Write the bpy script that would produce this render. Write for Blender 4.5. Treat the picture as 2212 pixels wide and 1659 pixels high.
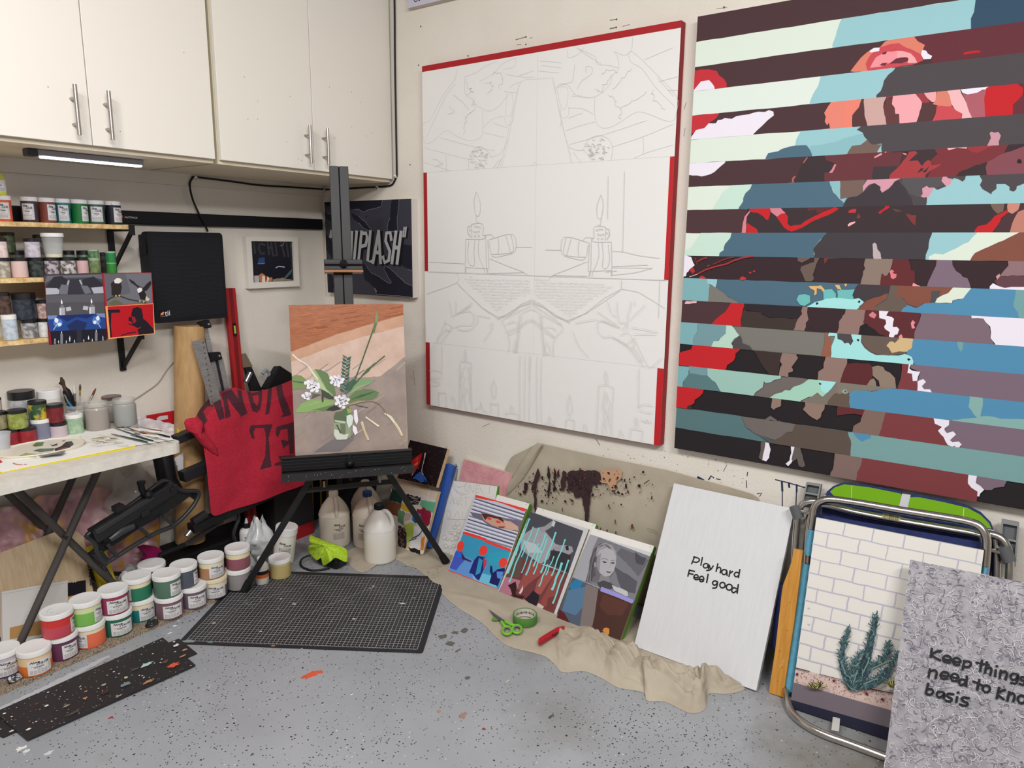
import bpy, math, random
from mathutils import Vector, Matrix, noise
rnd = random.Random(11)
scene = bpy.context.scene
for o in list(bpy.data.objects):
    bpy.data.objects.remove(o)

# ---------------------------------------------------------------- camera
F, PX, PY, HC = 1549.23, 1106.0, 829.5, 1.45      # focal length and centre in photo pixels, eye height
RM = Matrix(((0.57547,-0.81777,0.0095),(0.14983,0.11684,0.98178),(-0.80398,-0.56356,0.18976)))
CAM = Vector((0,0, HC))
cd = bpy.data.cameras.new('camera'); cam = bpy.data.objects.new('camera', cd)
scene.collection.objects.link(cam)
cd.sensor_fit = 'HORIZONTAL'; cd.sensor_width = 36.0; cd.lens = F * 36.0 / 2212.0
cd.clip_start = 0.05; cd.clip_end = 50
cam.matrix_world = Matrix.Translation(CAM) @ RM.transposed().to_4x4()
scene.camera = cam

# ---------------------------------------------------------------- world, lights, exposure
wd = bpy.data.worlds.new('world'); scene.world = wd; wd.use_nodes = True
wd.node_tree.nodes['Background'].inputs[0].default_value = (1,0.97,0.93,1)
wd.node_tree.nodes['Background'].inputs[1].default_value = 0.06
def area(name, loc, sx, sy, power, col, target=None):
    l = bpy.data.lights.new(name, 'AREA'); l.shape = 'RECTANGLE'; l.size = sx; l.size_y = sy
    l.energy = power; l.color = col
    o = bpy.data.objects.new(name, l); scene.collection.objects.link(o); o.location = loc
    if target is not None:
        d = Vector(target) - Vector(loc); o.rotation_euler = d.to_track_quat('-Z', 'Y').to_euler()
    return o
area('ceiling_tube_near',(0.15,1.0,2.70),1.2,0.14,48,(1.0,0.99,0.98),(1.0,1.45,0.3))
area('ceiling_tube_far',(0.2,-0.9,2.70),1.2,0.14,62,(1.0,0.99,0.98),(1.3,0.4,0.3))
area('ceiling_tube_side',(-1.3,0.4,2.70),0.14,1.2,30,(1.0,0.99,0.98),(0.2,1.2,0.3))
scene.view_settings.view_transform = 'Standard'
scene.view_settings.look = 'None'
scene.view_settings.gamma = 1.0
scene.view_settings.use_curve_mapping = False
scene.view_settings.exposure = -0.1

# ---------------------------------------------------------------- helpers
def ray(px):
    return RM.transposed() @ Vector(((px[0] - PX) / F,-(px[1] - PY) / F,-1.0))
def onX(px, x): d = ray(px); return CAM + d * (x / d.x)
def onY(px, y): d = ray(px); return CAM + d * (y / d.y)
def onZ(px, z=0.0): d = ray(px); return CAM + d * ((z - HC) / d.z)
def onP(px, p, n):
    d = ray(px); return CAM + d * ((p - CAM).dot(n) / d.dot(n))
V = Vector
XW, YW = 2.56, 2.998         # right wall, left wall
def lin(c):
    c = c / 255.0
    return c / 12.92 if c <= 0.04045 else ((c + 0.055) / 1.055) ** 2.4
MATS = {}
def P(r, g, b, rough=0.6, metal=0.0, **k):
    key = (r, g, b, rough, metal, tuple(sorted(k.items())))
    if key in MATS: return MATS[key]
    m = bpy.data.materials.new('paint'); m.use_nodes = True
    bs = m.node_tree.nodes['Principled BSDF']
    bs.inputs['Base Color'].default_value = (min(lin(r),.9), min(lin(g),.9), min(lin(b),.9),1)
    bs.inputs['Roughness'].default_value = rough; bs.inputs['Metallic'].default_value = metal
    if rough >= .4 and not metal: bs.inputs['Specular IOR Level'].default_value = .25
    if 'trans' in k:
        bs.inputs['Transmission Weight'].default_value = k['trans']; bs.inputs['IOR'].default_value = k.get('ior',1.3)
    if 'alpha' in k: bs.inputs['Alpha'].default_value = k['alpha']
    if 'emit' in k:
        bs.inputs['Emission Color'].default_value = (lin(r), lin(g), lin(b),1); bs.inputs['Emission Strength'].default_value = k['emit']
    MATS[key] = m
    return m
def nodemat(name, rough=0.6):
    m = bpy.data.materials.new(name); m.use_nodes = True
    nt = m.node_tree; bs = nt.nodes['Principled BSDF']; bs.inputs['Roughness'].default_value = rough
    tc = nt.nodes.new('ShaderNodeTexCoord')
    return m, nt, bs, tc
def nnoise(nt, vec, scale, detail=4, rough=.6):
    n = nt.nodes.new('ShaderNodeTexNoise'); n.inputs['Scale'].default_value = scale
    n.inputs['Detail'].default_value = detail; n.inputs['Roughness'].default_value = rough
    nt.links.new(vec, n.inputs['Vector']); return n.outputs['Fac']
def nramp(nt, fac, stops):
    r = nt.nodes.new('ShaderNodeValToRGB'); el = r.color_ramp.elements
    while len(el) < len(stops): el.new(0.5)
    for e, (p, c) in zip(el, stops):
        e.position = p; e.color = (lin(c[0]), lin(c[1]), lin(c[2]),1)
    nt.links.new(fac, r.inputs[0]); return r.outputs[0]
def nmix(nt, fac, a, b):
    m = nt.nodes.new('ShaderNodeMix'); m.data_type = 'RGBA'
    nt.links.new(fac, m.inputs[0])
    for s, i in ((a,6),(b,7)):
        if isinstance(s, tuple): m.inputs[i].default_value = (lin(s[0]), lin(s[1]), lin(s[2]),1)
        else: nt.links.new(s, m.inputs[i])
    return m.outputs[2]
def nbump(nt, bs, h, strength, dist):
    b = nt.nodes.new('ShaderNodeBump'); b.inputs['Strength'].default_value = strength
    b.inputs['Distance'].default_value = dist
    nt.links.new(h, b.inputs['Height']); nt.links.new(b.outputs[0], bs.inputs['Normal'])
def noisy(name, c1, c2, scale, rough=.6, bump=0, bscale=None, stretch=None, lo=.35, hi=.65, metal=0):
    key = ('noisy', c1, c2, scale, rough, bump, stretch, lo, hi, metal)
    if key in MATS: return MATS[key]
    m, nt, bs, tc = nodemat(name, rough); vec = tc.outputs['Object']
    if stretch:
        mp = nt.nodes.new('ShaderNodeMapping'); mp.inputs['Scale'].default_value = stretch
        nt.links.new(vec, mp.inputs[0]); vec = mp.outputs[0]
    f = nnoise(nt, vec, scale)
    nt.links.new(nramp(nt, f,[(lo, c1),(hi, c2)]), bs.inputs['Base Color'])
    bs.inputs['Metallic'].default_value = metal
    if bump: nbump(nt, bs, nnoise(nt, vec, bscale or scale * 3), bump,.002)
    MATS[key] = m
    return m

def tag(o, label=None, cat=None, group=None, kind=None):
    if label: o['label'] = label
    if cat: o['category'] = cat
    if group: o['group'] = group
    if kind: o['kind'] = kind
    return o
def thing(name, loc, label, cat, group=None):
    o = bpy.data.objects.new(name, None); scene.collection.objects.link(o); o.location = loc
    o.empty_display_size = .05
    return tag(o, label, cat, group)

class MB:
    def __init__(s): s.v = []; s.f = []; s.m = []; s.s = []; s.mats = []
    def mi(s, m):
        if m not in s.mats: s.mats.append(m)
        return s.mats.index(m)
    def face(s, pts, m, smooth=False):
        b = len(s.v); s.v += [V(p) for p in pts]; s.f.append(tuple(range(b, b + len(pts)))); s.m.append(s.mi(m)); s.s.append(smooth)
    def mesh(s, vs, fs, m, smooth=False):
        b = len(s.v); s.v += [V(p) for p in vs]; k = s.mi(m)
        for f in fs: s.f.append(tuple(b + i for i in f)); s.m.append(k); s.s.append(smooth)
    def hexa(s, q, m, front=None):               # q: 8 corners, 4 back then 4 front (ccw from front)
        fs = [(3,2,1,0),(4,5,6,7),(0,1,5,4),(1,2,6,5),(2,3,7,6),(3,0,4,7)]
        s.mesh(q, fs, m)
        if front: s.m[-5] = s.mi(front)
    def box(s, a, b, m):
        (x0, y0, z0), (x1, y1, z1) = a, b
        s.hexa([(x0, y1, z0),(x1, y1, z0),(x1, y1, z1),(x0, y1, z1),(x0, y0, z0),(x1, y0, z0),(x1, y0, z1),(x0, y0, z1)], m)
    def prism(s, pts, ext, m, capm=None):
        n = len(pts); pts = [V(p) for p in pts]; e = V(ext)
        s.mesh(pts + [p + e for p in pts],[tuple(range(n)), tuple(range(2 * n - 1, n - 1,-1))], capm or m)
        s.mesh(pts + [p + e for p in pts],[((i + 1) % n, i, n + i, n + (i + 1) % n) for i in range(n)], m)
    def bar(s, p0, p1, w, h, m, up=(0,0,1)):
        p0, p1 = V(p0), V(p1); d = (p1 - p0).normalized(); sd = d.cross(V(up)).normalized(); u = sd.cross(d).normalized()
        sd *= w / 2; u *= h / 2
        s.hexa([p1 - sd - u, p1 + sd - u, p1 + sd + u, p1 - sd + u, p0 - sd - u, p0 + sd - u, p0 + sd + u, p0 - sd + u], m)
    def tube(s, pts, r, m, n=12, caps=True):
        pts = [V(p) for p in pts]; N = len(pts); rs = r if isinstance(r,(list, tuple)) else [r] * N
        rings = []; prev = None
        for i, p in enumerate(pts):
            t = (pts[min(i + 1, N - 1)] - pts[max(i - 1,0)]).normalized()
            if prev is None:
                a = V((0,0,1)) if abs(t.z) < .9 else V((1,0,0)); u = t.cross(a).normalized()
            else:
                u = (prev - t * prev.dot(t)).normalized()
            prev = u; w = t.cross(u)
            rings.append([p + (u * math.cos(k * 2 * math.pi / n) + w * math.sin(k * 2 * math.pi / n)) * rs[i] for k in range(n)])
        vs = [q for g in rings for q in g]
        fs = [(i * n + k, i * n + (k + 1) % n,(i + 1) * n + (k + 1) % n,(i + 1) * n + k) for i in range(N - 1) for k in range(n)]
        s.mesh(vs, fs, m, True)
        if caps: s.face(rings[0][::-1], m); s.face(rings[-1], m)
    def lathe(s, prof, mats, c=(0,0,0), n=32, ax=None, sharp=35, cap=True):
        # prof: [(r,z)...]; mats: one material or one per segment; ax: optional (X,Y,Z) axes
        A = ax or (V((1,0,0)), V((0,1,0)), V((0,0,1))); c = V(c)
        def ring(r, z): return [c + A[0] * (r * math.cos(2 * math.pi * k / n)) + A[1] * (r * math.sin(2 * math.pi * k / n)) + A[2] * z for k in range(n)]
        ml = mats if isinstance(mats, list) else [mats] * (len(prof) - 1)
        last = None
        for i in range(len(prof) - 1):
            (r0, z0), (r1, z1) = prof[i], prof[i + 1]
            if last is None: b = len(s.v); s.v += ring(r0, z0)
            else:
                ang = math.degrees(abs(math.atan2(z1 - z0, r1 - r0) - math.atan2(z0 - prof[i - 1][1], r0 - prof[i - 1][0])))
                ang = min(ang,360 - ang)
                if ang > sharp or ml[i] is not ml[i - 1]: b = len(s.v); s.v += ring(r0, z0)
                else: b = last
            e = len(s.v); s.v += ring(r1, z1); last = e; km = s.mi(ml[i])
            for k in range(n):
                s.f.append((b + k, b + (k + 1) % n, e + (k + 1) % n, e + k)); s.m.append(km); s.s.append(True)
        if cap:
            if prof[0][0] > 1e-5: s.face(ring(*prof[0])[::-1], ml[0])
            if prof[-1][0] > 1e-5: s.face(ring(*prof[-1]), ml[-1])
    def grid(s, fn, nu, nv, m, smooth=True, mfn=None):
        b = len(s.v); ms = s.mi(m)
        for j in range(nv + 1):
            for i in range(nu + 1): s.v.append(V(fn(i / nu, j / nv)))
        for j in range(nv):
            for i in range(nu):
                a = b + j * (nu + 1) + i
                s.f.append((a, a + 1, a + nu + 2, a + nu + 1)); s.s.append(smooth)
                s.m.append(ms if mfn is None else s.mi(mfn((i + .5) / nu,(j + .5) / nv)))
    def build(s, name, parent=None, label=None, cat=None, group=None, kind=None, bevel=0, solid=0):
        if parent is not None: org = parent.matrix_world.translation if False else PO.get(parent.name, V(parent.location))
        else:
            lo = V((min(p.x for p in s.v), min(p.y for p in s.v), min(p.z for p in s.v)))
            hi = V((max(p.x for p in s.v), max(p.y for p in s.v), max(p.z for p in s.v)))
            org = (lo + hi) / 2; org.z = lo.z
        me = bpy.data.meshes.new(name)
        me.from_pydata([tuple(p - org) for p in s.v],[], s.f)
        for m in s.mats: me.materials.append(m)
        me.polygons.foreach_set('material_index', s.m); me.polygons.foreach_set('use_smooth', s.s); me.update()
        o = bpy.data.objects.new(name, me); scene.collection.objects.link(o)
        if parent is not None: o.parent = parent; PO[o.name] = org
        else: o.location = org; PO[o.name] = org
        if solid:
            md = o.modifiers.new('thickness', 'SOLIDIFY'); md.thickness = solid; md.offset = 0
        if bevel:
            md = o.modifiers.new('bevel', 'BEVEL'); md.width = bevel; md.segments = 2; md.limit_method = 'ANGLE'
        return tag(o, label, cat, group, kind)
PO = {}

def rounded(cor, r, k=5):            # rounded 2-D polygon
    out = []; n = len(cor)
    for i in range(n):
        p = V(cor[i]); a = V(cor[i - 1]) - p; b = V(cor[(i + 1) % n]) - p
        rr = min(r, a.length * .49, b.length * .49); a.normalize(); b.normalize()
        for j in range(k + 1):
            t = j / k
            q = (p + a * rr) * (1 - t) ** 2 + p * (2 * t * (1 - t)) + (p + b * rr) * t * t
            out.append(tuple(q))
    return out
def smoothpts(pts, k=4):
    pts = [V(p) for p in pts]; out = []
    for i in range(len(pts) - 1):
        p0, p1, p2, p3 = pts[max(i - 1,0)], pts[i], pts[i + 1], pts[min(i + 2, len(pts) - 1)]
        for j in range(k):
            t = j / k
            out.append(.5 * ((2 * p1) + (p2 - p0) * t + (2 * p0 - 5 * p1 + 4 * p2 - p3) * t * t + (3 * p1 - p0 - 3 * p2 + p3) * t ** 3))
    out.append(pts[-1]); return out
def inside(p, poly):
    x, y = p; c = False; n = len(poly)
    for i in range(n):
        x0, y0 = poly[i]; x1, y1 = poly[i - 1]
        if (y0 > y) != (y1 > y) and x < (x1 - x0) * (y - y0) / (y1 - y0) + x0: c = not c
    return c

class Art:
    """painted or drawn marks on the plane (o, u, v, n) of one part"""
    def __init__(s, mb, o, u, v, n, step=2e-5):
        s.mb, s.o, s.u, s.v, s.n, s.k, s.step = mb, V(o), V(u), V(v), V(n), 1e-4, step
    def loc(s, px):
        d = onP(px, s.o, s.n) - s.o; return (d.dot(s.u), d.dot(s.v))
    def put(s, pts, col):
        s.k += s.step; m = col if not isinstance(col, tuple) else P(*col)
        a = sum(pts[i - 1][0] * pts[i][1] - pts[i][0] * pts[i - 1][1] for i in range(len(pts)))
        if a < 0: pts = pts[::-1]
        s.mb.face([s.o + s.u * x + s.v * y + s.n * s.k for x, y in pts], m)
    def poly(s, pts, col, tf=(0,0,1), wob=0, band=None, clip=None):
        q = [s.loc((tf[0] + x / tf[2], tf[1] + y / tf[2])) for x, y in pts]
        s.lpoly(q, col, wob, band, clip)
    def lpoly(s, q, col, wob=0, band=None, clip=None):
        if wob:
            out = []
            for i in range(len(q)):
                a, b = V(q[i]), V(q[(i + 1) % len(q)]); L = (b - a).length; k = max(1, int(L / .012))
                for j in range(k):
                    p = a.lerp(b, j / k); out.append((p.x + rnd.uniform(-wob, wob), p.y + rnd.uniform(-wob, wob)))
            q = out
        def cl(q, ax, lim, sg):
            r = []
            for i in range(len(q)):
                a, b = q[i - 1], q[i]; ia = (a[ax] - lim) * sg >= 0; ib = (b[ax] - lim) * sg >= 0
                if ia != ib:
                    t = (lim - a[ax]) / (b[ax] - a[ax]); c = [a[0] + (b[0] - a[0]) * t, a[1] + (b[1] - a[1]) * t]; c[ax] = lim; r.append(tuple(c))
                if ib: r.append(b)
            return r
        if band: q = cl(q,1, band[0],1); q = cl(q,1, band[1],-1) if q else q
        if clip:
            for ax, lo, hi in ((0,0, clip[0]),(1,0, clip[1])):
                if q: q = cl(q, ax, lo,1)
                if q: q = cl(q, ax, hi,-1)
        if len(q) > 2: s.put(q, col)
    def stroke(s, pts, w, col, tf=(0,0,1), smooth=0, clip=None):
        q = [s.loc((tf[0] + x / tf[2], tf[1] + y / tf[2])) for x, y in pts]; s.lstroke(q, w, col, smooth, clip)
    def lstroke(s, q, w, col, smooth=0, clip=None):
        if smooth and len(q) > 2: q = [tuple(p) for p in smoothpts(q, smooth)]
        if clip: q = [(min(max(x,0), clip[0]), min(max(y,0), clip[1])) for x, y in q]
        s.k += s.step; m = col if not isinstance(col, tuple) else P(*col)
        L, R = [], []; n = len(q)
        for i in range(n):
            t = V(q[min(i + 1, n - 1)]) - V(q[max(i - 1,0)])
            if t.length < 1e-9: continue
            t.normalize(); N = V((-t.y, t.x)) * (w / 2); e = t * (w * .35) * (-1 if i == 0 else 1 if i == n - 1 else 0)
            L.append(V(q[i]) + N + e); R.append(V(q[i]) - N + e)
        f3 = lambda p: s.o + s.u * p.x + s.v * p.y + s.n * s.k
        vs = [f3(p) for p in L] + [f3(p) for p in R]; n = len(L)
        if n > 1: s.mb.mesh(vs,[(i, i + n, i + n + 1, i + 1) for i in range(n - 1)], m)
    def blob(s, c, r, col, ry=None, n=10, j=.25, clip=None):
        ry = ry or r; q = []
        for k in range(n):
            f = 1 + rnd.uniform(-j, j); a = 2 * math.pi * k / n
            q.append((c[0] + r * f * math.cos(a), c[1] + ry * f * math.sin(a)))
        s.lpoly(q, col, clip=clip)
    def pblob(s, px, r, col, tf=(0,0,1), **k):
        s.blob(s.loc((tf[0] + px[0] / tf[2], tf[1] + px[1] / tf[2])), r, col, **k)

FONT = {}
def glyphs(txt, bold=0.0, shear=0.0):     # flat letter faces, height of a capital about 0.7
    key = (txt, bold, shear)
    if key in FONT: return FONT[key]
    cu = bpy.data.curves.new('lettering', 'FONT'); cu.body = txt; cu.resolution_u = 2; cu.offset = bold; cu.shear = shear
    o = bpy.data.objects.new('lettering', cu); scene.collection.objects.link(o)
    bpy.context.view_layer.update()
    me = o.evaluated_get(bpy.context.evaluated_depsgraph_get()).to_mesh()
    r = ([tuple(v.co)[:2] for v in me.vertices],[tuple(p.vertices) for p in me.polygons])
    o.evaluated_get(bpy.context.evaluated_depsgraph_get()).to_mesh_clear()
    bpy.data.objects.remove(o); bpy.data.curves.remove(cu)
    FONT[key] = r; return r
def text_on(mb, fn, txt, m, x0, y0, width=None, height=None, bold=0.0, shear=0.0):
    vs, fs = glyphs(txt, bold, shear)
    if not vs: return
    lx = min(v[0] for v in vs); hx = max(v[0] for v in vs); hy = max(v[1] for v in vs); ly = min(min(v[1] for v in vs),0)
    sx = width / (hx - lx) if width else height / hy; sy = height / hy if height else sx
    mb.mesh([fn(x0 + (x - lx) * sx, y0 + y * sy) for x, y in vs], fs, m)

def board(name, B, yaw, tilt, w, h, th, front, side, lift=True):
    """leaning flat panel: returns mesh builder and art frame on its front face"""
    yaw, tilt = math.radians(yaw), math.radians(tilt)
    u = V((math.cos(yaw), math.sin(yaw),0)); bk = V((-u.y, u.x,0)); v = V((0,0, math.cos(tilt))) + bk * math.sin(tilt); n = u.cross(v)
    B = V(B)
    if lift:                                  # the back lower edge carries it: the front edge stands a little higher
        z0 = th * math.sin(tilt); s = (HC - z0 - B.z) / (HC - B.z); B = CAM + (B - CAM) * s; w *= s; h *= s
    mb = MB(); f = [B, B + u * w, B + u * w + v * h, B + v * h]; bkp = [p - n * th for p in f]
    mb.hexa(bkp + f, side, front)
    a = Art(mb, B, u, v, n); a.w, a.h = w, h
    return mb, a

# ---------------------------------------------------------------- room shell
def wall_mat():
    m, nt, bs, tc = nodemat('wall_plaster',.75); g = tc.outputs['Object']
    f = nnoise(nt, g,2.2,3)
    nt.links.new(nramp(nt, f,[(.3,(218,211,200)),(.7,(226,220,210))]), bs.inputs['Base Color'])
    nbump(nt, bs, nnoise(nt, g,95,3,.55),.35,.004); return m
WALL = wall_mat()
FLO = ((XW + .1 - 2.6) / 2,(YW + .1 - 3.0) / 2)
def floor_mat():
    m, nt, bs, tc = nodemat('floor_epoxy',.42); g = tc.outputs['Object']
    base = nramp(nt, nnoise(nt, g,3.0,5),[(.3,(147,150,155)),(.7,(160,163,168))])
    def flecks(scale, thr, seed, dens):
        mp = nt.nodes.new('ShaderNodeMapping'); mp.inputs['Location'].default_value = (seed, seed * 1.7,0)
        nt.links.new(g, mp.inputs[0])
        dis = nt.nodes.new('ShaderNodeTexNoise'); dis.inputs['Scale'].default_value = scale * 1.3; nt.links.new(mp.outputs[0], dis.inputs['Vector'])
        ad = nt.nodes.new('ShaderNodeMixRGB'); ad.blend_type = 'ADD'; ad.inputs[0].default_value = .9 / scale
        nt.links.new(mp.outputs[0], ad.inputs[1]); nt.links.new(dis.outputs['Color'], ad.inputs[2])
        vo = nt.nodes.new('ShaderNodeTexVoronoi'); vo.inputs['Scale'].default_value = scale; nt.links.new(ad.outputs[0], vo.inputs['Vector'])
        sp = nt.nodes.new('ShaderNodeSeparateColor'); nt.links.new(vo.outputs['Color'], sp.inputs[0])
        a = nt.nodes.new('ShaderNodeMath'); a.operation = 'LESS_THAN'; a.inputs[1].default_value = thr; nt.links.new(vo.outputs['Distance'], a.inputs[0])
        b = nt.nodes.new('ShaderNodeMath'); b.operation = 'LESS_THAN'; nt.links.new(sp.outputs[0], b.inputs[0])
        pn = nnoise(nt, mp.outputs[0],2.3,2)
        mm = nt.nodes.new('ShaderNodeMapRange'); mm.inputs[1].default_value = .35; mm.inputs[2].default_value = .7; mm.inputs[3].default_value = dens * .35; mm.inputs[4].default_value = dens * 1.9
        nt.links.new(pn, mm.inputs[0]); nt.links.new(mm.outputs[0], b.inputs[1])
        c = nt.nodes.new('ShaderNodeMath'); c.operation = 'MULTIPLY'; nt.links.new(a.outputs[0], c.inputs[0]); nt.links.new(b.outputs[0], c.inputs[1])
        return c.outputs[0]
    st = nt.nodes.new('ShaderNodeMapRange'); st.inputs[1].default_value = .64; st.inputs[2].default_value = .82; st.inputs[3].default_value = 0; st.inputs[4].default_value = .55
    nt.links.new(nnoise(nt, g,2.1,3), st.inputs[0])
    c = nmix(nt, st.outputs[0], base,(112,110,98))
    for cx_, cy_, rr, amt in ((2.02,.2,.5,.75),(1.72,1.0,.22,.4),(1.62,.62,.16,.4),(1.98,1.3,.12,.3)):
        mp = nt.nodes.new('ShaderNodeMapping'); k_ = 1 / rr; mp.inputs['Scale'].default_value = (k_, k_,0); fx = FLO; mp.inputs['Location'].default_value = (-(cx_ - fx[0]) * k_,-(cy_ - fx[1]) * k_,0)
        nt.links.new(g, mp.inputs[0]); ln = nt.nodes.new('ShaderNodeVectorMath'); ln.operation = 'LENGTH'; nt.links.new(mp.outputs[0], ln.inputs[0])
        sb = nt.nodes.new('ShaderNodeMath'); sb.operation = 'MULTIPLY_ADD'; sb.inputs[1].default_value = 1.5; nt.links.new(nnoise(nt, g,7,6,.7), sb.inputs[0]); nt.links.new(ln.outputs['Value'], sb.inputs[2])
        mr = nt.nodes.new('ShaderNodeMapRange'); mr.inputs[1].default_value = 1.55; mr.inputs[2].default_value = .75; mr.inputs[3].default_value = 0; mr.inputs[4].default_value = amt
        nt.links.new(sb.outputs[0], mr.inputs[0]); c = nmix(nt, mr.outputs[0], c,(104,98,84))
    c = nmix(nt, flecks(150,.34,3.1,.12), c,(52,52,56))
    c = nmix(nt, flecks(80,.26,9.4,.06), c,(44,44,48))
    c = nmix(nt, flecks(120,.27,5.7,.022), c,(200,202,208))
    c = nmix(nt, flecks(90,.26,1.3,.015), c,(110,118,150))
    nt.links.new(c, bs.inputs['Base Color'])
    nbump(nt, bs, nnoise(nt, g,60,3),.08,.003); return m
def struct(name, a, b, m):
    mb = MB(); mb.box(a, b, m); return mb.build(name, kind='structure', label=None)
FL = floor_mat()
fm = MB(); fm.box((-2.6,-3.0,-.1),(XW + .1, YW + .1,0), FL)
fa = Art(fm,(0,0,0),(1,0,0),(0,1,0),(0,0,1))
# spilled paint on the floor
for px, r, ry, col in (((672,1458),.022,.016,(214,92,62)),((655,1463),.012,.008,(206,88,60)),((690,1452),.011,.012,(214,92,62)),((45,1617),.012,.009,(228,230,226)),
        ((58,1622),.011,.008,(222,224,222)),((105,1627),.011,.008,(205,208,210)),((240,1550),.008,.005,(176,40,60)),((290,1503),.004,.004,(60,20,40)),
        ((958,1375),.02,.016,(98,97,90)),((984,1367),.014,.01,(98,97,90)),((972,1390),.013,.016,(98,97,90)),((1003,1362),.017,.012,(98,97,90)),
        ((1000,1545),.016,.012,(160,122,112)),((948,1537),.008,.006,(162,130,124)),((1010,1465),.012,.008,(98,97,92)),((1190,1548),.012,.006,(80,80,76)),
        ((170,1363),.009,.006,(234,235,236)),((378,1352),.007,.006,(232,234,236)),((366,1368),.008,.004,(226,228,230)),((386,1341),.006,.004,(232,232,232)),((990,1405),.014,.005,(100,99,94)),
        ((1097,1471),.008,.003,(200,188,160)),((1045,1575),.006,.005,(150,60,60)),((545,1630),.006,.004,(80,82,90)),((760,1500),.006,.003,(230,230,230))):
    fa.pblob(px, r,(*col,.4), ry=ry, n=16, j=.4)
# pale rubbed strip beside the carpet
fa.poly([(0,1528),(60,1500),(150,1455),(235,1415),(236,1420),(150,1468),(70,1512),(0,1548)],(186,188,194,.5), wob=.004)
fm.build('floor', kind='structure')
struct('ceiling',(-2.6,-3.0,2.75),(XW + .1, YW + .1,2.85), P(190,184,176))
struct('wall_left',(-2.6, YW,-.1),(XW + .1, YW + .1,2.85), WALL)
struct('wall_back',(-2.6,-3.1,-.1),(XW + .1,-3.0,2.85), P(200,192,180))
struct('wall_far',(-2.7,-3.1,-.1),(-2.6, YW + .1,2.85), P(200,192,180))
wr = MB(); wr.box((XW,-3.0,-.1),(XW + .1, YW + .1,2.85), WALL)
wa = Art(wr,(XW,0,0),(0,-1,0),(0,0,1),(-1,0,0))
DK = (62,56,52)
for (x, y) in ((1136,80),(1136,96),(1332,42),(1331,59),(1564,16),(1011,121),(909,57),(904,141),(886,356)): wa.pblob((x, y),.0035, DK)
for q, w in (([(1114,86),(1135,80)],.003),([(1117,97),(1126,96)],.002),([(1318,44),(1330,42)],.003),([(1318,62),(1328,60)],.004),([(1345,57),(1360,53)],.002),([(1482,222),(1478,236)],.0018),([(1480,277),(1477,294)],.0018),
             ([(1548,19),(1570,16)],.0015),([(1042,922),(1058,915)],.002),([(1287,948),(1296,962)],.003),([(1145,83),(1150,81)],.002),([(893,800),(896,832)],.002),([(888,810),(891,820)],.0015)):
    wa.stroke(q, w,(120,108,100))
NV = (36,44,74)
for q, w in (([(1690,1045),(1690,1098)],.0035),([(1721,1048),(1719,1102)],.0035),([(1675,1036),(1700,1042),(1738,1053)],.004),([(1689,1040),(1690,1060)],.007),([(1721,1047),(1721,1062)],.006),([(1704,1043),(1705,1052)],.007),
             ([(1612,1038),(1613,1053)],.003),([(1615,1020),(1614,1028)],.003),([(1508,1031),(1519,1037)],.009),([(1531,1036),(1536,1028),(1542,1032)],.005),([(1548,1034),(1556,1036)],.004),([(1570,1004),(1563,1018)],.002),([(1740,1056),(1750,1056)],.003),
             ([(1636,1066),(1646,1065),(1641,1072)],.003),([(985,1003),(988,1008),(980,1008)],.006)):
    wa.stroke(q, w, NV if w > .0022 else (90,84,84))
for _ in range(70):
    wa.pblob((rnd.uniform(1290,1640), rnd.uniform(960,1060)), rnd.uniform(.0008,.0022),(110,100,92))
wr.build('wall_right', kind='structure')
tr = MB(); tr.box((-.6, YW - .019,1.688),(XW, YW,1.742), P(214,206,194)); tr.build('trim_1', kind='structure')
# ---------------------------------------------------------------- cabinets
YC = 2.484
CABW, CABT = P(226,220,211,.5), P(214,205,178,.5)
STEEL = P(168,162,156,.32,1.0)
def xcab(px): return onY(px, YC).x
def cabinet(x0, x1, split, handles, label):
    t = thing('wall_cabinet',((x0 + x1) / 2, YC + .25,1.73), label, 'cabinet', 'white wall cabinets')
    b = MB(); z0 = 1.738
    b.box((x0, YC + .02, z0),(x0 + .016, YW - .02,2.62), CABT); b.box((x1 - .016, YC + .02, z0),(x1, YW - .02,2.62), CABT)
    b.box((x0 + .016, YC + .02, z0),(x1 - .016, YW - .02, z0 + .016), P(220,208,184)); b.box((x0 + .016, YC + .02,2.6),(x1 - .016, YW - .02,2.62), CABT)
    b.box((x0 + .016, YW - .03, z0 + .016),(x1 - .016, YW - .02,2.6), CABT)
    b.build('carcass', t)
    for (a, c), (hx0, hx1) in zip(((x0 + .004, split - .0015),(split + .0015, x1 - .004)), handles):
        d = MB(); d.box((a, YC,1.752),(c, YC + .018,2.6), CABW)
        for _ in range(8 if x0 > 1.5 else 2):
            da = Art(d,(a, YC,1.752),(1,0,0),(0,0,1),(0,-1,0)); da.blob((rnd.uniform(.05, c - a - .05), rnd.uniform(.03,.35)),.0018,(96,88,80), n=6)
        dr = d.build('door', t, bevel=.0015)
        h = MB(); zz = (hx0[1], hx1[1]); yy = YC - .034; X = (onY(hx0[0], yy).x + onY(hx1[0], yy).x) / 2
        za, zb = onY(hx0[0], yy).z, onY(hx1[0], yy).z
        h.tube([(X, yy, za),(X, yy, zb)],.0062, STEEL,16)
        for z in (za - (za - zb) * .26, zb + (za - zb) * .23): h.tube([(X, YC + .002, z),(X, yy, z)],.0045, STEEL,12)
        h.build('handle', dr)
    return t
xs = xcab((202,325)); xe = xcab((468,353)); xm = xcab((680,377))
cabinet(2 * xs - xe, xe, xs,(((( 161,182),0),((172,292),0)),(((234,196),0),((244,302),0))), 'white two-door wall cabinet with steel bar handles above the jar shelves')
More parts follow.
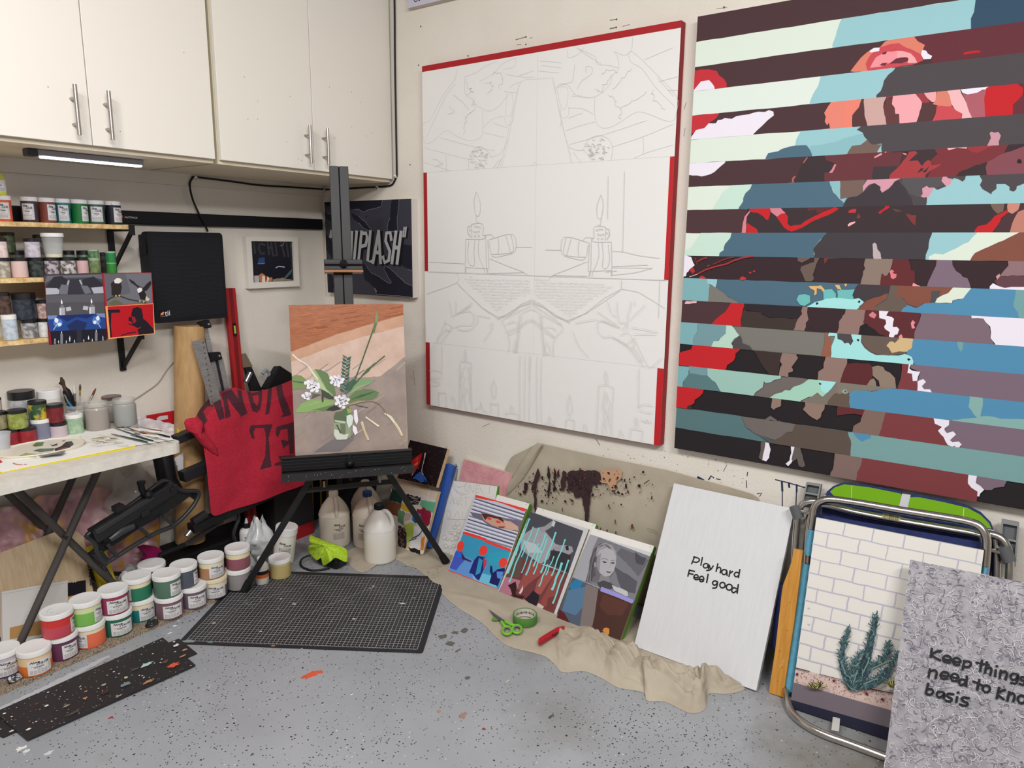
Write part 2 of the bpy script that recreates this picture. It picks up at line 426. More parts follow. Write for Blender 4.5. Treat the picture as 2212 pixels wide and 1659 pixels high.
cabinet(xe + .018, XW - .012, xm,((((669,270),0),((673,353),0)),(((707,277),0),((711,357),0))), 'white two-door wall cabinet reaching into the corner above the dark lettered canvas')
# ---------------------------------------------------------------- light bar under the cabinet
p0, p1 = onZ((62,331),1.724), onZ((308,354),1.724); yb = (p0.y + p1.y) / 2
t = thing('light_bar',(p0.x, yb,1.715), 'slim lit LED light bar mounted under the left white cabinet', 'light')
b = MB(); b.box((p0.x, yb - .018,1.718),(p1.x, yb + .018,1.737), P(150,150,156,.4,.3)); b.build('housing', t, bevel=.003)
b = MB(); b.box((p0.x + .03, yb - .013,1.712),(p1.x - .004, yb + .013,1.7185), P(214,222,255,.3,0, emit=9.0)); b.build('diffuser', t, bevel=.003)
b = MB(); b.box((p0.x - .014, yb - .02,1.714),(p0.x + .018, yb + .02,1.7375), P(60,60,68,.4)); b.build('end_cap', t, bevel=.004)
# ---------------------------------------------------------------- cable and clips
BLK = P(22,22,26,.45)
cb = MB()
pts = [V((XW - .006, onX((852,0), XW).y,2.74))] + [onX(q, XW - .006) for q in ((852,0),(853,120),(855,250),(857,370),(856,381),(850,395),(842,401),(818,404),(790,405),(760,407),(730,409))]
yq = YW - .026
pts += [onY(q, yq) for q in ((700,409),(640,405),(560,400),(500,392),(425,383),(415,386),(410,400),(416,430),(430,462),(440,480),(449,500))]
cb.tube(smoothpts(pts,5),.0042, BLK,8)
tag(cb.build('power_cable'), 'thin black cable running down the wall corner and under the cabinets', 'cable')
for q, mode, lb in (((857,381), 'x', 'white cable clip on the right wall beside the cabinet corner'),((818,405), 'x', 'white cable clip under the cabinet right of the easel mast'),
                    ((699,410), 'y', 'white cable clip under the cabinet left of the easel mast'),((420,385), 'y', 'white cable clip where the black cable turns down to the black box')):
    c = onX(q, XW) if mode == 'x' else onY(q, YW - .019)
    d = V((-1,0,0)) if mode == 'x' else V((0,-1,0))
    b = MB(); sx = V((0,1,0)) if mode == 'x' else V((1,0,0)); zc = V((0,0,1))
    b.tube([c, c + d * .013],.0075, P(232,228,220),14); b.tube([c + d * .013 + zc * -.004, c + d * .015 + zc * -.004],.003, P(120,116,110,.3,1),10)
    tag(b.build('cable_clip'), lb, 'clip', 'white cable clips')
# ---------------------------------------------------------------- black wall rail
ra = onY((255,452), YW - .02); rb = onY((697,473.5), YW - .02); zl = onY((697,496.5), YW - .02).z
t = thing('wall_rail',((ra.x + rb.x) / 2, YW - .01, zl), 'long black tool rail screwed to the wall under the cabinets', 'rail')
b = MB(); b.box((.9, YW - .022, zl),(rb.x, YW, rb.z), P(17,17,22,.5)); b.build('rail_body', t, bevel=.004)
b = MB(); zt = onY((266,471), YW - .023).z
text_on(b, lambda x, y: (x, YW - .0226, y), 'FASTTRACK', P(205,205,210), onY((269,468), YW - .022).x, zt, width=onY((297,468), YW - .022).x - onY((269,468), YW - .022).x, bold=.012, shear=.2)
q = onY((263,468), YW - .0226); b.face([q + V((-.006,0,-.006)), q + V((.004,0,-.006)), q + V((.006,0,.006)), q + V((-.004,0,.003))], P(200,84,50))
b.build('lettering', t, label='pale printed brand lettering')
# ---------------------------------------------------------------- black box with the small logo
yb = YW - .095
c = [onY(q, yb) for q in ((332,697),(492,688),(480,503),(318,500))]
x0, x1, z0, z1 = (c[0].x + c[3].x) / 2, (c[1].x + c[2].x) / 2, (c[0].z + c[1].z) / 2, (c[2].z + c[3].z) / 2
t = thing('equipment_box',((x0 + x1) / 2, YW - .05, z0), 'flat black plastic wall box with a small orange logo', 'box')
BK = P(21,22,27,.55)
b = MB(); b.box((x0 + .012, YW - .055, z0 + .012),(x1 - .012, YW, z1 - .012), P(24,25,29,.5)); b.build('back_box', t, bevel=.005)
b = MB(); pl = rounded([(x0, z0),(x1, z0),(x1, z1),(x0, z1)],.018)
b.prism([(x, yb, z) for x, z in pl],(0,.045,0), BK)
n = len(pl)
for k in range(60):
    z = z0 + .02 + k * (z1 - z0 - .04) / 60; b.box((x0 + .015, yb - .0006, z),(x1 - .015, yb, z + .0022), P(34,35,41,.6))
b.build('cover', t, bevel=.003)
for z in (z1 - .07, z0 + .07):
    b = MB(); b.box((x0 - .006, yb + .012, z - .018),(x0 + .012, yb + .06, z + .018), P(18,18,22,.4)); b.build('hinge', t, bevel=.002)
b = MB(); a = Art(b,(x0, yb - .0008, z0),(1,0,0),(0,0,1),(0,-1,0))
L = a.loc
a.poly([(342,671),(366,670),(367,686),(344,687)],(14,14,18))
a.poly([(346,681),(353,681),(354.5,673),(348,676)],(232,110,60)); a.poly([(347,678),(352,674),(354,676),(349,680)],(250,170,130))
l0 = L((356,682)); text_on(b, lambda x, y: a.o + V((x,-.0008, y)), 'tii', P(215,215,215), l0[0], l0[1], height=.02, bold=.01)
a.stroke([(346.5,684),(362,683)],.0012,(150,150,150)); b.build('logo_plate', t, label='black plate with orange mark')
# ---------------------------------------------------------------- white framed picture
yf = YW - .03
FR = P(224,219,210,.5)
oc = [onY(q, yf) for q in ((537,624),(648,618),(643,511),(532,513))]
x0, x1, z0, z1 = (oc[0].x + oc[3].x) / 2, (oc[1].x + oc[2].x) / 2, (oc[0].z + oc[1].z) / 2, (oc[2].z + oc[3].z) / 2
ic = [onY(q, yf) for q in ((548.7,611.7),(637.6,605.8),(633.2,520.8),(542.7,521.8))]
a0, a1, b0, b1 = (ic[0].x + ic[3].x) / 2, (ic[1].x + ic[2].x) / 2, (ic[0].z + ic[1].z) / 2, (ic[2].z + ic[3].z) / 2
t = thing('framed_picture',((x0 + x1) / 2, YW - .015, z0), 'small dark photograph in a wide white frame on the left wall', 'picture')
b = MB()
b.box((x0, yf, z0),(x1, YW, b0), FR); b.box((x0, yf, b1),(x1, YW, z1), FR); b.box((x0, yf, b0),(a0, YW, b1), FR); b.box((a1, yf, b0),(x1, YW, b1), FR)
b.build('frame', t)
b = MB(); b.box((a0, yf + .012, b0),(a1, yf + .016, b1), P(26,28,38,.25)); a = Art(b,(a0, yf + .012, b0),(1,0,0),(0,0,1),(0,-1,0))
Zf = (300,380,5.027)
for q in ([(1245,715),(1262,835)],[(1310,740),(1300,790),(1330,845),(1360,840)],[(1330,735),(1365,750)],[(1395,715),(1415,850)],[(1400,780),(1440,780)],[(1435,715),(1455,855)],[(1480,720),(1500,862),(1460,865)],[(1545,720),(1580,870)],[(1600,715),(1625,875)],[(1645,715),(1660,850)]):
    a.stroke(q,.011,(58,58,64), Zf)
a.poly([(1300,890),(1365,885),(1368,955),(1290,958)],(44,70,120), Zf); a.poly([(1290,948),(1366,945),(1366,956),(1290,958)],(90,120,160), Zf)
a.stroke([(1488,997),(1520,982),(1580,990)],.005,(190,170,200), Zf)
a.poly([(1300,1075),(1340,1060),(1380,1100),(1450,1095),(1440,1150),(1320,1160)],(190,120,80), Zf, wob=.004); a.poly([(1340,1080),(1420,1100),(1400,1150),(1330,1155)],(230,215,195), Zf, wob=.004)
a.poly([(1370,1085),(1395,1090),(1385,1150),(1372,1150)],(150,60,50), Zf); a.poly([(1450,1125),(1560,1110),(1680,1135),(1680,1140),(1450,1152)],(140,128,106), Zf, wob=.003)
a.poly([(1250,1085),(1300,1080),(1310,1160),(1255,1164)],(180,178,184), Zf); a.poly([(1570,1110),(1640,1030),(1665,1010),(1650,1060),(1600,1110)],(70,96,100), Zf)
a.stroke([(1530,760),(1560,755),(1578,715)],.003,(170,140,90), Zf)
b.build('print', t)
# ---------------------------------------------------------------- shelves
xb = onY((235,495), YW - .01).x; yfr = onX((279,488), xb).y
def shz(q): return onY(q, yfr).z
shelf_z = [(shz((0,480)) + shz((272,484))) / 2,(shz((0,601)) + shz((95,600))) / 2,(shz((0,740)) + shz((107,728))) / 2]
WOOD = noisy('shelf_pine',(206,170,112),(226,196,142),14,.6, stretch=(1,8,8))
EDGE = noisy('shelf_edge',(190,150,92),(232,204,150),60,.7)
BRK = P(24,23,26,.5)
for k, (z, wl) in enumerate(zip(shelf_z,('top', 'middle', 'bottom'))):
    t = thing('wall_shelf',(1.0, YW - .08, z - .02), 'pine board wall shelf on black brackets, %s of three with jars' % wl, 'shelf', 'pine jar shelves')
    b = MB(); b.box((.2, yfr, z - .016),(xb - .004 if k else xb + .002, YW - .012, z), WOOD)
    b.box((.2, yfr - .0006, z - .016),(xb - .004 if k else xb + .002, yfr + .0001, z), EDGE); b.build('board', t)
    zb = z - .017
    for xx in (xb + .006,.45):
        b = MB(); w = .022
        b.box((xx - w / 2, YW - .012, zb - .165),(xx + w / 2, YW, zb), BRK)
        b.box((xx - w / 2, yfr - .006, zb - .007),(xx + w / 2, YW - .012, zb), BRK)
        if k != 1: b.box((xx - w / 2, yfr - .008, zb - .022),(xx + w / 2, yfr - .004, zb + .018), BRK)
        b.bar((xx, yfr + .002, zb - .012),(xx, YW - .012, zb - .148),.018,.008, BRK, up=(1,0,0))
        b.build('bracket', t)
# ---------------------------------------------------------------- prints clipped to the shelf fronts
def shelf_print(px, side, yy, label):
    b = MB(); f = [onY(q, yy) for q in px]
    for i, q in enumerate(f): q.y += -.004 if i < 2 else 0
    n = (f[1] - f[0]).cross(f[3] - f[0]).normalized()
    if n.y > 0: n = -n
    mid = sum(f, V()) / 4
    f = [onP(q, mid, n) for q in px]
    b.hexa([p - n * .012 for p in f] + f, side, P(60,60,68))
    u = (f[1] - f[0]).normalized(); v = n.cross(u).normalized()
    a = Art(b, f[0], u, v, n); o = lambda: tag(b.build('photo_print'), label, 'print', 'printed collages on the shelf fronts')
    return a, o
yp = yfr - .022
a, done = shelf_print([(109,745),(230,735.5),(222,589),(97,593)], P(120,24,34), yp, 'grey and blue printed collage of lighters and candles hung on the shelf fronts')
Z = (0,560,5.53)
a.poly([(527,195),(1225,175),(1240,415),(545,432)],(70,70,78), Z); a.poly([(560,200),(1220,180),(1225,240),(1100,215),(640,225),(535,290)],(104,104,112), Z)
a.poly([(640,210),(740,200),(810,250),(800,320),(690,350),(640,340),(545,330),(600,270)],(44,44,52), Z); a.poly([(990,240),(1120,205),(1230,300),(1235,330),(1130,330),(1050,340),(970,310)],(44,44,52), Z)
a.poly([(545,345),(680,345),(720,380),(700,415),(550,425)],(176,178,188), Z); a.poly([(1090,340),(1235,325),(1240,405),(1120,410)],(176,178,188), Z)
a.poly([(730,300),(820,310),(810,420),(720,420),(700,400)],(112,112,120), Z); a.poly([(960,310),(1050,320),(1090,400),(1020,415)],(112,112,120), Z)
a.poly([(830,240),(940,235),(1000,415),(805,422)],(52,52,60), Z); a.stroke([(820,260),(808,300)],.006,(170,170,180), Z); a.stroke([(955,255),(975,295)],.006,(170,170,180), Z)
a.poly([(545,432),(1240,415),(1252,645),(562,675)],(92,90,98), Z); a.poly([(548,520),(1246,505),(1250,645),(562,675)],(82,80,86), Z)
for x, s in ((742,1),(1098,-1)):
    y = 560 if s == 1 else 550
    a.poly([(x - 35, y + 20),(x + 33, y + 15),(x + 36, y + 105),(x - 33, y + 112)],(172,172,180), Z); a.poly([(x - 22, y - 8),(x + 22, y - 10),(x + 20, y + 18),(x - 24, y + 20)],(120,120,128), Z); a.poly([(x - 30, y + 30),(x - 14, y + 28),(x - 12, y + 108),(x - 28, y + 110)],(212,212,220), Z)
    a.poly([(x + s * 42, y + 16),(x + s * 100, y + 5),(x + s * 112, y + 50),(x + s * 52, y + 62)],(188,188,196), Z); a.poly([(x - 14, y - 30),(x - 8, y - 80),(x, y - 20)],(245,245,250), Z); a.poly([(x - 16, y - 50),(x - 8, y - 84),(x + 6, y - 40),(x - 4, y - 18)],(250,250,252), Z)
a.poly([(562,675),(1252,645),(1266,830),(590,862)],(36,70,140), Z); a.poly([(562,675),(680,670),(670,710),(575,720)],(120,140,190), Z); a.poly([(1140,650),(1252,645),(1258,700),(1180,680)],(120,140,190), Z)
a.poly([(680,672),(1140,652),(1040,710),(915,690),(800,745)],(26,44,104), Z); a.poly([(800,790),(915,720),(1040,760),(1010,845),(830,852)],(30,44,92), Z)
for cx_, cy_, s in ((690,760,1),(1150,735,-1)):
    a.pblob((cx_, cy_),.016,(84,120,200), Z, j=.1); a.pblob((cx_ - 18 * s, cy_ - 30),.0065,(225,238,255), Z, ry=.009, j=.1); a.pblob((cx_ + 20 * s * -1 * -1, cy_ + 18),.0065,(225,238,255), Z, j=.1); a.stroke([(cx_, cy_),(cx_ - 50 * s, cy_ + 80)],.003,(170,180,210), Z)
a.poly([(590,862),(1266,830),(1275,968),(605,1020)],(26,26,40), Z); a.poly([(915,850),(970,846),(980,990),(918,995)],(44,44,58), Z)
for x, y0, y1, w in ((735,890,1010,30),(1148,870,975,30),(655,975,1015,24),(1228,945,972,22),(832,985,990,4),(790,1000,1008,16),(888,990,1000,22),(1000,985,992,10),(1100,980,985,10),(698,1000,1010,8)):
    a.poly([(x - w / 2, y0),(x + w / 2, y0),(x + w / 2, y1),(x - w / 2, y1)],(128,128,138), Z); a.poly([(x - 6, y0 - 8),(x, y0 - 34),(x + 6, y0 - 8),(x, y0 - 2)],(248,248,250), Z)
for x, y in ((832,940),(1056,935)): a.poly([(x - 8, y + 15),(x, y - 28),(x + 8, y + 15),(x, y + 28)],(248,248,250), Z)
a.stroke([(606,1020),(590,865)],.004,(150,24,40), Z)
done()
a, done = shelf_print([(234,732),(334.5,721),(327,588.5),(221,590)], P(190,36,42), yp - .004, 'red bordered print of two eagles above a dark figure on red')
a.poly([(1225,170),(1810,160),(1832,525),(1262,562)],(176,30,38), Z); a.poly([(1243,178),(1803,165),(1822,520),(1280,552)],(112,112,120), Z); a.poly([(1243,178),(1500,172),(1560,400),(1300,480),(1268,470)],(98,98,106), Z)
a.poly([(1325,290),(1360,260),(1440,280),(1455,330),(1440,420),(1400,440),(1330,430)],(42,36,38), Z, wob=.001); a.poly([(1362,250),(1395,225),(1440,230),(1450,265),(1420,290),(1370,285)],(226,224,222), Z)
a.poly([(1430,228),(1462,245),(1455,268),(1440,255)],(214,190,110), Z)
a.poly([(1535,230),(1600,270),(1660,320),(1700,340),(1690,370),(1640,330),(1560,280)],(44,38,40), Z, wob=.001); a.poly([(1700,350),(1760,290),(1803,255),(1806,300),(1760,370),(1720,390)],(40,34,36), Z, wob=.001)
a.poly([(1650,400),(1720,370),(1745,420),(1740,490),(1680,480)],(38,32,34), Z, wob=.001); a.poly([(1637,360),(1665,338),(1698,345),(1690,385),(1650,405)],(228,226,222), Z); a.poly([(1745,440),(1790,475),(1770,500),(1735,490)],(206,200,170), Z)
a.stroke([(1280,490),(1350,450),(1430,440),(1540,480),(1650,500),(1740,520)],.005,(60,54,50), Z); a.poly([(1300,520),(1370,480),(1470,520),(1440,545),(1320,550)],(96,100,70), Z, wob=.002)
for x, y in ((1385,440),(1425,435),(1670,500),(1715,510)): a.poly([(x - 12, y),(x, y - 18),(x + 14, y),(x, y + 12)],(206,170,80), Z)
a.poly([(1258,562),(1832,525),(1851,890),(1295,955)],(232,172,104), Z); a.poly([(1284,566),(1826,535),(1840,885),(1315,938)],(186,20,34), Z)
D2 = (30,22,34)
a.poly([(1285,605),(1420,600),(1440,620),(1430,638),(1330,640),(1325,800),(1340,935),(1318,936),(1300,700)], D2, Z)
a.poly([(1570,640),(1585,590),(1640,568),(1690,590),(1705,660),(1710,710),(1760,750),(1830,830),(1838,880),(1660,905),(1640,840),(1690,810),(1640,820),(1580,790),(1510,770),(1590,770),(1560,740),(1535,740),(1535,690),(1565,690)], D2, Z)
a.stroke([(1450,910),(1530,885),(1620,870)],.004, D2, Z); a.poly([(1570,680),(1610,690),(1630,740),(1600,770),(1580,730)],(150,30,44), Z)
done()

# ---------------------------------------------------------------- large striped painting on the right wall
SX = 2.52
tl = onX((1506.6,36.1), SX); bl = onX((1457.2,967.8), SX)
y0 = (tl.y + bl.y) / 2; WS = 1.219; HS = tl.z - bl.z
mb = MB(); q = [(SX, y0, bl.z),(SX, y0 - WS, bl.z),(SX, y0 - WS, tl.z),(SX, y0, tl.z)]
KK = (36,30,33); M = (74,50,54)
mb.hexa([V(p) + V((XW - SX - .002,0,0)) for p in q] + [V(p) for p in q], P(190,180,165), P(*KK))
A = Art(mb, q[0],(0,-1,0),(0,0,1),(-1,0,0))
T1, T2, T3, T4 = (1480,0,5.821), (1840,0,5.82), (1460,270,5.821), (1830,270,5.79)
T5, T6, T7, T8 = (1450,540,5.672), (1820,540,5.643), (1440,800,5.53), (1820,800,5.53)
X = 4600
G, G2, Gm = (218,229,217), (220,230,222), (196,222,208); L, L2, L3 = (150,196,203), (136,184,191), (124,172,178)
B = (76,106,124); NVY = (50,76,98); g = (76,70,74); R = (192,34,40); r = (98,46,54); W = (232,226,238)
Pk, O, TA, MV = (232,166,172), (216,126,106), (138,116,106), (120,102,116)
BL, TE, AQ, BR, BR2, K4 = (80,138,174), (108,184,182), (162,222,222), (128,78,64), (102,88,80), (54,38,42)
RB = (122,58,62)
base = [M, G, M, G2, M, G, M, G, M, G, K4, B, M,(120,118,112), KK,(110,102,100), KK,(86,116,120), KK]
H1 = HS / 19.0
def bandz(i): return (HS - (i + 1) * H1, HS - i * H1)
for i, c in enumerate(base):
    lo, hi = bandz(i); n = 60
    A.k += A.step
    wv = lambda k, s: .0022 * noise.noise(V((k * .35, s * 3.3,0)))
    top = [(WS * k / n, min(HS, hi + (wv(k, i) if 0 < i else 0))) for k in range(n + 1)]
    bot = [(WS * k / n, max(0, lo + (wv(k, i + 1) if i < 18 else 0))) for k in range(n,-1,-1)]
    for k in range(n): A.mb.face([A.o + A.u * x + A.v * y + A.n * A.k for x, y in (bot[n - k], bot[n - k - 1], top[k + 1], top[k])], P(*c,.75))
BLOBS = [
 (1, T1, L,[(2025,-300),(2005,150),(1925,335),(1900,450),(1850,560),(1850,900),(X,900),(X,-600)]),
 (1, T2, NVY,[(1570,-300),(1560,0),(1540,150),(1500,230),(1495,330),(1495,600),(X,600),(X,-900)]),
 (2, T2, r,[(720,405),(770,470),(830,520),(915,570),(895,620),(1005,700),(1020,900),(X,900),(X,-600),(720,200)]),
 (2, T2, O,[(-20,900),(120,720),(200,650),(350,600),(420,520),(520,480),(640,430),(690,380),(710,408),(770,440),(830,520),(915,570),(880,660),(840,700),(400,900)]),
 (2, T2,(198,74,82),[(170,800),(240,680),(350,600),(500,550),(590,545),(690,600),(800,640),(870,680),(905,760),(820,800),(200,900)]),
 (2, T2,(234,146,154),[(225,850),(300,720),(400,660),(570,640),(575,740),(480,790),(360,840)]),(2, T2,(234,166,170),[(570,640),(640,640),(740,670),(800,720),(818,790),(705,790),(700,740),(570,740)]),
 (2, T2,(104,46,56),[(470,800),(560,738),(690,715),(712,735),(705,770),(620,800)]),(2, T2,(104,46,56),[(350,820),(390,788),(450,788),(420,820)]),(2, T2,(104,46,56),[(378,672),(410,648),(448,650),(430,678),(390,688)]),
 (2, T2, W,[(220,640),(280,600),(355,598),(345,640),(250,656)]),(2, T2, W,[(868,680),(890,622),(930,640),(960,678),(1005,700),(995,742),(905,748)]),(2, T2, R,[(1398,680),(1420,655),(1612,635),(1616,662),(1410,690)]),
 (2, T1,(192,48,58),[(60,905),(200,878),(300,868),(400,892),(430,950),(490,990),(522,1060),(520,1150),(60,1200)]),(2, T1, W,[(115,1130),(200,1022),(300,1012),(345,1045),(372,1090),(372,1200),(100,1200)]),
 (3, T1, L,[(1710,800),(1705,905),(1700,990),(1670,1090),(1600,1200),(1560,1330),(X,1330),(X,300)]),(3, T2, g,[(615,700),(605,810),(550,850),(530,890),(455,940),(410,1010),(390,1090),(360,1150),(310,1195),(310,1500),(X,1500),(X,-200)]),
 (4, T1,(192,48,58),[(40,1420),(445,1400),(400,1480),(310,1545),(240,1610),(40,1700)]),(4, T1, W,[(60,1740),(140,1640),(240,1612),(300,1545),(390,1552),(410,1508),(450,1510),(500,1488),(590,1492),(640,1468),(720,1450),(800,1436),(920,1410),(1000,1405),(1060,1380),(1110,1405),(1112,1450),(1040,1510),(960,1590),(860,1690),(820,1800),(60,1900)]),
 (4, T1,(226,130,114),[(1862,1210),(1850,1270),(1800,1330),(1752,1420),(1772,1470),(1760,1530),(1785,1570),(1812,1550),(1820,1650),(2115,1650),(2095,1480),(2140,1430),(2200,1280),(2400,1150)]),
 (4, T2,(230,130,112),[(-60,1200),(148,1180),(140,1250),(110,1290),(90,1350),(10,1450),(0,1600),(-100,1600)]),(4, T2,(84,54,54),[(146,1190),(170,1450),(200,1590),(0,1590),(10,1450),(90,1350),(110,1290)]),
 (4, T2,(200,163,157),[(150,1170),(422,1150),(435,1230),(405,1290),(390,1350),(410,1450),(442,1530),(430,1600),(205,1600),(160,1450)]),(4, T2,(136,58,64),[(420,1140),(530,1130),(520,1220),(440,1242)]),(4, T2,(100,58,58),[(438,1238),(525,1235),(500,1320),(550,1390),(560,1440),(600,1450),(600,1590),(440,1590),(400,1350)]),
 (4, T2,(234,164,172),[(525,1140),(740,1120),(800,1180),(865,1240),(888,1310),(860,1400),(830,1500),(800,1590),(598,1590),(595,1440),(552,1435),(545,1360),(500,1310),(515,1220)]),(4, T2,(150,60,68),[(738,1100),(898,1090),(905,1180),(960,1240),(980,1295),(890,1300),(820,1200)]),
 (4, T2,(82,54,54),[(888,1290),(1060,1300),(1070,1350),(1050,1430),(1000,1490),(960,1590),(800,1590),(860,1400)]),(4, T2,(232,166,172),[(895,1080),(1072,1070),(1055,1280),(1010,1275),(950,1230),(905,1180)]),
 (4, T2,(214,126,108),[(1072,1070),(1155,1060),(1240,1210),(1255,1335),(1130,1345),(1020,1310),(1050,1270)]),(4, T2,(198,74,82),[(1070,1328),(1260,1335),(1390,1430),(1390,1560),(990,1590),(1050,1430)]),
 (4, T2,(234,180,184),[(1155,1060),(1335,1050),(1380,1180),(1450,1300),(1530,1440),(1530,1560),(1390,1560),(1385,1430),(1300,1380),(1250,1300),(1235,1200)]),(4, T2, W,[(1330,1040),(1735,1000),(1738,1080),(1690,1125),(1640,1130),(1580,1165),(1450,1190),(1385,1172)]),
 (4, T2,(170,92,104),[(1385,1172),(1450,1190),(1580,1165),(1690,1118),(1680,1560),(1540,1560),(1420,1250)]),(4, T2, R,[(1733,980),(2040,960),(2060,1020),(2155,1110),(2150,1200),(2030,1320),(2025,1560),(1678,1560),(1670,1230),(1690,1115),(1735,1080)]),(4, T2,(102,46,56),[(2040,900),(X,700),(X,1600),(2022,1560),(2030,1320),(2150,1200),(2155,1110)]),
 (5, T3, L,[(1585,-60),(1570,90),(1520,180),(1500,260),(1400,330),(1500,500),(3000,400),(3000,-200)]),(5, T3, L2,[(1680,262),(1800,250),(2000,210),(2212,140),(2500,60),(2500,500),(1715,500)]),(5, T3, B,[(1110,460),(1165,350),(1290,330),(1330,300),(1420,278),(1502,262),(1640,252),(1680,300),(1715,365),(1715,500),(1100,500)]),
 (5, T4, g,[(190,-100),(185,10),(120,60),(190,100),(215,150),(245,185),(300,245),(430,238),(430,460),(X,400),(X,-400)]),(5, T4,(114,94,87),[(-30,420),(60,260),(170,245),(250,188),(310,245),(432,242),(400,300),(330,420)]),(5, T4,(198,146,160),[(1780,100),(1810,82),(1845,98),(1890,88),(1918,130),(1900,205),(1900,260),(1755,260),(1795,160)]),
 (6, T3, W,[(100,380),(635,400),(620,470),(560,520),(490,590),(400,635),(320,652),(270,632),(210,632),(100,620)]),(6, T3,(58,48,52),[(1720,300),(1850,300),(1890,450),(2000,490),(1950,560),(1880,600),(1870,780),(1480,780),(1540,600),(1590,480)]),(6, T3,(100,54,60),[(1850,300),(2400,300),(2400,780),(1870,780),(1870,600),(1960,590),(2010,490),(1890,450)]),
 (6, T3,(214,134,142),[(1998,490),(2018,500),(1970,605),(1925,600),(1960,560)]),(6, T3,(176,96,100),[(1648,403),(1600,475),(1612,482),(1660,415)]),(6, T3,(176,96,100),[(1455,720),(1462,670),(1500,640),(1512,650),(1482,680),(1480,720)]),
 (6, T4,(102,52,58),[(-100,250),(520,200),(700,330),(640,540),(330,530),(300,760),(-100,760)]),(6, T4,(62,54,58),[(330,522),(640,512),(540,630),(540,740),(300,740)]),(6, T4,(62,48,52),[(530,200),(1030,200),(1135,340),(1040,440),(950,520),(900,450),(760,455),(860,340),(560,340)]),
 (6, T4,(120,50,56),[(1035,200),(2080,120),(2080,205),(1970,350),(1740,470),(1400,590),(1350,740),(960,740),(1060,550),(1200,490),(1050,490),(1040,440),(1130,360)]),(6, T4,(162,60,64),[(520,720),(545,620),(640,530),(780,340),(850,322),(880,348),(770,452),(880,440),(935,515),(965,470),(1010,440),(1045,450),(1050,500),(1195,488),(1050,565),(980,625),(960,740)]),
 (6, T4,(58,44,46),[(865,608),(925,545),(962,540),(940,570)]),(6, T4,(58,44,46),[(945,585),(985,560),(1025,510),(1000,575),(970,592)]),(6, T4,(150,54,58),[(1490,180),(1900,160),(1900,215),(1800,270),(1620,350),(1550,330),(1500,290)]),(6, T4,(236,180,184),[(1225,258),(1480,228),(1505,292),(1380,290),(1275,322)]),
 (6, T4,(58,44,50),[(2080,120),(X,0),(X,200),(2212,262),(1960,360)]),(6, T4,(130,74,84),[(1760,460),(1970,350),(2212,268),(X,100),(X,760),(1760,760),(1735,530)]),(6, T4,(58,46,50),[(1380,610),(1600,510),(1755,462),(1735,530),(1755,760),(1300,760)]),(6, T4,(44,30,34),[(2122,460),(2135,430),(2180,428),(2180,480),(2140,480)]),
 (6, T4,(226,150,158),[(110,340),(180,322),(175,350),(115,356)]),(6, T4,(226,150,158),[(340,398),(432,352),(440,372),(345,412)]),(6, T4,(226,150,158),[(465,330),(515,298),(522,322),(480,347)]),(6, T4,(226,150,158),[(698,345),(738,358),(748,376),(712,370)]),
 (7, T3, Gm,[(740,690),(700,760),(600,840),(450,1080),(450,1200),(850,1200),(1000,690)]),(7, T3, B,[(950,600),(960,740),(940,800),(880,860),(850,920),(850,960),(795,1040),(760,1200),(2250,1200),(2130,990),(1990,850),(1950,760),(1880,600)]),(7, T3, L2,[(1885,620),(2132,600),(2130,700),(2145,800),(2150,920),(2125,1000),(1990,850),(1950,760)]),
 (7, T4, g,[(200,560),(X,300),(X,1100),(-100,1100),(0,910),(140,880),(200,780)]),(7, T4,(62,55,60),[(10,910),(140,880),(350,720),(640,690),(800,900),(850,1100),(-100,1100)]),(7, T4,(114,94,87),[(-100,560),(320,560),(200,750),(205,830),(130,890),(-80,930)]),(7, T4,(206,150,166),[(200,832),(200,760),(250,690),(310,610),(365,610),(382,675),(540,670),(600,600),(650,600),(665,672),(600,710),(520,790),(440,845),(415,810),(418,770),(350,722),(270,748)]),
 (7, T4,(84,80,84),[(660,600),(1230,560),(1200,760),(1100,790),(930,890),(880,895),(780,860),(700,740)]),(7, T4, L,[(980,1080),(1000,900),(1085,785),(1130,812),(1240,765),(1330,662),(1380,680),(1440,712),(1480,680),(1490,640),(1535,600),(1665,588),(1662,640),(1685,690),(1655,750),(1700,800),(1800,868),(1815,845),(1870,795),(1875,738),(1980,740),(2030,770),(2035,820),(2080,838),(2110,810),(2120,765),(2212,735),(X,700),(X,1100)]),
 (7, T4,(206,150,166),[(922,890),(945,860),(940,800),(1000,758),(1020,785),(1085,783),(1015,905),(960,908)]),(7, T4,(206,150,166),[(1180,700),(1195,650),(1222,630),(1265,668),(1322,672),(1290,740),(1245,768)]),
 (8, T3,(58,46,50),[(920,940),(X,900),(X,1480),(820,1480)]),(8, T3, R,[(905,960),(1150,960),(1195,1100),(1165,1188),(1140,1195),(1110,1150),(1030,1105),(930,1090)]),(8, T3,(210,126,140),[(1150,940),(1300,940),(1310,1030),(1380,1110),(1320,1115),(1280,1160),(1195,1098)]),(8, T3, R,[(1330,1112),(1382,1110),(1415,1150),(1408,1240),(1440,1275),(1570,1250),(1660,1190),(1800,1120),(2000,1035),(2050,1050),(2030,1072),(1900,1140),(1700,1220),(1580,1300),(1450,1342),(1360,1290),(1270,1160)]),
 (8, T3,(212,128,140),[(925,1080),(865,1150),(850,1230),(810,1450),(880,1450),(885,1230),(897,1150),(938,1095)]),(8, T3, R,[(895,1228),(960,1270),(1020,1310),(1045,1360),(1050,1450),(880,1450)]),(8, T3,(94,46,50),[(1650,950),(2200,940),(2150,1000),(2000,1035),(1780,1115),(1770,1060),(1660,1085)]),
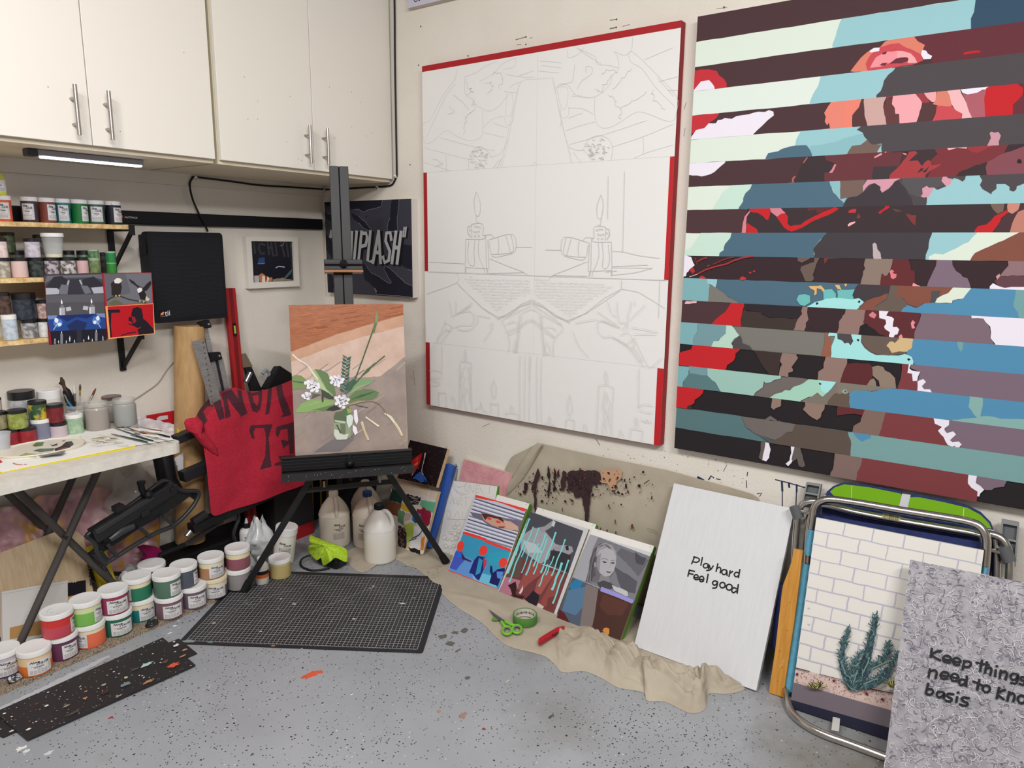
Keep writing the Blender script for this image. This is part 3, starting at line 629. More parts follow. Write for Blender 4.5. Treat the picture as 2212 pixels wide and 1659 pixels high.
 (8, T4, R,[(495,988),(520,965),(546,972),(520,1040),(405,1115),(388,1098),(470,1040)]),(8, T4,(190,52,58),[(18,1078),(60,1050),(118,1050),(110,1095),(25,1098)]),(8, T4,(236,176,182),[(2,1250),(40,1220),(105,1202),(102,1225),(20,1272)]),(8, T4,(124,54,52),[(735,1102),(810,1130),(865,1128),(855,1250),(835,1248),(780,1180)]),(8, T4,(92,68,60),[(560,1045),(620,1060),(700,1080),(610,1085)]),(8, T4,(120,60,52),[(120,1160),(145,1105),(175,1150),(150,1175)]),
 (8, T4,(116,94,86),[(1765,900),(1985,880),(1950,1080),(1880,1108),(1820,1060)]),(8, T4, M,[(2190,880),(X,800),(X,1450),(1780,1450),(1930,1180)]),(8, T4,(198,134,118),[(2050,900),(2200,880),(2140,1060),(2060,1112),(2010,1090),(1998,1040),(2010,980)]),(8, T4, R,[(2010,1058),(2018,1095),(1930,1160),(1915,1205),(1770,1400),(1590,1400),(1600,1320),(1640,1268),(1740,1250),(1850,1140)]),(8, T4,(186,124,110),[(2250,1040),(X,900),(X,1450),(1990,1450),(2060,1250),(2070,1210),(2140,1090)]),
 (9, T3, Gm,[(350,1300),(200,1540),(50,1620),(50,1800),(600,1800),(720,1300)]),(9, T3,(74,104,122),[(720,1300),(690,1420),(620,1500),(600,1550),(602,1570),(555,1610),(500,1800),(1760,1800),(1735,1560),(1780,1480),(1980,1300)]),(9, T3,(64,59,64),[(2000,1250),(X,1200),(X,1850),(1715,1800),(1745,1620),(1732,1560),(1790,1480)]),(9, T4,(186,170,174),[(322,1490),(345,1473),(372,1492),(376,1550),(418,1595),(450,1800),(345,1800),(320,1580)]),
 (9, T4, L,[(1090,1250),(1035,1430),(1015,1540),(985,1620),(970,1800),(1500,1800),(1750,1250)]),(9, T4,(216,226,212),[(1720,1250),(X,1100),(1950,1500),(1480,1850),(1000,1850),(1030,1640),(1100,1612),(1200,1620),(1350,1550),(1520,1460)]),(9, T4, BR,[(2300,1270),(X,1100),(X,1850),(1460,1800),(1600,1600),(1950,1440)]),
 (10, T5, W,[(60,20),(250,88),(270,150),(288,185),(225,240),(210,270),(190,272),(185,322),(60,330)]),(10, T5,(104,88,80),[(1560,40),(1740,40),(1700,110),(1600,155),(1552,132)]),(10, T5,(104,88,80),[(1760,40),(1840,40),(1780,180),(1735,300),(1752,350),(1720,385),(1640,382),(1615,300),(1580,240),(1600,200),(1750,150)]),(10, T5,(112,50,50),[(1860,30),(1985,30),(1885,172)]),
 (10, T5,(190,52,56),[(338,340),(380,318),(425,335),(412,360),(350,356)]),(10, T5,(190,52,56),[(838,345),(880,323),(928,345),(900,366),(845,367)]),(10, T5,(170,46,52),[(215,250),(270,205),(290,260),(270,292)]),(10, T5,(190,52,56),[(955,280),(972,262),(990,280),(972,296)]),(10, T5,(190,52,56),[(1002,262),(1018,244),(1036,262),(1018,280)]),
 (10, T6,(136,118,108),[(300,30),(625,30),(610,150),(590,240),(552,310),(520,322),(500,300),(480,285),(460,420),(450,520),(180,520),(255,300),(250,265),(280,230),(265,180)]),(10, T6,(98,42,46),[(625,30),(780,30),(830,180),(838,245),(882,260),(880,400),(850,440),(850,520),(450,520),(480,285),(530,322),(560,300),(600,240)]),(10, T6,(220,122,132),[(568,262),(600,236),(628,260),(612,280),(660,300),(655,335),(622,352),(585,347),(580,300)]),(10, T6,(232,150,160),[(848,432),(868,402),(920,428),(948,440),(930,520),(850,520)]),
 (10, T6,(124,104,120),[(1160,40),(1342,40),(1345,180),(1380,260),(1440,290),(1470,325),(1525,340),(1560,460),(1560,540),(980,540),(1100,280),(1145,190)]),(10, T6,(140,110,114),[(2000,40),(X,0),(X,330),(1920,315),(2018,190)]),(10, T6,(96,64,72),[(1915,316),(1990,322),(2070,305),(2150,318),(X,300),(X,540),(1980,540),(1850,380)]),(10, T6, W,[(1790,540),(1800,440),(1840,400),(1900,440),(1980,458),(2060,445),(2150,448),(X,440),(X,560)]),(10, T6,(206,140,146),[(1870,320),(1910,290),(1927,318),(1890,362)]),
 (11, T5, L3,[(0,300),(450,330),(478,430),(460,700),(0,700)]),(11, T5, L,[(440,330),(568,330),(560,420),(545,460),(500,430),(450,410)]),(11, T5,(120,118,112),[(478,425),(545,460),(640,520),(700,580),(820,640),(820,700),(450,700),(460,520)]),(11, T5, TE,[(1535,605),(1560,555),(1640,538),(1700,560),(1708,640),(1640,690),(1580,672)]),(11, T5, TE,[(1862,505),(1890,490),(1970,475),(2020,530),(2022,580),(1870,610)]),(11, T5, TE,[(2080,490),(2300,484),(2300,620),(2060,590)]),(11, T5, AQ,[(1670,690),(1760,640),(1830,625),(1900,600),(2000,580),(2300,610),(2300,800),(1680,760)]),
 (11, T5,(216,176,114),[(1690,440),(1740,445),(1840,433),(1887,490),(1860,512),(1840,480),(1790,465),(1785,540),(1758,558),(1762,500),(1702,470)]),(11, T5,(216,176,114),[(2008,428),(2060,425),(2088,492),(2040,475)]),(11, T5,(216,176,114),[(2120,410),(2155,410),(2150,445),(2130,448)]),(11, T5, KK,[(1770,655),(1785,638),(1805,655),(1785,672)]),
 (11, T6, TE,[(-60,490),(140,484),(122,550),(130,605),(-60,600)]),(11, T6, AQ,[(-60,585),(130,598),(200,585),(267,630),(240,660),(180,708),(100,800),(-60,800)]),(11, T6,(64,56,60),[(210,380),(605,380),(605,490),(550,530),(270,632),(200,585),(140,595),(125,545),(160,470)]),(11, T6, BR,[(545,530),(550,590),(400,690),(380,800),(100,800),(290,620)]),(11, T6, BR2,[(600,380),(720,380),(665,560),(740,590),(800,670),(740,800),(380,800),(400,690),(500,640),(555,580)]),(11, T6, BR,[(700,380),(1450,380),(1400,470),(1290,530),(1150,590),(1070,655),(980,650),(910,702),(800,665),(740,585),(650,570),(665,510)]),
 (11, T6,(78,76,76),[(1075,505),(1190,498),(1178,570),(1115,650),(1065,656),(1085,580)]),(11, T6,(216,226,210),[(1380,420),(1600,420),(1580,470),(1480,590),(1350,612),(1335,648),(1125,642),(1150,590),(1290,525)]),(11, T6, BL,[(728,720),(800,668),(860,695),(910,702),(1000,655),(1130,642),(1335,648),(1350,608),(1470,590),(1600,430),(1600,380),(X,300),(X,950),(700,850)]),(11, T6,(114,158,160),[(2120,400),(X,400),(X,950),(2150,900),(2140,760),(2085,690)]),(11, T6, KK,[(184,633),(203,615),(222,633),(203,652)]),
 (12, T5,(234,176,186),[(165,650),(190,628),(315,625),(310,652),(170,660)]),(12, T5, R,[(760,600),(895,600),(895,680),(870,770),(860,860),(865,1020),(430,960),(580,820),(680,740)]),(12, T5,(42,36,41),[(895,600),(1640,620),(1600,760),(1540,840),(1200,830),(1080,760),(895,735)]),(12, T5,(62,50,47),[(890,730),(1000,782),(1090,758),(1120,800),(1200,832),(1550,842),(1490,1050),(862,1050),(855,860)]),(12, T5, K4,[(1680,640),(2200,650),(2060,860),(2060,950),(2000,1100),(1610,1100),(1670,850)]),
 (12, T5,(142,114,108),[(1625,640),(1690,640),(1665,760),(1682,850),(1650,890),(1650,940),(1600,1080),(1470,1080),(1550,850),(1605,780),(1600,750)]),(12, T5,(142,114,108),[(2160,670),(2400,680),(2350,1100),(1990,1100),(2060,950),(2060,870),(2130,780)]),(12, T6,(142,114,108),[(50,640),(300,640),(290,780),(250,880),(185,1120),(-60,1120),(0,800),(30,780)]),(12, T6,(92,42,46),[(297,640),(940,680),(960,790),(932,830),(930,880),(890,930),(880,1000),(880,1180),(540,1180),(300,900),(252,890)]),(12, T6, KK,[(215,930),(270,900),(390,960),(450,1020),(550,1060),(540,1150),(170,1150)]),
 (12, T6, W,[(450,660),(558,660),(560,750),(530,795),(600,815),(630,840),(620,890),(612,935),(670,935),(692,970),(670,1030),(640,1035),(615,1075),(580,1080),(570,1040),(580,1000),(520,965),(505,935),(530,900),(525,850),(450,825)]),(12, T6,(208,124,132),[(323,795),(340,770),(370,752),(415,790),(395,832),(340,818)]),(12, T6,(222,142,150),[(830,890),(860,855),(887,880),(872,910),(882,952),(850,955)]),(12, T6,(222,142,150),[(692,1050),(712,1022),(732,1045),(740,1110),(690,1110)]),
 (12, T6,(122,102,114),[(945,690),(1600,720),(1740,830),(1800,960),(1812,1050),(1870,1250),(875,1250),(882,980),(930,880),(960,790)]),(12, T6, W,[(1562,740),(X,700),(X,1350),(1870,1230),(1860,1140),(1800,1075),(1812,1010),(1795,930),(1745,880),(1720,830),(1580,832)]),
 (13, T5, L3,[(0,860),(338,860),(320,1000),(280,1060),(260,1240),(0,1240)]),(13, T5,(114,150,158),[(335,870),(690,890),(688,980),(660,1040),(590,1090),(500,1180),(480,1260),(255,1240),(285,1050),(320,1010)]),(13, T5,(180,212,196),[(685,900),(750,930),(840,1045),(770,1090),(738,1142),(762,1180),(755,1280),(470,1260),(520,1115),(580,1110),(670,1020)]),(13, T5,(78,72,74),[(842,1045),(868,1080),(875,1140),(960,1170),(1060,1300),(745,1280),(762,1180),(738,1142)]),
 (13, T5,(146,92,72),[(1895,980),(1945,1050),(1970,1160),(1950,1380),(1820,1380),(1885,1150)]),(13, T5, AQ,[(1925,1035),(1950,980),(2080,990),(2070,1080),(2130,1140),(2170,1140),(2200,1170),(2300,1190),(2300,1420),(1950,1420),(1970,1170),(2015,1055),(1930,1055)]),(13, T6,(76,70,74),[(-60,960),(115,970),(130,1110),(100,1157),(70,1130),(30,1135),(0,1105),(-60,1085)]),(13, T6, AQ,[(100,980),(237,980),(225,1130),(270,1190),(330,1240),(410,1280),(570,1285),(640,1282),(690,1290),(760,1268),(850,1300),(868,1350),(850,1440),(-60,1440),(-60,1110),(0,1115),(30,1140),(70,1132),(97,1158),(130,1110)]),
 (13, T6, BR2,[(235,980),(700,1000),(880,1040),(780,1260),(640,1280),(570,1285),(460,1282),(340,1240),(260,1160),(222,1110)]),(13, T6,(206,178,132),[(538,1165),(580,1112),(610,1112),(640,1135),(690,1082),(700,1040),(870,1040),(850,1190),(800,1240),(690,1238),(600,1255),(570,1190)]),(13, T6, BL,[(868,1040),(X,1000),(X,1600),(920,1480),(868,1350),(850,1300),(780,1268),(800,1225),(850,1190)]),(13, T6,(114,158,158),[(1395,1100),(1472,1110),(1460,1200),(1440,1243),(1418,1200)]),(13, T6, KK,[(176,1097),(195,1078),(214,1097),(195,1116)]),(13, T6, KK,[(788,1332),(808,1312),(828,1332),(808,1352)]),
 (14, T5, R,[(0,1280),(160,1240),(250,1220),(290,1100),(880,1120),(860,1205),(790,1270),(795,1300),(770,1350),(690,1410),(640,1540),(0,1540)]),(14, T5,(58,46,44),[(960,1130),(1400,1150),(1340,1360),(1300,1640),(1130,1430)]),(14, T5,(142,116,108),[(1388,1150),(1562,1160),(1535,1290),(1555,1320),(1530,1360),(1480,1430),(1498,1465),(1490,1495),(1440,1500),(1440,1640),(1300,1640),(1340,1440),(1360,1400),(1340,1360)]),
 (14, T5,(142,116,108),[(1915,1200),(2170,1220),(2150,1390),(2110,1480),(2030,1700),(1780,1680),(1810,1490),(1870,1440),(1868,1390),(1890,1340)]),(14, T5,(88,40,42),[(2155,1395),(2300,1380),(2300,1740),(2010,1700),(2110,1480)]),(14, T6,(142,116,108),[(-60,1200),(75,1200),(60,1380),(20,1460),(0,1560),(-60,1700)]),(14, T6,(90,40,43),[(60,1390),(190,1380),(330,1378),(375,1430),(372,1550),(290,1740),(-60,1740),(20,1460)]),(14, T6,(140,122,108),[(368,1425),(430,1408),(500,1430),(520,1470),(580,1495),(640,1560),(670,1780),(480,1780),(440,1590),(375,1530)]),(14, T6,(140,122,108),[(280,1680),(340,1580),(380,1563),(410,1600),(410,1780),(270,1780)]),
 (14, T6, RB,[(740,1300),(845,1300),(800,1490),(850,1510),(850,1580),(930,1600),(900,1800),(640,1800),(720,1530)]),(14, T6, MV,[(868,1250),(930,1380),(X,1480),(X,2100),(900,1900),(920,1600),(950,1490),(830,1440),(840,1380)]),(14, T6, W,[(815,1370),(850,1365),(820,1440),(850,1465),(950,1485),(925,1540),(910,1590),(860,1597),(850,1510),(795,1492)]),(14, T8, W,[(895,125),(965,102),(1002,135),(945,190),(980,228),(1050,226),(1085,300),(885,280),(905,190)]),
 (15, T7, L3,[(0,-60),(275,-40),(265,60),(205,130),(180,300),(0,300)]),(15, T7,(114,150,158),[(265,-100),(500,-80),(490,65),(275,35)]),(15, T7,(88,120,124),[(272,32),(485,60),(580,140),(620,200),(655,250),(650,360),(170,300),(210,130)]),(15, T7,(154,192,182),[(500,-80),(1400,-20),(1365,98),(1290,110),(1250,145),(1190,150),(1170,130),(1150,205),(1070,260),(970,420),(640,400),(655,250),(580,140),(490,60)]),
 (15, T7,(162,206,186),[(1210,345),(1300,275),(1380,262),(1420,235),(1480,240),(1520,195),(1590,170),(1640,155),(1760,60),(1850,70),(1860,240),(1910,260),(1900,310),(1860,308),(1800,265),(1740,310),(1690,315),(1610,355),(1540,470),(1210,430)]),(15, T7, AQ,[(1820,60),(2080,90),(2050,160),(1960,230),(1910,282),(1855,238)]),(15, T7, KK,[(1820,158),(1838,145),(1856,158),(1838,172)]),(15, T7,(122,114,104),[(2060,90),(2400,130),(2400,260),(2140,225),(1990,290),(1890,500),(1590,480),(1620,360),(1740,310),(1800,268),(1870,312),(1960,235)]),(15, T7,(98,84,73),[(1990,292),(2080,255),(2190,280),(2185,400),(2200,560),(1860,520),(1940,350)]),
 (15, T8,(126,120,110),[(-60,100),(670,150),(660,215),(590,210),(540,232),(420,232),(340,252),(290,235),(140,240),(100,265),(-60,280)]),(15, T8, BL,[(75,275),(140,240),(290,240),(340,250),(420,235),(590,212),(700,222),(900,180),(1500,250),(X,400),(X,1000),(1250,720),(60,560),(90,440)]),(15, T8,(98,84,73),[(-100,285),(75,275),(90,330),(80,420),(92,540),(-100,540)]),(15, T8,(132,172,168),[(1528,250),(1675,280),(1675,430),(1645,545),(1800,545),(1900,575),(X,640),(X,1100),(1260,720),(1320,588),(1440,580),(1605,565),(1505,430)]),
 (15, T7,(150,160,150),[(2090,240),(2130,220),(2160,240),(2170,270),(2130,280)]),(15, T7,(70,80,78),[(2128,248),(2142,236),(2156,248),(2142,262)]),
 (16, T7, R,[(0,160),(448,200),(440,270),(400,310),(340,348),(340,390),(300,410),(255,422),(245,560),(0,560)]),(16, T7,(58,46,42),[(255,422),(300,408),(330,560),(240,560)]),(16, T7,(142,118,108),[(1268,300),(1378,310),(1370,420),(1300,450),(1285,470),(1250,440)]),(16, T7,(142,118,108),[(1655,340),(1895,360),(1890,460),(1855,500),(1840,560),(1800,590),(1700,530),(1635,462),(1665,420)]),(16, T7,(104,98,95),[(1172,700),(1180,580),(1245,538),(1320,590),(1318,612),(1250,585),(1212,600),(1215,700)]),(16, T7,(104,98,95),[(1330,602),(1360,600),(1392,640),(1392,700),(1350,640)]),
 (16, T8,(96,44,48),[(-60,380),(290,420),(270,545),(150,515),(80,520),(-60,535)]),(16, T8,(126,102,94),[(285,430),(535,450),(480,640),(410,880),(95,860),(130,660),(215,610),(225,575)]),(16, T8, RB,[(530,450),(1095,520),(1180,660),(1145,715),(1215,790),(1260,890),(1310,1020),(390,900),(480,640)]),(16, T8, MV,[(1280,540),(X,800),(X,1300),(1350,1040),(1420,885),(1310,850),(1290,825),(1355,760),(1240,740),(1215,710),(1245,670)]),(16, T8, W,[(1080,540),(1290,560),(1270,650),(1220,690),(1218,720),(1250,742),(1320,728),(1358,762),(1290,828),(1310,855),(1390,850),(1420,885),(1360,950),(1350,1030),(1270,1000),(1350,893),(1310,905),(1265,895),(1210,795),(1145,718),(1182,675),(1110,630)]),
 (17, T7,(110,102,99),[(890,520),(1580,600),(1545,690),(1500,738),(1440,732),(1360,800),(1290,830),(1255,815),(1080,760),(960,680)]),(17, T7,(90,78,70),[(1560,600),(2500,700),(2500,1200),(1220,990),(1228,850),(1290,830),(1360,800),(1440,735),(1500,738)]),(17, T7,(74,88,92),[(1082,758),(1140,778),(1240,800),(1258,830),(1225,852)]),(17, T8,(90,78,70),[(-60,680),(80,690),(105,830),(95,1150),(-60,1150)]),(17, T8,(118,158,158),[(70,690),(X,1100),(X,2000),(92,1160),(105,830),(70,780)]),(17, T8, BL,[(90,690),(350,700),(345,805),(280,830),(235,855),(190,820)]),
 (18, T7,(98,90,85),[(1130,800),(1195,800),(1150,1080),(1100,1040),(1130,950)]),(18, T7, W,[(1195,800),(1215,800),(1245,945),(1225,1040),(1190,1088),(1145,1070),(1170,960)]),(18, T7, W,[(1485,850),(1548,860),(1540,980),(1500,1095),(1460,1138),(1425,1112),(1470,1070),(1495,980)]),(18, T7,(98,90,85),[(1545,860),(1590,880),(1640,1060),(1658,1135),(1630,1158),(1580,1140),(1560,1050),(1510,1085),(1495,1060)]),(18, T7,(126,104,98),[(2020,950),(2500,1000),(2500,1400),(1940,1330),(1965,1215),(1985,1180),(2005,1120),(2000,1090)]),(18, T8, RB,[(240,1000),(1530,1190),(1500,1350),(1615,1440),(1600,1700),(150,1450),(175,1220),(215,1160),(225,1130)]),(18, T8, MV,[(1600,1240),(1980,1280),(1930,1390),(1820,1400),(1780,1425),(1700,1425),(1590,1345)]),(18, T8, W,[(1510,1200),(1620,1220),(1590,1345),(1650,1380),(1697,1420),(1650,1465),(1640,1500),(1605,1495),(1620,1440),(1540,1400),(1498,1348)]),
]
for bd, tf, col, pts in BLOBS:
    A.poly([(x, y) for x, y in pts],(*col,.75), tf, wob=.0012, band=bandz(bd), clip=(WS, HS))
RD = (156,50,54)
for q, w, c in (([(330,292),(430,240),(560,200),(680,172),(770,130),(900,90),(1000,78)],.0055, RD),([(520,175),(600,140),(700,100),(770,88)],.004,(130,44,50)),([(335,140),(380,112),(440,95)],.005, RD),([(300,98),(320,172)],.0035,(120,46,50)),([(232,328),(322,298)],.0028,(226,160,168)),([(450,200),(472,185)],.004, RD)):
    A.stroke(q, w, c, T5)
tag(mb.build('striped_painting'), 'large striped abstract painting in dark red, mint, blue and black on the right wall', 'painting')

# ---------------------------------------------------------------- white canvas with a pencil drawing
c4 = [onX(q, SX) for q in ((922.5,873.8),(1423.5,962.5),(1474.5,42.7),(910.3,143.9))]
ya, yb2 = (c4[0].y + c4[3].y) / 2, (c4[1].y + c4[2].y) / 2; za, zb = (c4[0].z + c4[1].z) / 2, (c4[2].z + c4[3].z) / 2
mb = MB(); q = [(SX, ya, za),(SX, yb2, za),(SX, yb2, zb),(SX, ya, zb)]
REDS = P(150,32,38,.55)
mb.hexa([V(p) + V((XW - SX - .002,0,0)) for p in q] + [V(p) for p in q], REDS, P(228,226,224,.6))
A = Art(mb, q[0],(0,-1,0),(0,0,1),(-1,0,0)); CW, CH = ya - yb2, zb - za
RC = (164,32,38)
def zpx(p): return A.loc(p)[1]
def ypx(p): return A.loc(p)[0]
z1 = zpx((910.5,156)); A.lpoly([(0, z1),(CW, z1),(CW, CH),(0, CH)], RC)
zb1, zb2, zb3 = zpx((915,373)), zpx((919,586)), zpx((921,739)); ZS = (900,30,3.687)
xl = ypx((923.5,480)); xr = ypx((1440.5,480))
A.lpoly([(0, zb2),(xl, zb2),(xl, zb1),(0, zb1)], RC); A.lpoly([(xr, zb2),(CW, zb2),(CW, zb1),(xr, zb1)],(186,34,40))
xl2 = ypx((929,800)); xr2 = ypx((1416,880))
A.lpoly([(0,0),(xl2,0),(xl2, zb3),(0, zb3)], RC); A.lpoly([(xr2,0),(CW,0),(CW, zb3),(xr2, zb3)],(186,34,40))
PC = (200,199,198); PD = (190,189,188)
def pen(tf, lines, col=PC, w=.0014, sm=3):
    for l in lines: A.stroke(l, w, col, tf, smooth=sm)
for z in (zb1, zb2, zb3): A.lstroke([(0 if z != zb1 else 0, z),(CW, z)],.0013, PC)
xm = ypx((1156,500)); A.lstroke([(xm, zb3),(xm, z1)],.0011,(202,201,200))
Z1, Z2, Z3 = (900,30,3.687), (900,370,3.687), (900,650,3.687)
def zig(pts, amp, n):
    out = []
    for i in range(len(pts) - 1):
        for j in range(n):
            t = j / n; out.append((pts[i][0] * (1 - t) + pts[i + 1][0] * t + rnd.uniform(-amp, amp), pts[i][1] * (1 - t) + pts[i + 1][1] * t + rnd.uniform(-amp, amp)))
    out.append(pts[-1]); return out
pen(Z1,[[(680,1220),(740,960),(790,700),(835,540),(960,520),(1090,510)],[(1090,510),(1110,640),(1160,900),(1210,1060),(1240,1190)],[(665,1220),(725,960),(815,560)],[(1080,515),(1140,780),(1200,1050),(1230,1190)],
  [(720,645),(710,800),(745,810),(770,730),(760,640)],[(698,820),(715,882),(755,880),(775,800)],[(1118,600),(1150,740),(1190,745),(1205,600),(1150,580),(1110,600)],[(1150,760),(1150,810),(1180,832),(1210,800),(1210,740)],
  [(525,770),(525,950),(480,1000),(400,1005),(330,980),(240,930),(160,990),(100,1030),(60,1015),(50,880),(110,840),(210,650),(310,520)],[(80,980),(230,660),(310,560)],[(310,520),(320,440)],[(730,640),(650,740),(570,775),(490,735),(440,680),(385,630),(385,500)],
  [(385,500),(470,470),(560,410),(640,380)],[(500,540),(620,470),(680,400),(790,350)],[(690,440),(780,420),(790,360)],[(530,910),(600,840),(690,815)],[(610,870),(730,910)],[(530,945),(700,985)],[(60,1065),(300,1130),(420,1160)],[(50,1180),(270,1250)],[(590,1140),(670,1110),(730,1000)],
  [(190,985),(420,1050),(620,1090)],[(710,480),(850,505),(940,500)],[(800,500),(930,455)],[(980,375),(1160,390)],[(1000,410),(1150,430)],[(970,455),(1130,470)],[(740,590),(780,560),(840,540)],[(700,620),(800,630)],
  [(1420,660),(1420,820),(1460,900),(1540,905),(1640,850),(1760,780),(1880,810),(1980,850),(2050,845),(2075,760),(2070,660),(1930,500),(1710,295),(1705,380),(1800,440),(1900,580),(2060,740)],[(1720,190),(1710,295),(1650,330),(1580,300)],
  [(1250,640),(1370,668),(1460,640),(1540,560),(1560,490),(1610,440),(1600,340),(1570,300)],[(1240,655),(1360,668)],[(1200,290),(1210,350),(1290,320),(1330,270)],[(1270,270),(1420,340),(1440,400),(1530,410),(1605,430)],[(1290,280),(1360,330),(1470,400)],[(1100,590),(1190,560),(1260,640)],[(1130,560),(1230,545),(1250,480),(1260,400)],
  [(1190,930),(1310,890),(1420,860)],[(1220,1040),(1500,960),(1830,850)],[(1560,1060),(1800,980),(2040,880)],[(1730,1150),(1850,1100),(2040,1045)],[(1215,750),(1320,755),(1410,800)],[(1210,830),(1320,790)],[(1815,365),(2040,270)],[(1930,540),(2080,500)],[(1920,510),(2050,660)],[(2000,610),(2080,610)],
  [(1280,600),(1310,540),(1390,480),(1400,430),(1350,420),(1350,470)],[(1210,1060),(1270,1085),(1335,1085)],[(1330,1080),(1400,1170)],[(1250,1100),(1310,1190)],[(920,1215),(945,1180),(965,1210)],[(1805,985),(1808,1110)],[(235,1120),(240,1255)],
  [(415,1240),(420,1140),(470,1070),(520,1060),(580,1110),(600,1150)],[(1330,1080),(1360,1010),(1440,970),(1520,990),(1560,1060),(1550,1165)],[(610,1230),(660,1160)],[(640,1230),(680,1150)],[(1140,900),(1160,850)]])
pen(Z1,[zig([(440,680),(460,760),(400,830),(370,960)],14,6), zig([(395,530),(420,590),(450,620),(390,640)],12,4), zig([(1560,500),(1500,560),(1470,630),(1420,600)],14,5), zig([(1540,640),(1580,700),(1620,770),(1620,840)],14,5), zig([(550,560),(600,540),(610,610),(560,640)],14,4), zig([(600,480),(660,460),(690,520),(660,600)],14,4), zig([(1700,430),(1640,520),(1560,600)],12,5), zig([(1880,600),(1890,680),(1980,760)],14,5), zig([(1620,760),(1720,700),(1830,620)],10,5), zig([(270,740),(300,780),(250,800)],12,3), zig([(300,640),(360,700),(420,760)],8,3), zig([(1470,480),(1540,440),(1600,470)],14,4), zig([(140,1150),(210,1190),(150,1220)],12,3)], w=.0014)
for cx_, cy_, rx, ry in ((495,1150,75,85),(1445,1070,100,90)):
    for _ in range(46):
        a_ = rnd.uniform(0,6.3); f_ = math.sqrt(rnd.random()); x = cx_ + rx * f_ * math.cos(a_); y = cy_ + ry * f_ * math.sin(a_)
        pen(Z1,[[(x - 10, y),(x, y + rnd.uniform(-12,12)),(x + 10, y + rnd.uniform(-8,8)),(x + 4, y + 10)]], w=.0013, sm=2)
for s, ox, y0_ in ((1,0,0),(-1,1950,22)):
    f = lambda l: [((ox + s * x) if s == 1 else ox - x, y + y0_) for x, y in l]
    pen(Z2,[f(l) for l in ([(478,165),(460,240),(475,345),(505,345),(510,250),(478,165)],[(475,345),(485,410),(500,400)],[(395,545),(390,810)],[(555,530),(560,770),(580,810)],[(570,545),(580,775)],[(395,540),(520,540),(555,525)],[(395,765),(575,775)],[(440,420),(530,420),(530,510)],[(440,430),(445,525)],[(445,425),(410,455),(415,500),(440,525)],[(415,430),(410,480),(430,510)],
      [(580,545),(770,500),(790,630),(700,670),(605,675),(580,560)],[(755,505),(775,630),(700,655),(600,660)],[(535,510),(600,505),(620,530)],[(470,540),(460,650),(465,740),(430,745),(410,680),(420,560)],[(500,545),(495,650),(520,730),(540,770)],[(650,530),(660,600),(650,660)],[(715,515),(740,600),(750,650)],[(105,722),(270,730),(385,735)],[(585,695),(720,750),(850,800),(890,830)],[(590,812),(860,805)],[(795,605),(920,603)],[(398,770),(395,812)],[(545,780),(548,812)],[(568,780),(570,815)])], col=PD)
    for x, y in ((470,440),(490,440),(510,445),(460,480),(480,485),(500,480),(470,515),(500,515),(430,470),(550,515)): pen(Z2,[f([(x - 7, y),(x, y - 8),(x + 7, y),(x, y + 8),(x - 7, y)])], w=.0013)
pen(Z2,[[(325,810),(325,885),(85,975)],[(325,885),(650,1170),(920,1035),(1220,1195),(1635,935),(1980,1090)],[(335,900),(655,1160),(920,1020),(1210,1185),(1630,945)],[(1635,865),(1635,935)],[(1940,870),(1930,1165)],[(650,1180),(920,1050),(1220,1210)],[(1530,40),(1525,380)],[(1660,0),(1645,640)],[(1565,635),(1650,640),(1780,670),(1940,690)],[(1565,765),(1880,770)],[(1565,825),(1740,805),(1880,770)],[(1510,800),(1600,790)],[(100,800),(920,830),(1990,866)]])
for pg in ([(360,835),(905,850),(915,960),(820,1000),(640,1110),(540,1000)],[(945,850),(1590,900),(1470,970),(1230,1150),(1120,1070),(955,980)]):
    for j in range(15):           # roof tiles of the sketch
        for i in range(28):
            x = pg[0][0] + i * 25 + (j % 2) * 12 + rnd.uniform(-4,4); y = 838 + j * 23 + (i - 8) * .6 + rnd.uniform(-3,3)
            if inside((x, y), pg): d_ = rnd.uniform(8,12); pen(Z2,[[(x - d_, y - 3),(x - d_ * .6, y + d_ * .6),(x + d_ * .6, y + d_ * .6),(x + d_, y - 3)]], w=.0010, sm=0)
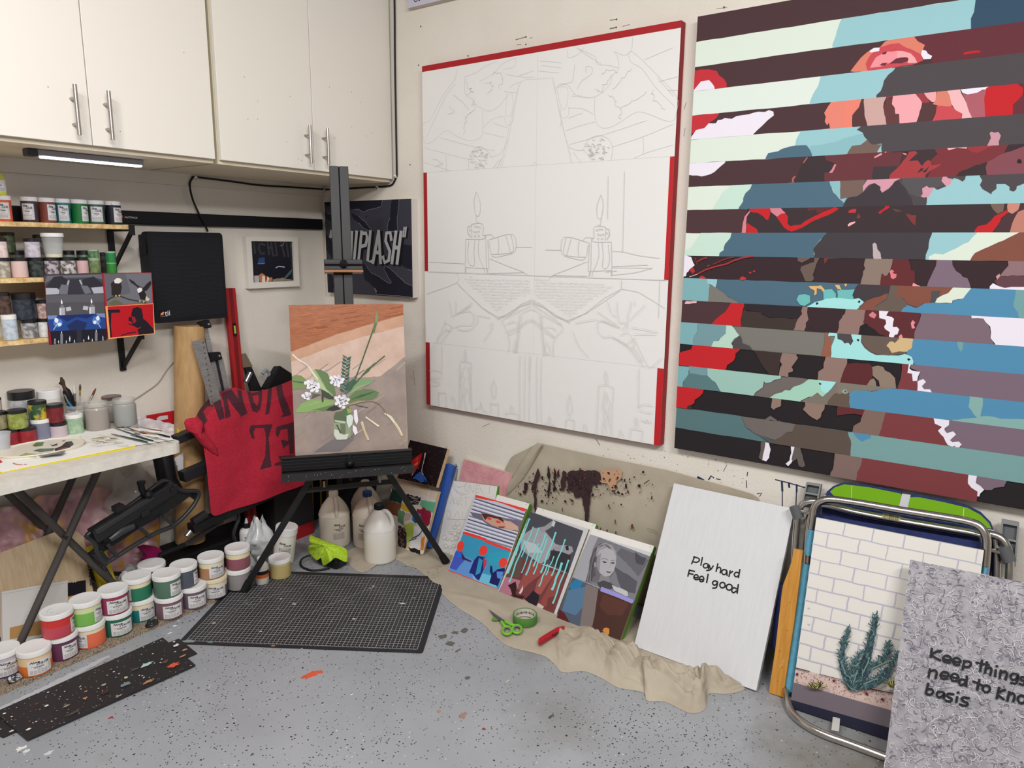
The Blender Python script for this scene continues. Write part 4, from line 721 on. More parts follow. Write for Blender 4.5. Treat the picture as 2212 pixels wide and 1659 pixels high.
pen(Z3,[[(270,0),(285,60),(285,115)],[(325,0),(325,60),(320,100)],[(290,120),(360,80),(430,30),(455,10)],[(360,90),(430,75),(460,110),(470,150),(440,190),(370,190),(300,210)],[(330,105),(450,30)],[(240,150),(225,200),(160,330)],[(285,205),(270,240),(200,330)],[(235,170),(290,200),(280,235),(240,215)],[(250,220),(190,290),(185,335)],[(470,90),(500,140),(480,190),(420,230),(330,220)],
  [(690,150),(740,270),(750,350),(740,405)],[(850,90),(835,200),(810,410)],[(830,100),(820,200),(800,405)],[(690,145),(920,30)],[(735,240),(830,200)],[(740,265),(830,225)],[(840,190),(920,140),(1010,200),(1110,280)],[(840,205),(920,155),(1000,215)],[(990,90),(1000,200),(1025,435)],[(1010,100),(1015,250),(1035,435)],[(860,90),(920,60),(990,90)],[(930,20),(1170,190),(1120,280),(1095,350),(1100,440)],[(1020,110),(1170,190)],[(1030,240),(1110,290)],
  [(730,180),(790,160),(830,190)],[(1040,200),(1100,210),(1120,240)],[(800,310),(780,390),(795,395),(810,340)],[(1040,330),(1030,390),(1060,420),(1070,380),(1045,320)],[(590,200),(620,170),(600,240),(540,320)],[(500,110),(600,130)],[(1255,240),(1300,350),(1380,440)],[(1610,0),(1605,60),(1625,170)],[(1715,0),(1710,60),(1690,120),(1690,230)],[(1625,170),(1680,170),(1650,230)],[(1450,80),(1630,210),(1475,150),(1450,190),(1455,240),(1500,285),(1560,275),(1680,340)],
  [(1475,150),(1510,155),(1600,190)],[(1560,275),(1620,310),(1690,350)],[(1640,270),(1690,245),(1740,320)],[(1670,350),(1755,285)],[(1680,345),(1780,470),(1820,525)],[(1750,310),(1810,440),(1860,530)],[(1690,350),(1720,370),(1750,320)],[(1720,370),(1800,470)],[(1730,355),(1785,430)],[(1790,480),(1810,440)],[(1280,170),(1450,140)],[(1740,260),(1920,258)],[(1720,205),(1930,240)],[(1880,525),(1960,450)],[(1740,30),(1750,0)],[(1530,0),(1560,90),(1600,120)],[(1700,150),(1800,60),(1830,20)]])
pen(Z3,[[(212,345),(212,610)],[(835,425),(830,640),(835,940)],[(875,430),(870,700),(868,950)],[(920,435),(910,650),(905,955)],[(970,440),(965,700),(970,970)],[(1005,445),(1000,700),(1003,960)],[(910,430),(905,640)],[(1780,535),(1775,850)],[(355,490),(350,860)],[(448,490),(445,700),(452,880)],[(360,480),(400,475),(448,490)],[(400,385),(390,440),(400,475),(412,440),(400,385)],[(1460,670),(1450,900),(1440,1070)],[(1578,680),(1565,900),(1562,1080)],[(1460,670),(1520,660),(1578,685)],[(1515,555),(1505,610),(1520,655),(1535,610),(1515,555)],
  [(628,625),(605,700),(630,775),(645,700),(628,625)],[(600,800),(605,890)],[(660,805),(662,915)],[(600,805),(630,815),(660,805)],[(1232,745),(1210,830),(1225,910),(1250,850),(1232,745)],[(1200,940),(1195,1020)],[(1265,940),(1265,1025)],[(1200,940),(1230,930),(1265,945)],[(185,725),(190,835)],[(245,725),(248,850)],[(185,725),(245,722)],[(290,800),(300,750),(320,800),(315,850)],[(480,850),(520,840),(520,800),(535,850),(575,885)],[(480,850),(482,890)],
  [(755,880),(765,825),(785,870)],[(720,890),(725,930)],[(720,885),(815,890),(820,945)],[(1060,960),(1070,910),(1088,960)],[(1020,965),(1115,980)],[(1340,1030),(1345,975),(1365,1000),(1368,1040)],[(1715,1005),(1705,1110)],[(1810,1020),(1800,1125)],[(1715,1005),(1810,1020)],[(1750,1000),(1755,910),(1775,990)],[(1620,1080),(1635,1015),(1660,1090)],[(115,555),(160,545),(210,560)],[(120,610),(200,605)],[(120,660),(160,670),(200,650)],[(1780,830),(1830,815),(1890,825)],[(1780,860),(1850,880),(1890,880)]])
pen(Z3,[zig([(390,500),(380,600),(400,700),(380,800),(410,870)],16,5), zig([(430,520),(425,640),(435,800)],12,5), zig([(365,560),(370,700),(365,850)],8,5), zig([(1500,700),(1490,820),(1500,950),(1480,1060)],16,5), zig([(1545,740),(1540,880),(1550,1000)],14,5), zig([(1520,720),(1515,850),(1525,1050)],12,5), zig([(1790,940),(1880,960)],20,8), zig([(130,640),(200,630)],14,5)], w=.0014)
tag(mb.build('sketched_canvas'), 'large white canvas with red edge strips and a faint pencil drawing on the right wall', 'canvas')

# ---------------------------------------------------------------- dark lettered canvas in the corner
c4 = [onX(q, SX) for q in ((710,634),(893,641),(887,428),(699,438))]
ya, yb2 = (c4[0].y + c4[3].y) / 2, (c4[1].y + c4[2].y) / 2; za, zb = (c4[0].z + c4[1].z) / 2, (c4[2].z + c4[3].z) / 2
ya = min(ya, YW - .025)
mb = MB(); q = [(SX, ya, za),(SX, yb2, za),(SX, yb2, zb),(SX, ya, zb)]
mb.hexa([V(p) + V((XW - SX - .002,0,0)) for p in q] + [V(p) for p in q], P(222,216,208), P(58,58,68))
A = Art(mb, q[0],(0,-1,0),(0,0,1),(-1,0,0)); Z8 = (660,340,4.879); cl = (ya - yb2, zb - za); DB = (26,27,40); ED = (150,150,158)
for pts in ([(190,470),(810,440),(800,520),(740,535),(680,545),(640,560),(620,580),(560,545),(500,550),(190,500)],[(915,430),(985,430),(980,540),(965,640),(970,780),(860,780),(870,690),(890,640),(900,500)],[(190,560),(230,590),(290,600),(280,680),(220,650)],[(480,585),(560,620),(630,680),(690,760),(720,800),(620,750),(560,690),(500,640)],[(1035,920),(1130,925),(1130,1200),(1080,1180),(1005,1130)],
            [(600,1100),(640,1150),(700,1220),(780,1260),(880,1330),(910,1320),(830,1190),(830,1140),(880,1160),(950,1230),(1050,1320),(1140,1360),(1140,1475),(750,1440),(720,1370),(620,1280)],[(210,800),(290,900),(290,1080),(215,960)],[(240,1200),(300,1280),(300,1430),(245,1430)]):
    A.poly(pts, DB, Z8, wob=.002, clip=cl)
    A.stroke(zig(pts[1:-1],4,5),.0013, ED, Z8, clip=cl)
for x, y, rr in ((640,625,.006),(735,1390,.004),(745,1410,.004)): A.pblob((x, y), rr, DB if rr > .005 else ED, Z8)
for sh, wd_, col in (((22,14),.024,(14,14,20)),((0,0),.0185,(172,172,174))):
    for l in ([(310,785),(335,1065),(372,860),(390,1065),(428,785)],[(450,785),(440,1065)],[(490,790),(478,1065)],[(455,930),(488,930)],[(540,785),(515,1065)],[(592,785),(562,1066)],[(592,800),(640,800),(652,850),(635,925),(585,940)],[(685,782),(655,1090),(692,1095)],[(772,780),(712,1110)],[(772,780),(792,1110)],[(740,1000),(785,1003)],[(905,865),(895,795),(855,795),(845,880),(890,990),(878,1085),(835,1108),(818,1050)],[(955,785),(912,1112)],[(1008,788),(966,1116)],[(930,950),(985,952)]):
        A.stroke([(x + sh[0], y + sh[1]) for x, y in l], wd_, col, Z8, clip=cl)
    for l in ([(1042,740),(1030,835)],[(1062,738),(1050,835)],[(268,770),(258,840)],[(282,760),(272,845)]): A.stroke([(x + sh[0] * .7, y + sh[1] * .7) for x, y in l], wd_ * .5, col, Z8, clip=cl)
tag(mb.build('lettered_canvas'), 'small dark grey canvas with cracked pattern and pale slanted lettering in the corner', 'painting')
# ---------------------------------------------------------------- pale sign at the top edge
s0, s1 = onX((880,18),2.53), onX((955,2),2.53)
mb = MB(); q = [(2.53, s0.y, s0.z),(2.53, s0.y - .36, s0.z),(2.53, s0.y - .36, s0.z + .22),(2.53, s0.y, s0.z + .22)]
mb.hexa([V(p) + V((.03,0,0)) for p in q] + [V(p) for p in q], P(196,186,176), P(198,194,212)); A = Art(mb, q[0],(0,-1,0),(0,0,1),(-1,0,0))
A.lstroke([(.036,.032),(.05,.018),(.066,.032),(.05,.046),(.036,.032)],.004,(60,56,66), smooth=4); A.pblob((906,0),.005,(60,56,66)); A.lstroke([(.084,.02),(.088,.03)],.002,(80,76,86))
tag(mb.build('wall_plaque'), 'lilac white panel high on the right wall above the sketched canvas', 'sign')

# ---------------------------------------------------------------- easel with the flower painting
EB = V((1.793,2.328,.602)); EW, EH = .457, .61
yw, tl_ = math.radians(-39.5), math.radians(7.7)
eu = V((math.cos(yw), math.sin(yw),0)); ebk = V((-eu.y, eu.x,0)); ev = V((0,0, math.cos(tl_))) + ebk * math.sin(tl_); en = eu.cross(ev)
E3 = lambda a, b, c: EB + eu * a + ev * b + en * c
def eloc(px, c=0):
    d = onP(px, EB + en * c, en) - EB; return d.dot(eu), d.dot(ev)
mb = MB(); f = [E3(0,0,0), E3(EW,0,0), E3(EW, EH,0), E3(0, EH,0)]
mb.hexa([p - en * .019 for p in f] + f, P(196,176,158), noisy('painted_taupe',(148,132,122),(172,154,142),7,.5, stretch=(3,1,1)))
A = Art(mb, EB, eu, ev, en); Z = (580,640,4.147); cl = (EW, EH)
def fp(pts, col, wob=.0008): A.poly(pts, col if not isinstance(col, tuple) else (*col,.5), Z, wob=wob, clip=cl)
fp([(170,60),(1220,60),(1215,165),(980,230),(600,345),(200,500)], noisy('painted_rust',(150,82,44),(168,98,56),30,.45, stretch=(1,1,4)),.001)
fp([(195,500),(600,345),(980,230),(1215,163),(1215,270),(940,335),(600,440),(200,590)], noisy('painted_tan',(186,142,112),(198,154,126),18,.45))
fp([(200,590),(600,440),(940,335),(1215,268),(1225,560),(1000,720),(700,740),(210,800)], noisy('painted_rose',(196,164,146),(214,186,172),10,.45),.0015)
fp([(210,790),(700,730),(1000,720),(1225,540),(1240,1370),(230,1430)], noisy('painted_grey',(142,128,122),(164,146,136),9,.45),.002)
fp([(650,1390),(760,1290),(780,1200),(740,1250),(560,1290),(400,1400)],(122,114,116))
for _ in range(46):
    x = rnd.uniform(240,1190); y = rnd.uniform(640,1340); l = rnd.uniform(50,150); d_ = rnd.choice(((184,164,150),(136,124,120),(172,148,132),(154,144,142)))
    A.stroke([(x, y),(x + l, y - l * .7)], rnd.uniform(.002,.005),(*d_,.5), Z, clip=cl)
for _ in range(30):
    x = rnd.uniform(200,1100); y = rnd.uniform(90,440 - (x - 200) * .3); l = rnd.uniform(60,180)
    A.stroke([(x, y),(x + l, y - l * .16)], rnd.uniform(.002,.004),(*rnd.choice(((190,118,70),(150,80,42),(176,100,58))),.5), Z, clip=cl)
GA, GB, GC, GD = (124,144,92), (104,128,86), (72,96,72), (158,172,128)
fp([(210,720),(240,705),(290,710),(330,740),(350,790),(320,830),(215,835)], GA); fp([(215,755),(320,770),(320,782),(215,765)], GC)
fp([(415,650),(470,660),(530,690),(560,760),(590,820),(605,890),(560,895),(480,830),(420,740),(385,700)], GB); fp([(415,650),(440,690),(520,830),(580,885),(560,895),(470,820),(400,720)], GD)
fp([(390,700),(460,820),(520,880),(540,865),(450,740),(400,660)],(176,196,150))
fp([(245,1025),(290,960),(360,930),(470,920),(580,935),(590,960),(520,1020),(400,1030),(330,1040),(250,1040)],(138,170,104)); fp([(260,1010),(420,945),(560,930),(420,960)], GD); fp([(380,1020),(560,975),(620,985),(540,1025)], GB)
fp([(700,970),(800,930),(920,930),(970,900),(990,860),(930,835),(860,830),(780,850),(720,900)], GB); fp([(730,930),(830,880),(960,850),(850,900)], GC); fp([(700,970),(830,940),(940,935),(820,955)],(188,176,96))
fp([(715,880),(770,800),(830,740),(900,740),(935,770),(900,790),(830,810),(760,860)],(126,160,112)); fp([(715,880),(800,810),(920,770),(830,815)], GD); fp([(690,880),(700,780),(760,740),(790,760),(740,840)],(70,100,84))
A.stroke([(735,830),(800,680),(880,460),(940,290),(965,180)],.005,(66,94,66), Z, smooth=3); fp([(950,245),(958,180),(966,138),(985,180),(975,240)],(132,142,100)); fp([(930,330),(948,240),(975,235),(950,320)],(96,120,84))
A.stroke([(770,790),(850,700),(950,610),(1040,535)],.0045,(70,96,64), Z, smooth=3); fp([(800,750),(880,650),(960,590),(900,670)],(78,104,66))
A.stroke([(218,522),(270,570),(350,620),(400,690),(440,740)],.006,(226,218,200), Z, smooth=3); A.stroke([(290,590),(350,625)],.003,(170,168,170), Z)
for k in range(22):
    y = 540 + k * 15; x = 702 - k * 1.3; s_ = 1 if k % 2 else -1
    fp([(x, y),(x + s_ * 40, y - 18),(x + s_ * 30, y + 12),(x, y + 16)],(60,92,80) if k % 3 else (88,120,104))
fp([(585,1080),(600,1040),(680,1020),(700,1100),(690,1140),(590,1130)],(96,108,82)); fp([(585,1130),(690,1140),(740,1180),(735,1260),(690,1285),(610,1285),(580,1230)],(150,158,134))
fp([(590,1190),(640,1200),(660,1240),(720,1230),(700,1280),(615,1285),(585,1240)],(206,212,196)); fp([(640,1140),(690,1140),(690,1240),(650,1230)],(110,118,96)); fp([(605,1150),(640,1230),(655,1225),(620,1150)],(70,80,58)); fp([(590,1105),(690,1122),(690,1140),(595,1122)],(176,200,170))
fp([(660,1000),(720,990),(740,1060),(700,1070)],(82,120,76)); fp([(700,1000),(735,1010),(740,1040),(710,1050)],(158,160,90)); fp([(540,1000),(600,970),(650,1010),(580,1025),(515,1020)],(58,62,58)); fp([(470,830),(540,870),(600,920),(540,920),(480,890)],(66,78,62)); fp([(475,885),(490,880),(495,940),(480,952)],(60,72,56)); fp([(340,860),(470,880),(380,920),(400,880)],(88,98,76))
WH, PV = (236,234,240), (176,164,200)
for c_, n_, ctr in (((395,800),15,(60,56)),((340,893),6,(32,34)),((610,755),14,(58,50)),((655,940),14,(62,62))):
    for k in range(n_):
        a_ = k * 2.4; f_ = math.sqrt((k + .5) / n_); x = c_[0] + ctr[0] * f_ * math.cos(a_); y = c_[1] + ctr[1] * f_ * math.sin(a_)
        if c_ == (395,800): x += (y - 800) * .55
        A.pblob((x, y),.0072,(*(WH if k % 5 else (214,212,224)),.5), Z, j=.3, n=9)
    for k in range(4): A.pblob((c_[0] + rnd.uniform(-.5,.5) * ctr[0], c_[1] + rnd.uniform(-.5,.5) * ctr[1]),.0022,(*(PV if c_[0] == 610 else (50,50,60)),.5), Z)
for k in range(6): A.pblob((610 + rnd.uniform(-28,28),745 + rnd.uniform(-25,25)),.003,(150,130,186,.5), Z)
fp([(700,1070),(735,1055),(760,1080),(750,1150),(720,1180),(700,1130)],(212,224,212)); fp([(765,1020),(790,1010),(805,1110),(790,1150),(765,1100)], WH); fp([(755,1150),(785,1170),(798,1220),(775,1245),(755,1200)], WH)
for l in ([(835,1130),(855,1190),(890,1280)],[(880,1080),(930,1120),(990,1160)],[(1045,1050),(1090,1080),(1125,1130)],[(1130,1140),(1160,1180),(1190,1240)]):
    for k in range(4):
        o_ = rnd.uniform(-8,8); A.stroke([(x + o_, y + rnd.uniform(-6,6)) for x, y in l],.0048,(*rnd.choice(((226,214,184),(206,188,150),(236,228,208))),.5), Z, smooth=2)
A.stroke([(700,985),(850,945),(960,950),(1020,1000),(1060,1060)],.002,(120,96,80), Z, smooth=3); A.stroke([(1190,1240),(1200,1290),(1200,1340)],.002,(190,160,130), Z); A.stroke([(780,970),(830,985),(890,995)],.003,(80,92,104), Z)
tag(mb.build('flower_painting'), 'painting of white flowers in a glass jar standing on the black easel', 'painting')
ALU = noisy('anodised_black',(17,16,18),(22,21,23),30,.5, stretch=(40,40,1))
ALT = P(20,20,23,.4)
t = thing('easel',(E3(.22,0,-.05).x, E3(.22,0,-.05).y,0), 'black metal studio easel with tray holding the flower painting', 'easel')
a0 = eloc((723.5,656.7),-.02)[0]; a1 = eloc((764,656.7),-.02)[0]; bt = eloc((734,358.5),-.02)[1]
def ebox(m, a0, a1, b0, b1, c0, c1, mt):
    m.hexa([E3(a0, b0, c0), E3(a1, b0, c0), E3(a1, b1, c0), E3(a0, b1, c0), E3(a0, b0, c1), E3(a1, b0, c1), E3(a1, b1, c1), E3(a0, b1, c1)], mt)
am = (a0 + a1) / 2
m = MB(); ebox(m, a0, am - .0015,-.1, bt,-.055,-.021, ALU); ebox(m, am + .0015, a1,-.1, bt,-.055,-.021, ALU); ebox(m, am - .0015, am + .0015,-.1, bt - .002,-.05,-.026, ALT)
m.build('mast', t, bevel=.002)
s0, s1 = eloc((700,560),.0), eloc((784,588),.0)
m = MB(); ebox(m, s0[0], s1[0], s1[1] + .006, s0[1],-.06,-.004, ALU); ebox(m, s0[0], s1[0], s1[1] + .03, s1[1] + .036,-.004,.012, ALT); ebox(m, s0[0], s1[0], s1[1] + .006, s1[1] + .012,-.004,.022, ALU)
cl_ = m.build('top_clamp', t, bevel=.0015)
m = MB(); ebox(m, s0[0], s1[0], s1[1], s1[1] + .006,-.06,.022, P(176,116,78,.4)); m.build('copper_edge', cl_, label='copper coloured lower edge')
m = MB(); kc = E3((s0[0] + s1[0]) / 2,(s0[1] + s1[1]) / 2 + .008,-.004)
m.lathe([(.0001,0),(.012,0),(.016,.008),(.016,.016),(.006,.024),(.0001,.026)], ALT, kc,16, ax=(eu, ev, en)); m.build('knob', cl_)
ta, tb = eloc((606.5,985),.03)[0], eloc((890,967),.03)[0]
m = MB(); ebox(m, ta, tb,-.058,-.001,-.03,.022, ALT); ebox(m, ta, tb,-.006,-.0005,.022,.03, ALU)
for k in (0.3,.55,.8): ebox(m, ta, tb,-.058 + .05 * k,-.0565 + .05 * k,.022,.0235, ALU)
ebox(m, ta, tb,-.078,-.062,-.03,.085, ALU); ebox(m, ta, tb,-.09,-.058,.078,.09, ALU)
for _ in range(34):
    a_ = rnd.uniform(ta, tb); b_ = rnd.uniform(-.088,-.062); ebox(m, a_, a_ + rnd.uniform(.0008,.002), b_, b_ + rnd.uniform(.001,.005),.09,.0903, P(150,146,142))
tr_ = m.build('tray', t, bevel=.0015)
m = MB(); kc = E3((ta + tb) / 2 + .005,-.04,.022)
m.lathe([(.0001,0),(.014,0),(.018,.01),(.018,.02),(.008,.032),(.0001,.034)], ALT, kc,16, ax=(eu, ev, en))
m.bar(E3((ta + tb) / 2 + .005,-.058,.03), E3((ta + tb) / 2 + .005,-.002,.028),.016,.01, ALT); m.build('knob', tr_)
fl, fr = onZ((524,1279)), onZ((966,1218)); lp, rp = E3(*eloc((674,1030),-.05),-.05), E3(*eloc((833,1013),-.05),-.05)
rp0 = E3(am,.35,-.06); rear = V((2.38,2.78,0))
for p_, q_ in ((lp, fl),(rp, fr),(rp0, rear)):
    m = MB(); d_ = (q_ - p_).normalized(); m.bar(p_ - d_ * .05, q_ - d_ * .03,.026,.02, ALU, up=en); lg = m.build('leg', t, bevel=.002)
    m = MB(); m.tube([q_ - d_ * .055, q_ - d_ * .012 + V((0,0,0))],[.016,.019], P(26,26,28,.8),12); m.build('rubber_foot', lg)
m = MB(); m.bar(lp + (fl - lp) * .12, rp + (fr - rp) * .12,.02,.012, ALU, up=en); m.bar(E3(am,-.12,-.045), rear + (rp0 - rear) * .45,.016,.01, ALU, up=en)
m.build('spreader_bar', t)
for px in ((700,1046),(820,1036)):
    m = MB(); q_ = E3(*eloc(px,-.02),-.02); m.tube([q_ - ev * .012, q_ + ev * .012],.006, P(150,146,140,.3,1),10); m.build('bolt', t, label='steel bolt under the tray')

# ---------------------------------------------------------------- folding table
TZ = .74
TB = noisy('table_plastic',(206,201,192),(220,214,205),30,.55, bump=.2)
tx1 = 1.372; ty0, ty1 = 2.415, 2.96
t = thing('folding_table',(.9,2.70,0), 'small folding table with pale plastic top and crossed grey legs, loaded with jars', 'table')
m = MB(); pl = rounded([(.35, ty0),(tx1, ty0),(tx1, ty1),(.35, ty1)],.04)
m.prism([(x, y, TZ - .038) for x, y in pl][::-1],(0,0,.038), TB); m.build('table_top', t, bevel=.004)
LEGM = P(78,74,72,.5)
yl = 2.70
def leg(p0, p1, y, w=.026):
    a_, b_ = onY(p0, y), onY(p1, y); d_ = (b_ - a_)
    top = a_ - d_ * ((a_.z - (TZ - .04)) / d_.z) if a_.z < TZ - .04 else a_
    bot = a_ + d_ * ((0.012 - a_.z) / d_.z)
    m = MB(); m.tube([top, bot], w / 2, LEGM,12); l_ = m.build('leg', t)
    return top, bot, l_
l1 = leg((213,1012),(60,1352), yl); l2 = leg((24,1046),(238,1254), yl + .025)
l3 = leg((163,1018),(98,1165),2.93); l4 = leg((-5,1046),(210,1250),2.945)
m = MB(); q_ = onY((146,1163), yl - .012); m.tube([q_, q_ + V((0,.05,0))],.008, P(60,58,56,.4,.6),10); m.build('pivot_bolt', t)
m = MB(); m.tube([l1[1] + V((0,-.03,0)), V((l1[1].x,2.95,.012))],.012, LEGM,10); m.build('foot_bar', t)
# papers and palette on the table
PAP = P(238,237,233,.7)
def flat(pxs, z, th, mt):
    m = MB(); pts = [onZ(q, z) for q in pxs]
    if (pts[1] - pts[0]).cross(pts[2] - pts[1]).z < 0: pts = pts[::-1]
    pts = [V((p.x, max(min(p.y, ty1 - .003), ty0 - .02), z)) for p in pts]
    m.prism(pts[::-1],(0,0, th), mt); return m
m = flat([(4,1022),(293,967),(290,950),(150,905),(-40,905),(-80,1000)], TZ + .0005,.002, P(232,214,40,.5)); tag(m.build('yellow_folder'), 'yellow folder whose bright edge runs along the table front under the paper', 'folder')
m = flat([(3,1020),(289,963),(376,950),(340,925),(186,928),(140,935),(-30,950),(-60,1005)], TZ + .003,.0012, PAP)
A = Art(m,(0,0, TZ + .0042),(1,0,0),(0,1,0),(0,0,1)); Z6 = (0,800,5.267)
for _ in range(70):
    x = rnd.gauss(1130,110); y = rnd.gauss(790,24) - (x - 1130) * .04; A.stroke([(x, y),(x + rnd.uniform(20,90), y + rnd.uniform(-14,10))], rnd.uniform(.001,.004), rnd.choice(((228,204,104),(214,190,120),(236,220,160),(150,140,130),(90,92,100),(226,214,190))), Z6)
for _ in range(30):
    x = rnd.uniform(1000,1500); y = rnd.uniform(820,880); A.stroke([(x, y),(x + rnd.uniform(30,110), y + rnd.uniform(-14,4))],.001,(110,108,112), Z6)
for pts in ([(150,1060),(190,1075),(250,1078)],[(275,1075),(300,1076)]): A.stroke(pts,.004,(232,110,84), Z6)
A.poly([(0,1020),(30,1045),(0,1062)],(206,40,44), Z6)
tag(m.build('paper_sheet'), 'paint smeared white paper sheet covering the table front', 'paper')
m = MB(); c_ = onZ((95,973), TZ + .005); rx, ry = .130, .098
pl = [(c_.x + rx * math.cos(k * .1309), max(ty0 + .002, c_.y + .012 + ry * math.sin(k * .1309))) for k in range(48)]
m.prism([(x, y, TZ + .005) for x, y in pl][::-1],(0,0,.009), P(228,222,208,.35)); m.tube([V((x, y, TZ + .0145)) for x, y in pl + pl[:1]],.0032, P(226,216,198,.35),8, False); A = Art(m,(0,0, TZ + .014),(1,0,0),(0,1,0),(0,0,1))
for pts, col in (([(370,850),(420,820),(510,815),(480,860),(400,870)],(92,128,74)),([(215,970),(290,940),(400,950),(420,975),(280,985)],(166,176,118)),([(375,915),(460,890),(620,885),(600,915),(460,930)],(88,112,98)),([(380,960),(560,930),(760,915),(700,950),(500,975)],(112,122,128)),
                 ([(620,890),(700,860),(750,815),(820,805),(840,840),(780,890),(700,920),(640,930)],(44,36,38)),([(650,900),(760,870),(780,890),(690,930)],(120,92,80)),([(560,840),(590,850),(640,835),(660,825),(650,855),(590,865)],(58,60,58)),([(700,800),(740,795),(735,808),(705,808)],(120,80,80))):
    A.poly([(x, y) for x, y in pts],(*col,.3), Z6, wob=.002)
tag(m.build('palette', bevel=.003), 'oval white paint palette with dark green and black smears on the table', 'palette')

# ---------------------------------------------------------------- jars
LIDW, LIDC, LIDB = P(232,231,230,.45), P(226,216,186,.45), P(26,25,30,.35)
LABEL, INK, INK2, INK3 = P(222,220,220,.5), P(24,22,26,.5), P(70,68,72,.5), P(140,138,142,.5)
GLASS = P(225,228,226,.08, alpha=.22)
def ang_cam(c): return math.atan2(-c.y,-c.x)
def label_mesh(c, r, z0, z1, mid, half, brand=('Nova', 'COLOR'), plain=False):
    m = MB(); R_ = r + .0006
    def fn(x, y, o=0): a_ = mid + (x / R_); return (c.x + (R_ + o) * math.cos(a_), c.y + (R_ + o) * math.sin(a_), y)
    W_ = 2 * half * R_; n = 14
    for k in range(n):
        x0, x1 = -W_ / 2 + W_ * k / n, -W_ / 2 + W_ * (k + 1) / n
        m.mesh([fn(x0, z0), fn(x1, z0), fn(x1, z1), fn(x0, z1)],[(0,1,2,3)], LABEL, True)
    h = z1 - z0; ft = lambda x, y: fn(x, y,.0004)
    if not plain:
        text_on(m, ft, brand[0], INK,-W_ * .40, z1 - h * .20, width=W_ * .40, height=h * .15, bold=.03, shear=.5)
        text_on(m, ft, brand[1], INK,-W_ * .14, z1 - h * .34, width=W_ * .50, height=h * .15, bold=.03, shear=.5)
    def line(y, x0, x1, t_, mt):
        k = 5
        for i in range(k):
            a_, b_ = x0 + (x1 - x0) * i / k, x0 + (x1 - x0) * (i + .86) / k
            m.mesh([ft(a_, y), ft(b_, y), ft(b_, y + t_), ft(a_, y + t_)],[(0,1,2,3)], mt)
    line(z1 - h * .44,-W_ * .36, W_ * .14, h * .03, INK3); line(z1 - h * .52,-W_ * .24, W_ * .16, h * .05, INK2); line(z1 - h * .62,-W_ * .14, W_ * .06, h * .03, INK3)
    for k in range(4): line(z0 + h * (.07 + .07 * k),-W_ * .42, W_ * .3, h * .028, INK3)
    for k in range(7): line(z0 + h * (.1 + .1 * k), W_ * .33, W_ * .46, h * .025, INK3)
    return m
def paint_jar(px, z, paint, label, r=.049, h=.09, band=None, bandh=.22, lid=LIDW, labels=((0,.62),), group='paint jars stacked on the carpet', fill2=None, centre=None, marks=0):
    if centre is None:
        c = onZ(px, z + h); 
    else: c = V(centre)
    c = V((c.x, c.y, z))
    t = thing('paint_jar', c, label, 'paint jar', group)
    zt = z + h * .80; zb_ = zt - h * .8 * bandh
    pm = P(*paint,.4); bm = P(*band,.4) if band else pm
    m = MB(); m.lathe([(r * .90, z),(r * .97, z + .002),(r, z + .008),(r, zb_),(r, zt)],[pm, pm, pm, bm], c * 1 - V((0,0, z)),40)
    if fill2:
        f_ = P(*fill2,.4); a_ = Art(m, c,(1,0,0),(0,0,1),(0,-1,0))
    m.build('body', t)
    m = MB(); rl = r * 1.05
    m.lathe([(rl, zt),(rl, z + h - .004),(rl - .0012, z + h - .001),(rl - .004, z + h),(rl - .006, z + h - .0006),(.0001, z + h - .0004)], lid, c - V((0,0, z)),44)
    for k in range(marks):
        a_ = rnd.uniform(0,6.28); q_ = rl * .8 * math.sqrt(rnd.random()); Art(m, c + V((0,0, h)),(1,0,0),(0,1,0),(0,0,1)).blob((q_ * math.cos(a_), q_ * math.sin(a_)),.0016,(60,56,58), n=6)
    m.build('lid', t)
    for off, half in labels:
        label_mesh(c, r, z + h * .09, z + h * .66, ang_cam(c) + off, half).build('label', t)
    return t
CZ = .012
J = dict
CREAM = (232,220,182)
paint_jar((4,1399), CZ,(72,62,122), 'purple paint jar at the far left end of the floor row', band=(196,186,200), labels=((.35,.8),))
paint_jar((72,1395), CZ,(226,120,56), 'orange paint jar with pale upper band, alone beside the purple jar', band=(236,204,156), bandh=.45, labels=((.25,.75),))
def stack(bpx, low, up, z=CZ, r=.049, h=.09, dx=0, dy=0):
    p = onZ(bpx, z); d_ = V((p.x, p.y,0)).normalized(); c = p + d_ * r; c.z = 0
    if low: paint_jar(None, z, low[0], low[1], r=r, h=h, centre=c, **low[2])
    if up: paint_jar(None, z + h, up[0], up[1], r=r, h=h, centre=c + V((dx, dy,0)), **up[2])
    return c
stack((139,1429),((104,58,88), 'plum paint jar under the red jar', J(labels=((.5,.55),))),((196,78,92), 'red paint jar with scuffed side on top of the plum jar', J(band=(206,60,56), bandh=.4, labels=((1.35,.5),), marks=5)), dx=-.008, dy=-.004)
stack((199,1402),((232,116,84), 'coral paint jar under the lime green jar', J(band=CREAM, bandh=.2, labels=((-.75,.5),))),((128,190,92), 'lime green paint jar on top of the coral jar', J(band=(214,222,166), bandh=.3, labels=((1.0,.5),))), dx=-.006)
stack((258,1377),((46,108,90), 'deep green paint jar under the magenta jar', J(labels=((.3,.8),))),((156,62,96), 'magenta paint jar on top of the deep green jar', J(labels=((.3,.8),))), dx=-.006)
stack((309,1345),((44,132,134), 'teal paint jar with cream band under the bright green jar', J(band=CREAM, bandh=.28, labels=((.45,.65),))),((54,128,98), 'bright green paint jar with cream band on top of the teal jar', J(band=CREAM, bandh=.25, labels=((-1.0,.5),))), dx=-.008)
stack((369,1340),((128,96,108), 'mauve paint jar under the grey green jar', J(labels=((.25,.75),))),((92,122,104), 'grey green paint jar on top of the mauve jar', J(labels=((.75,.55),))), dx=-.002)
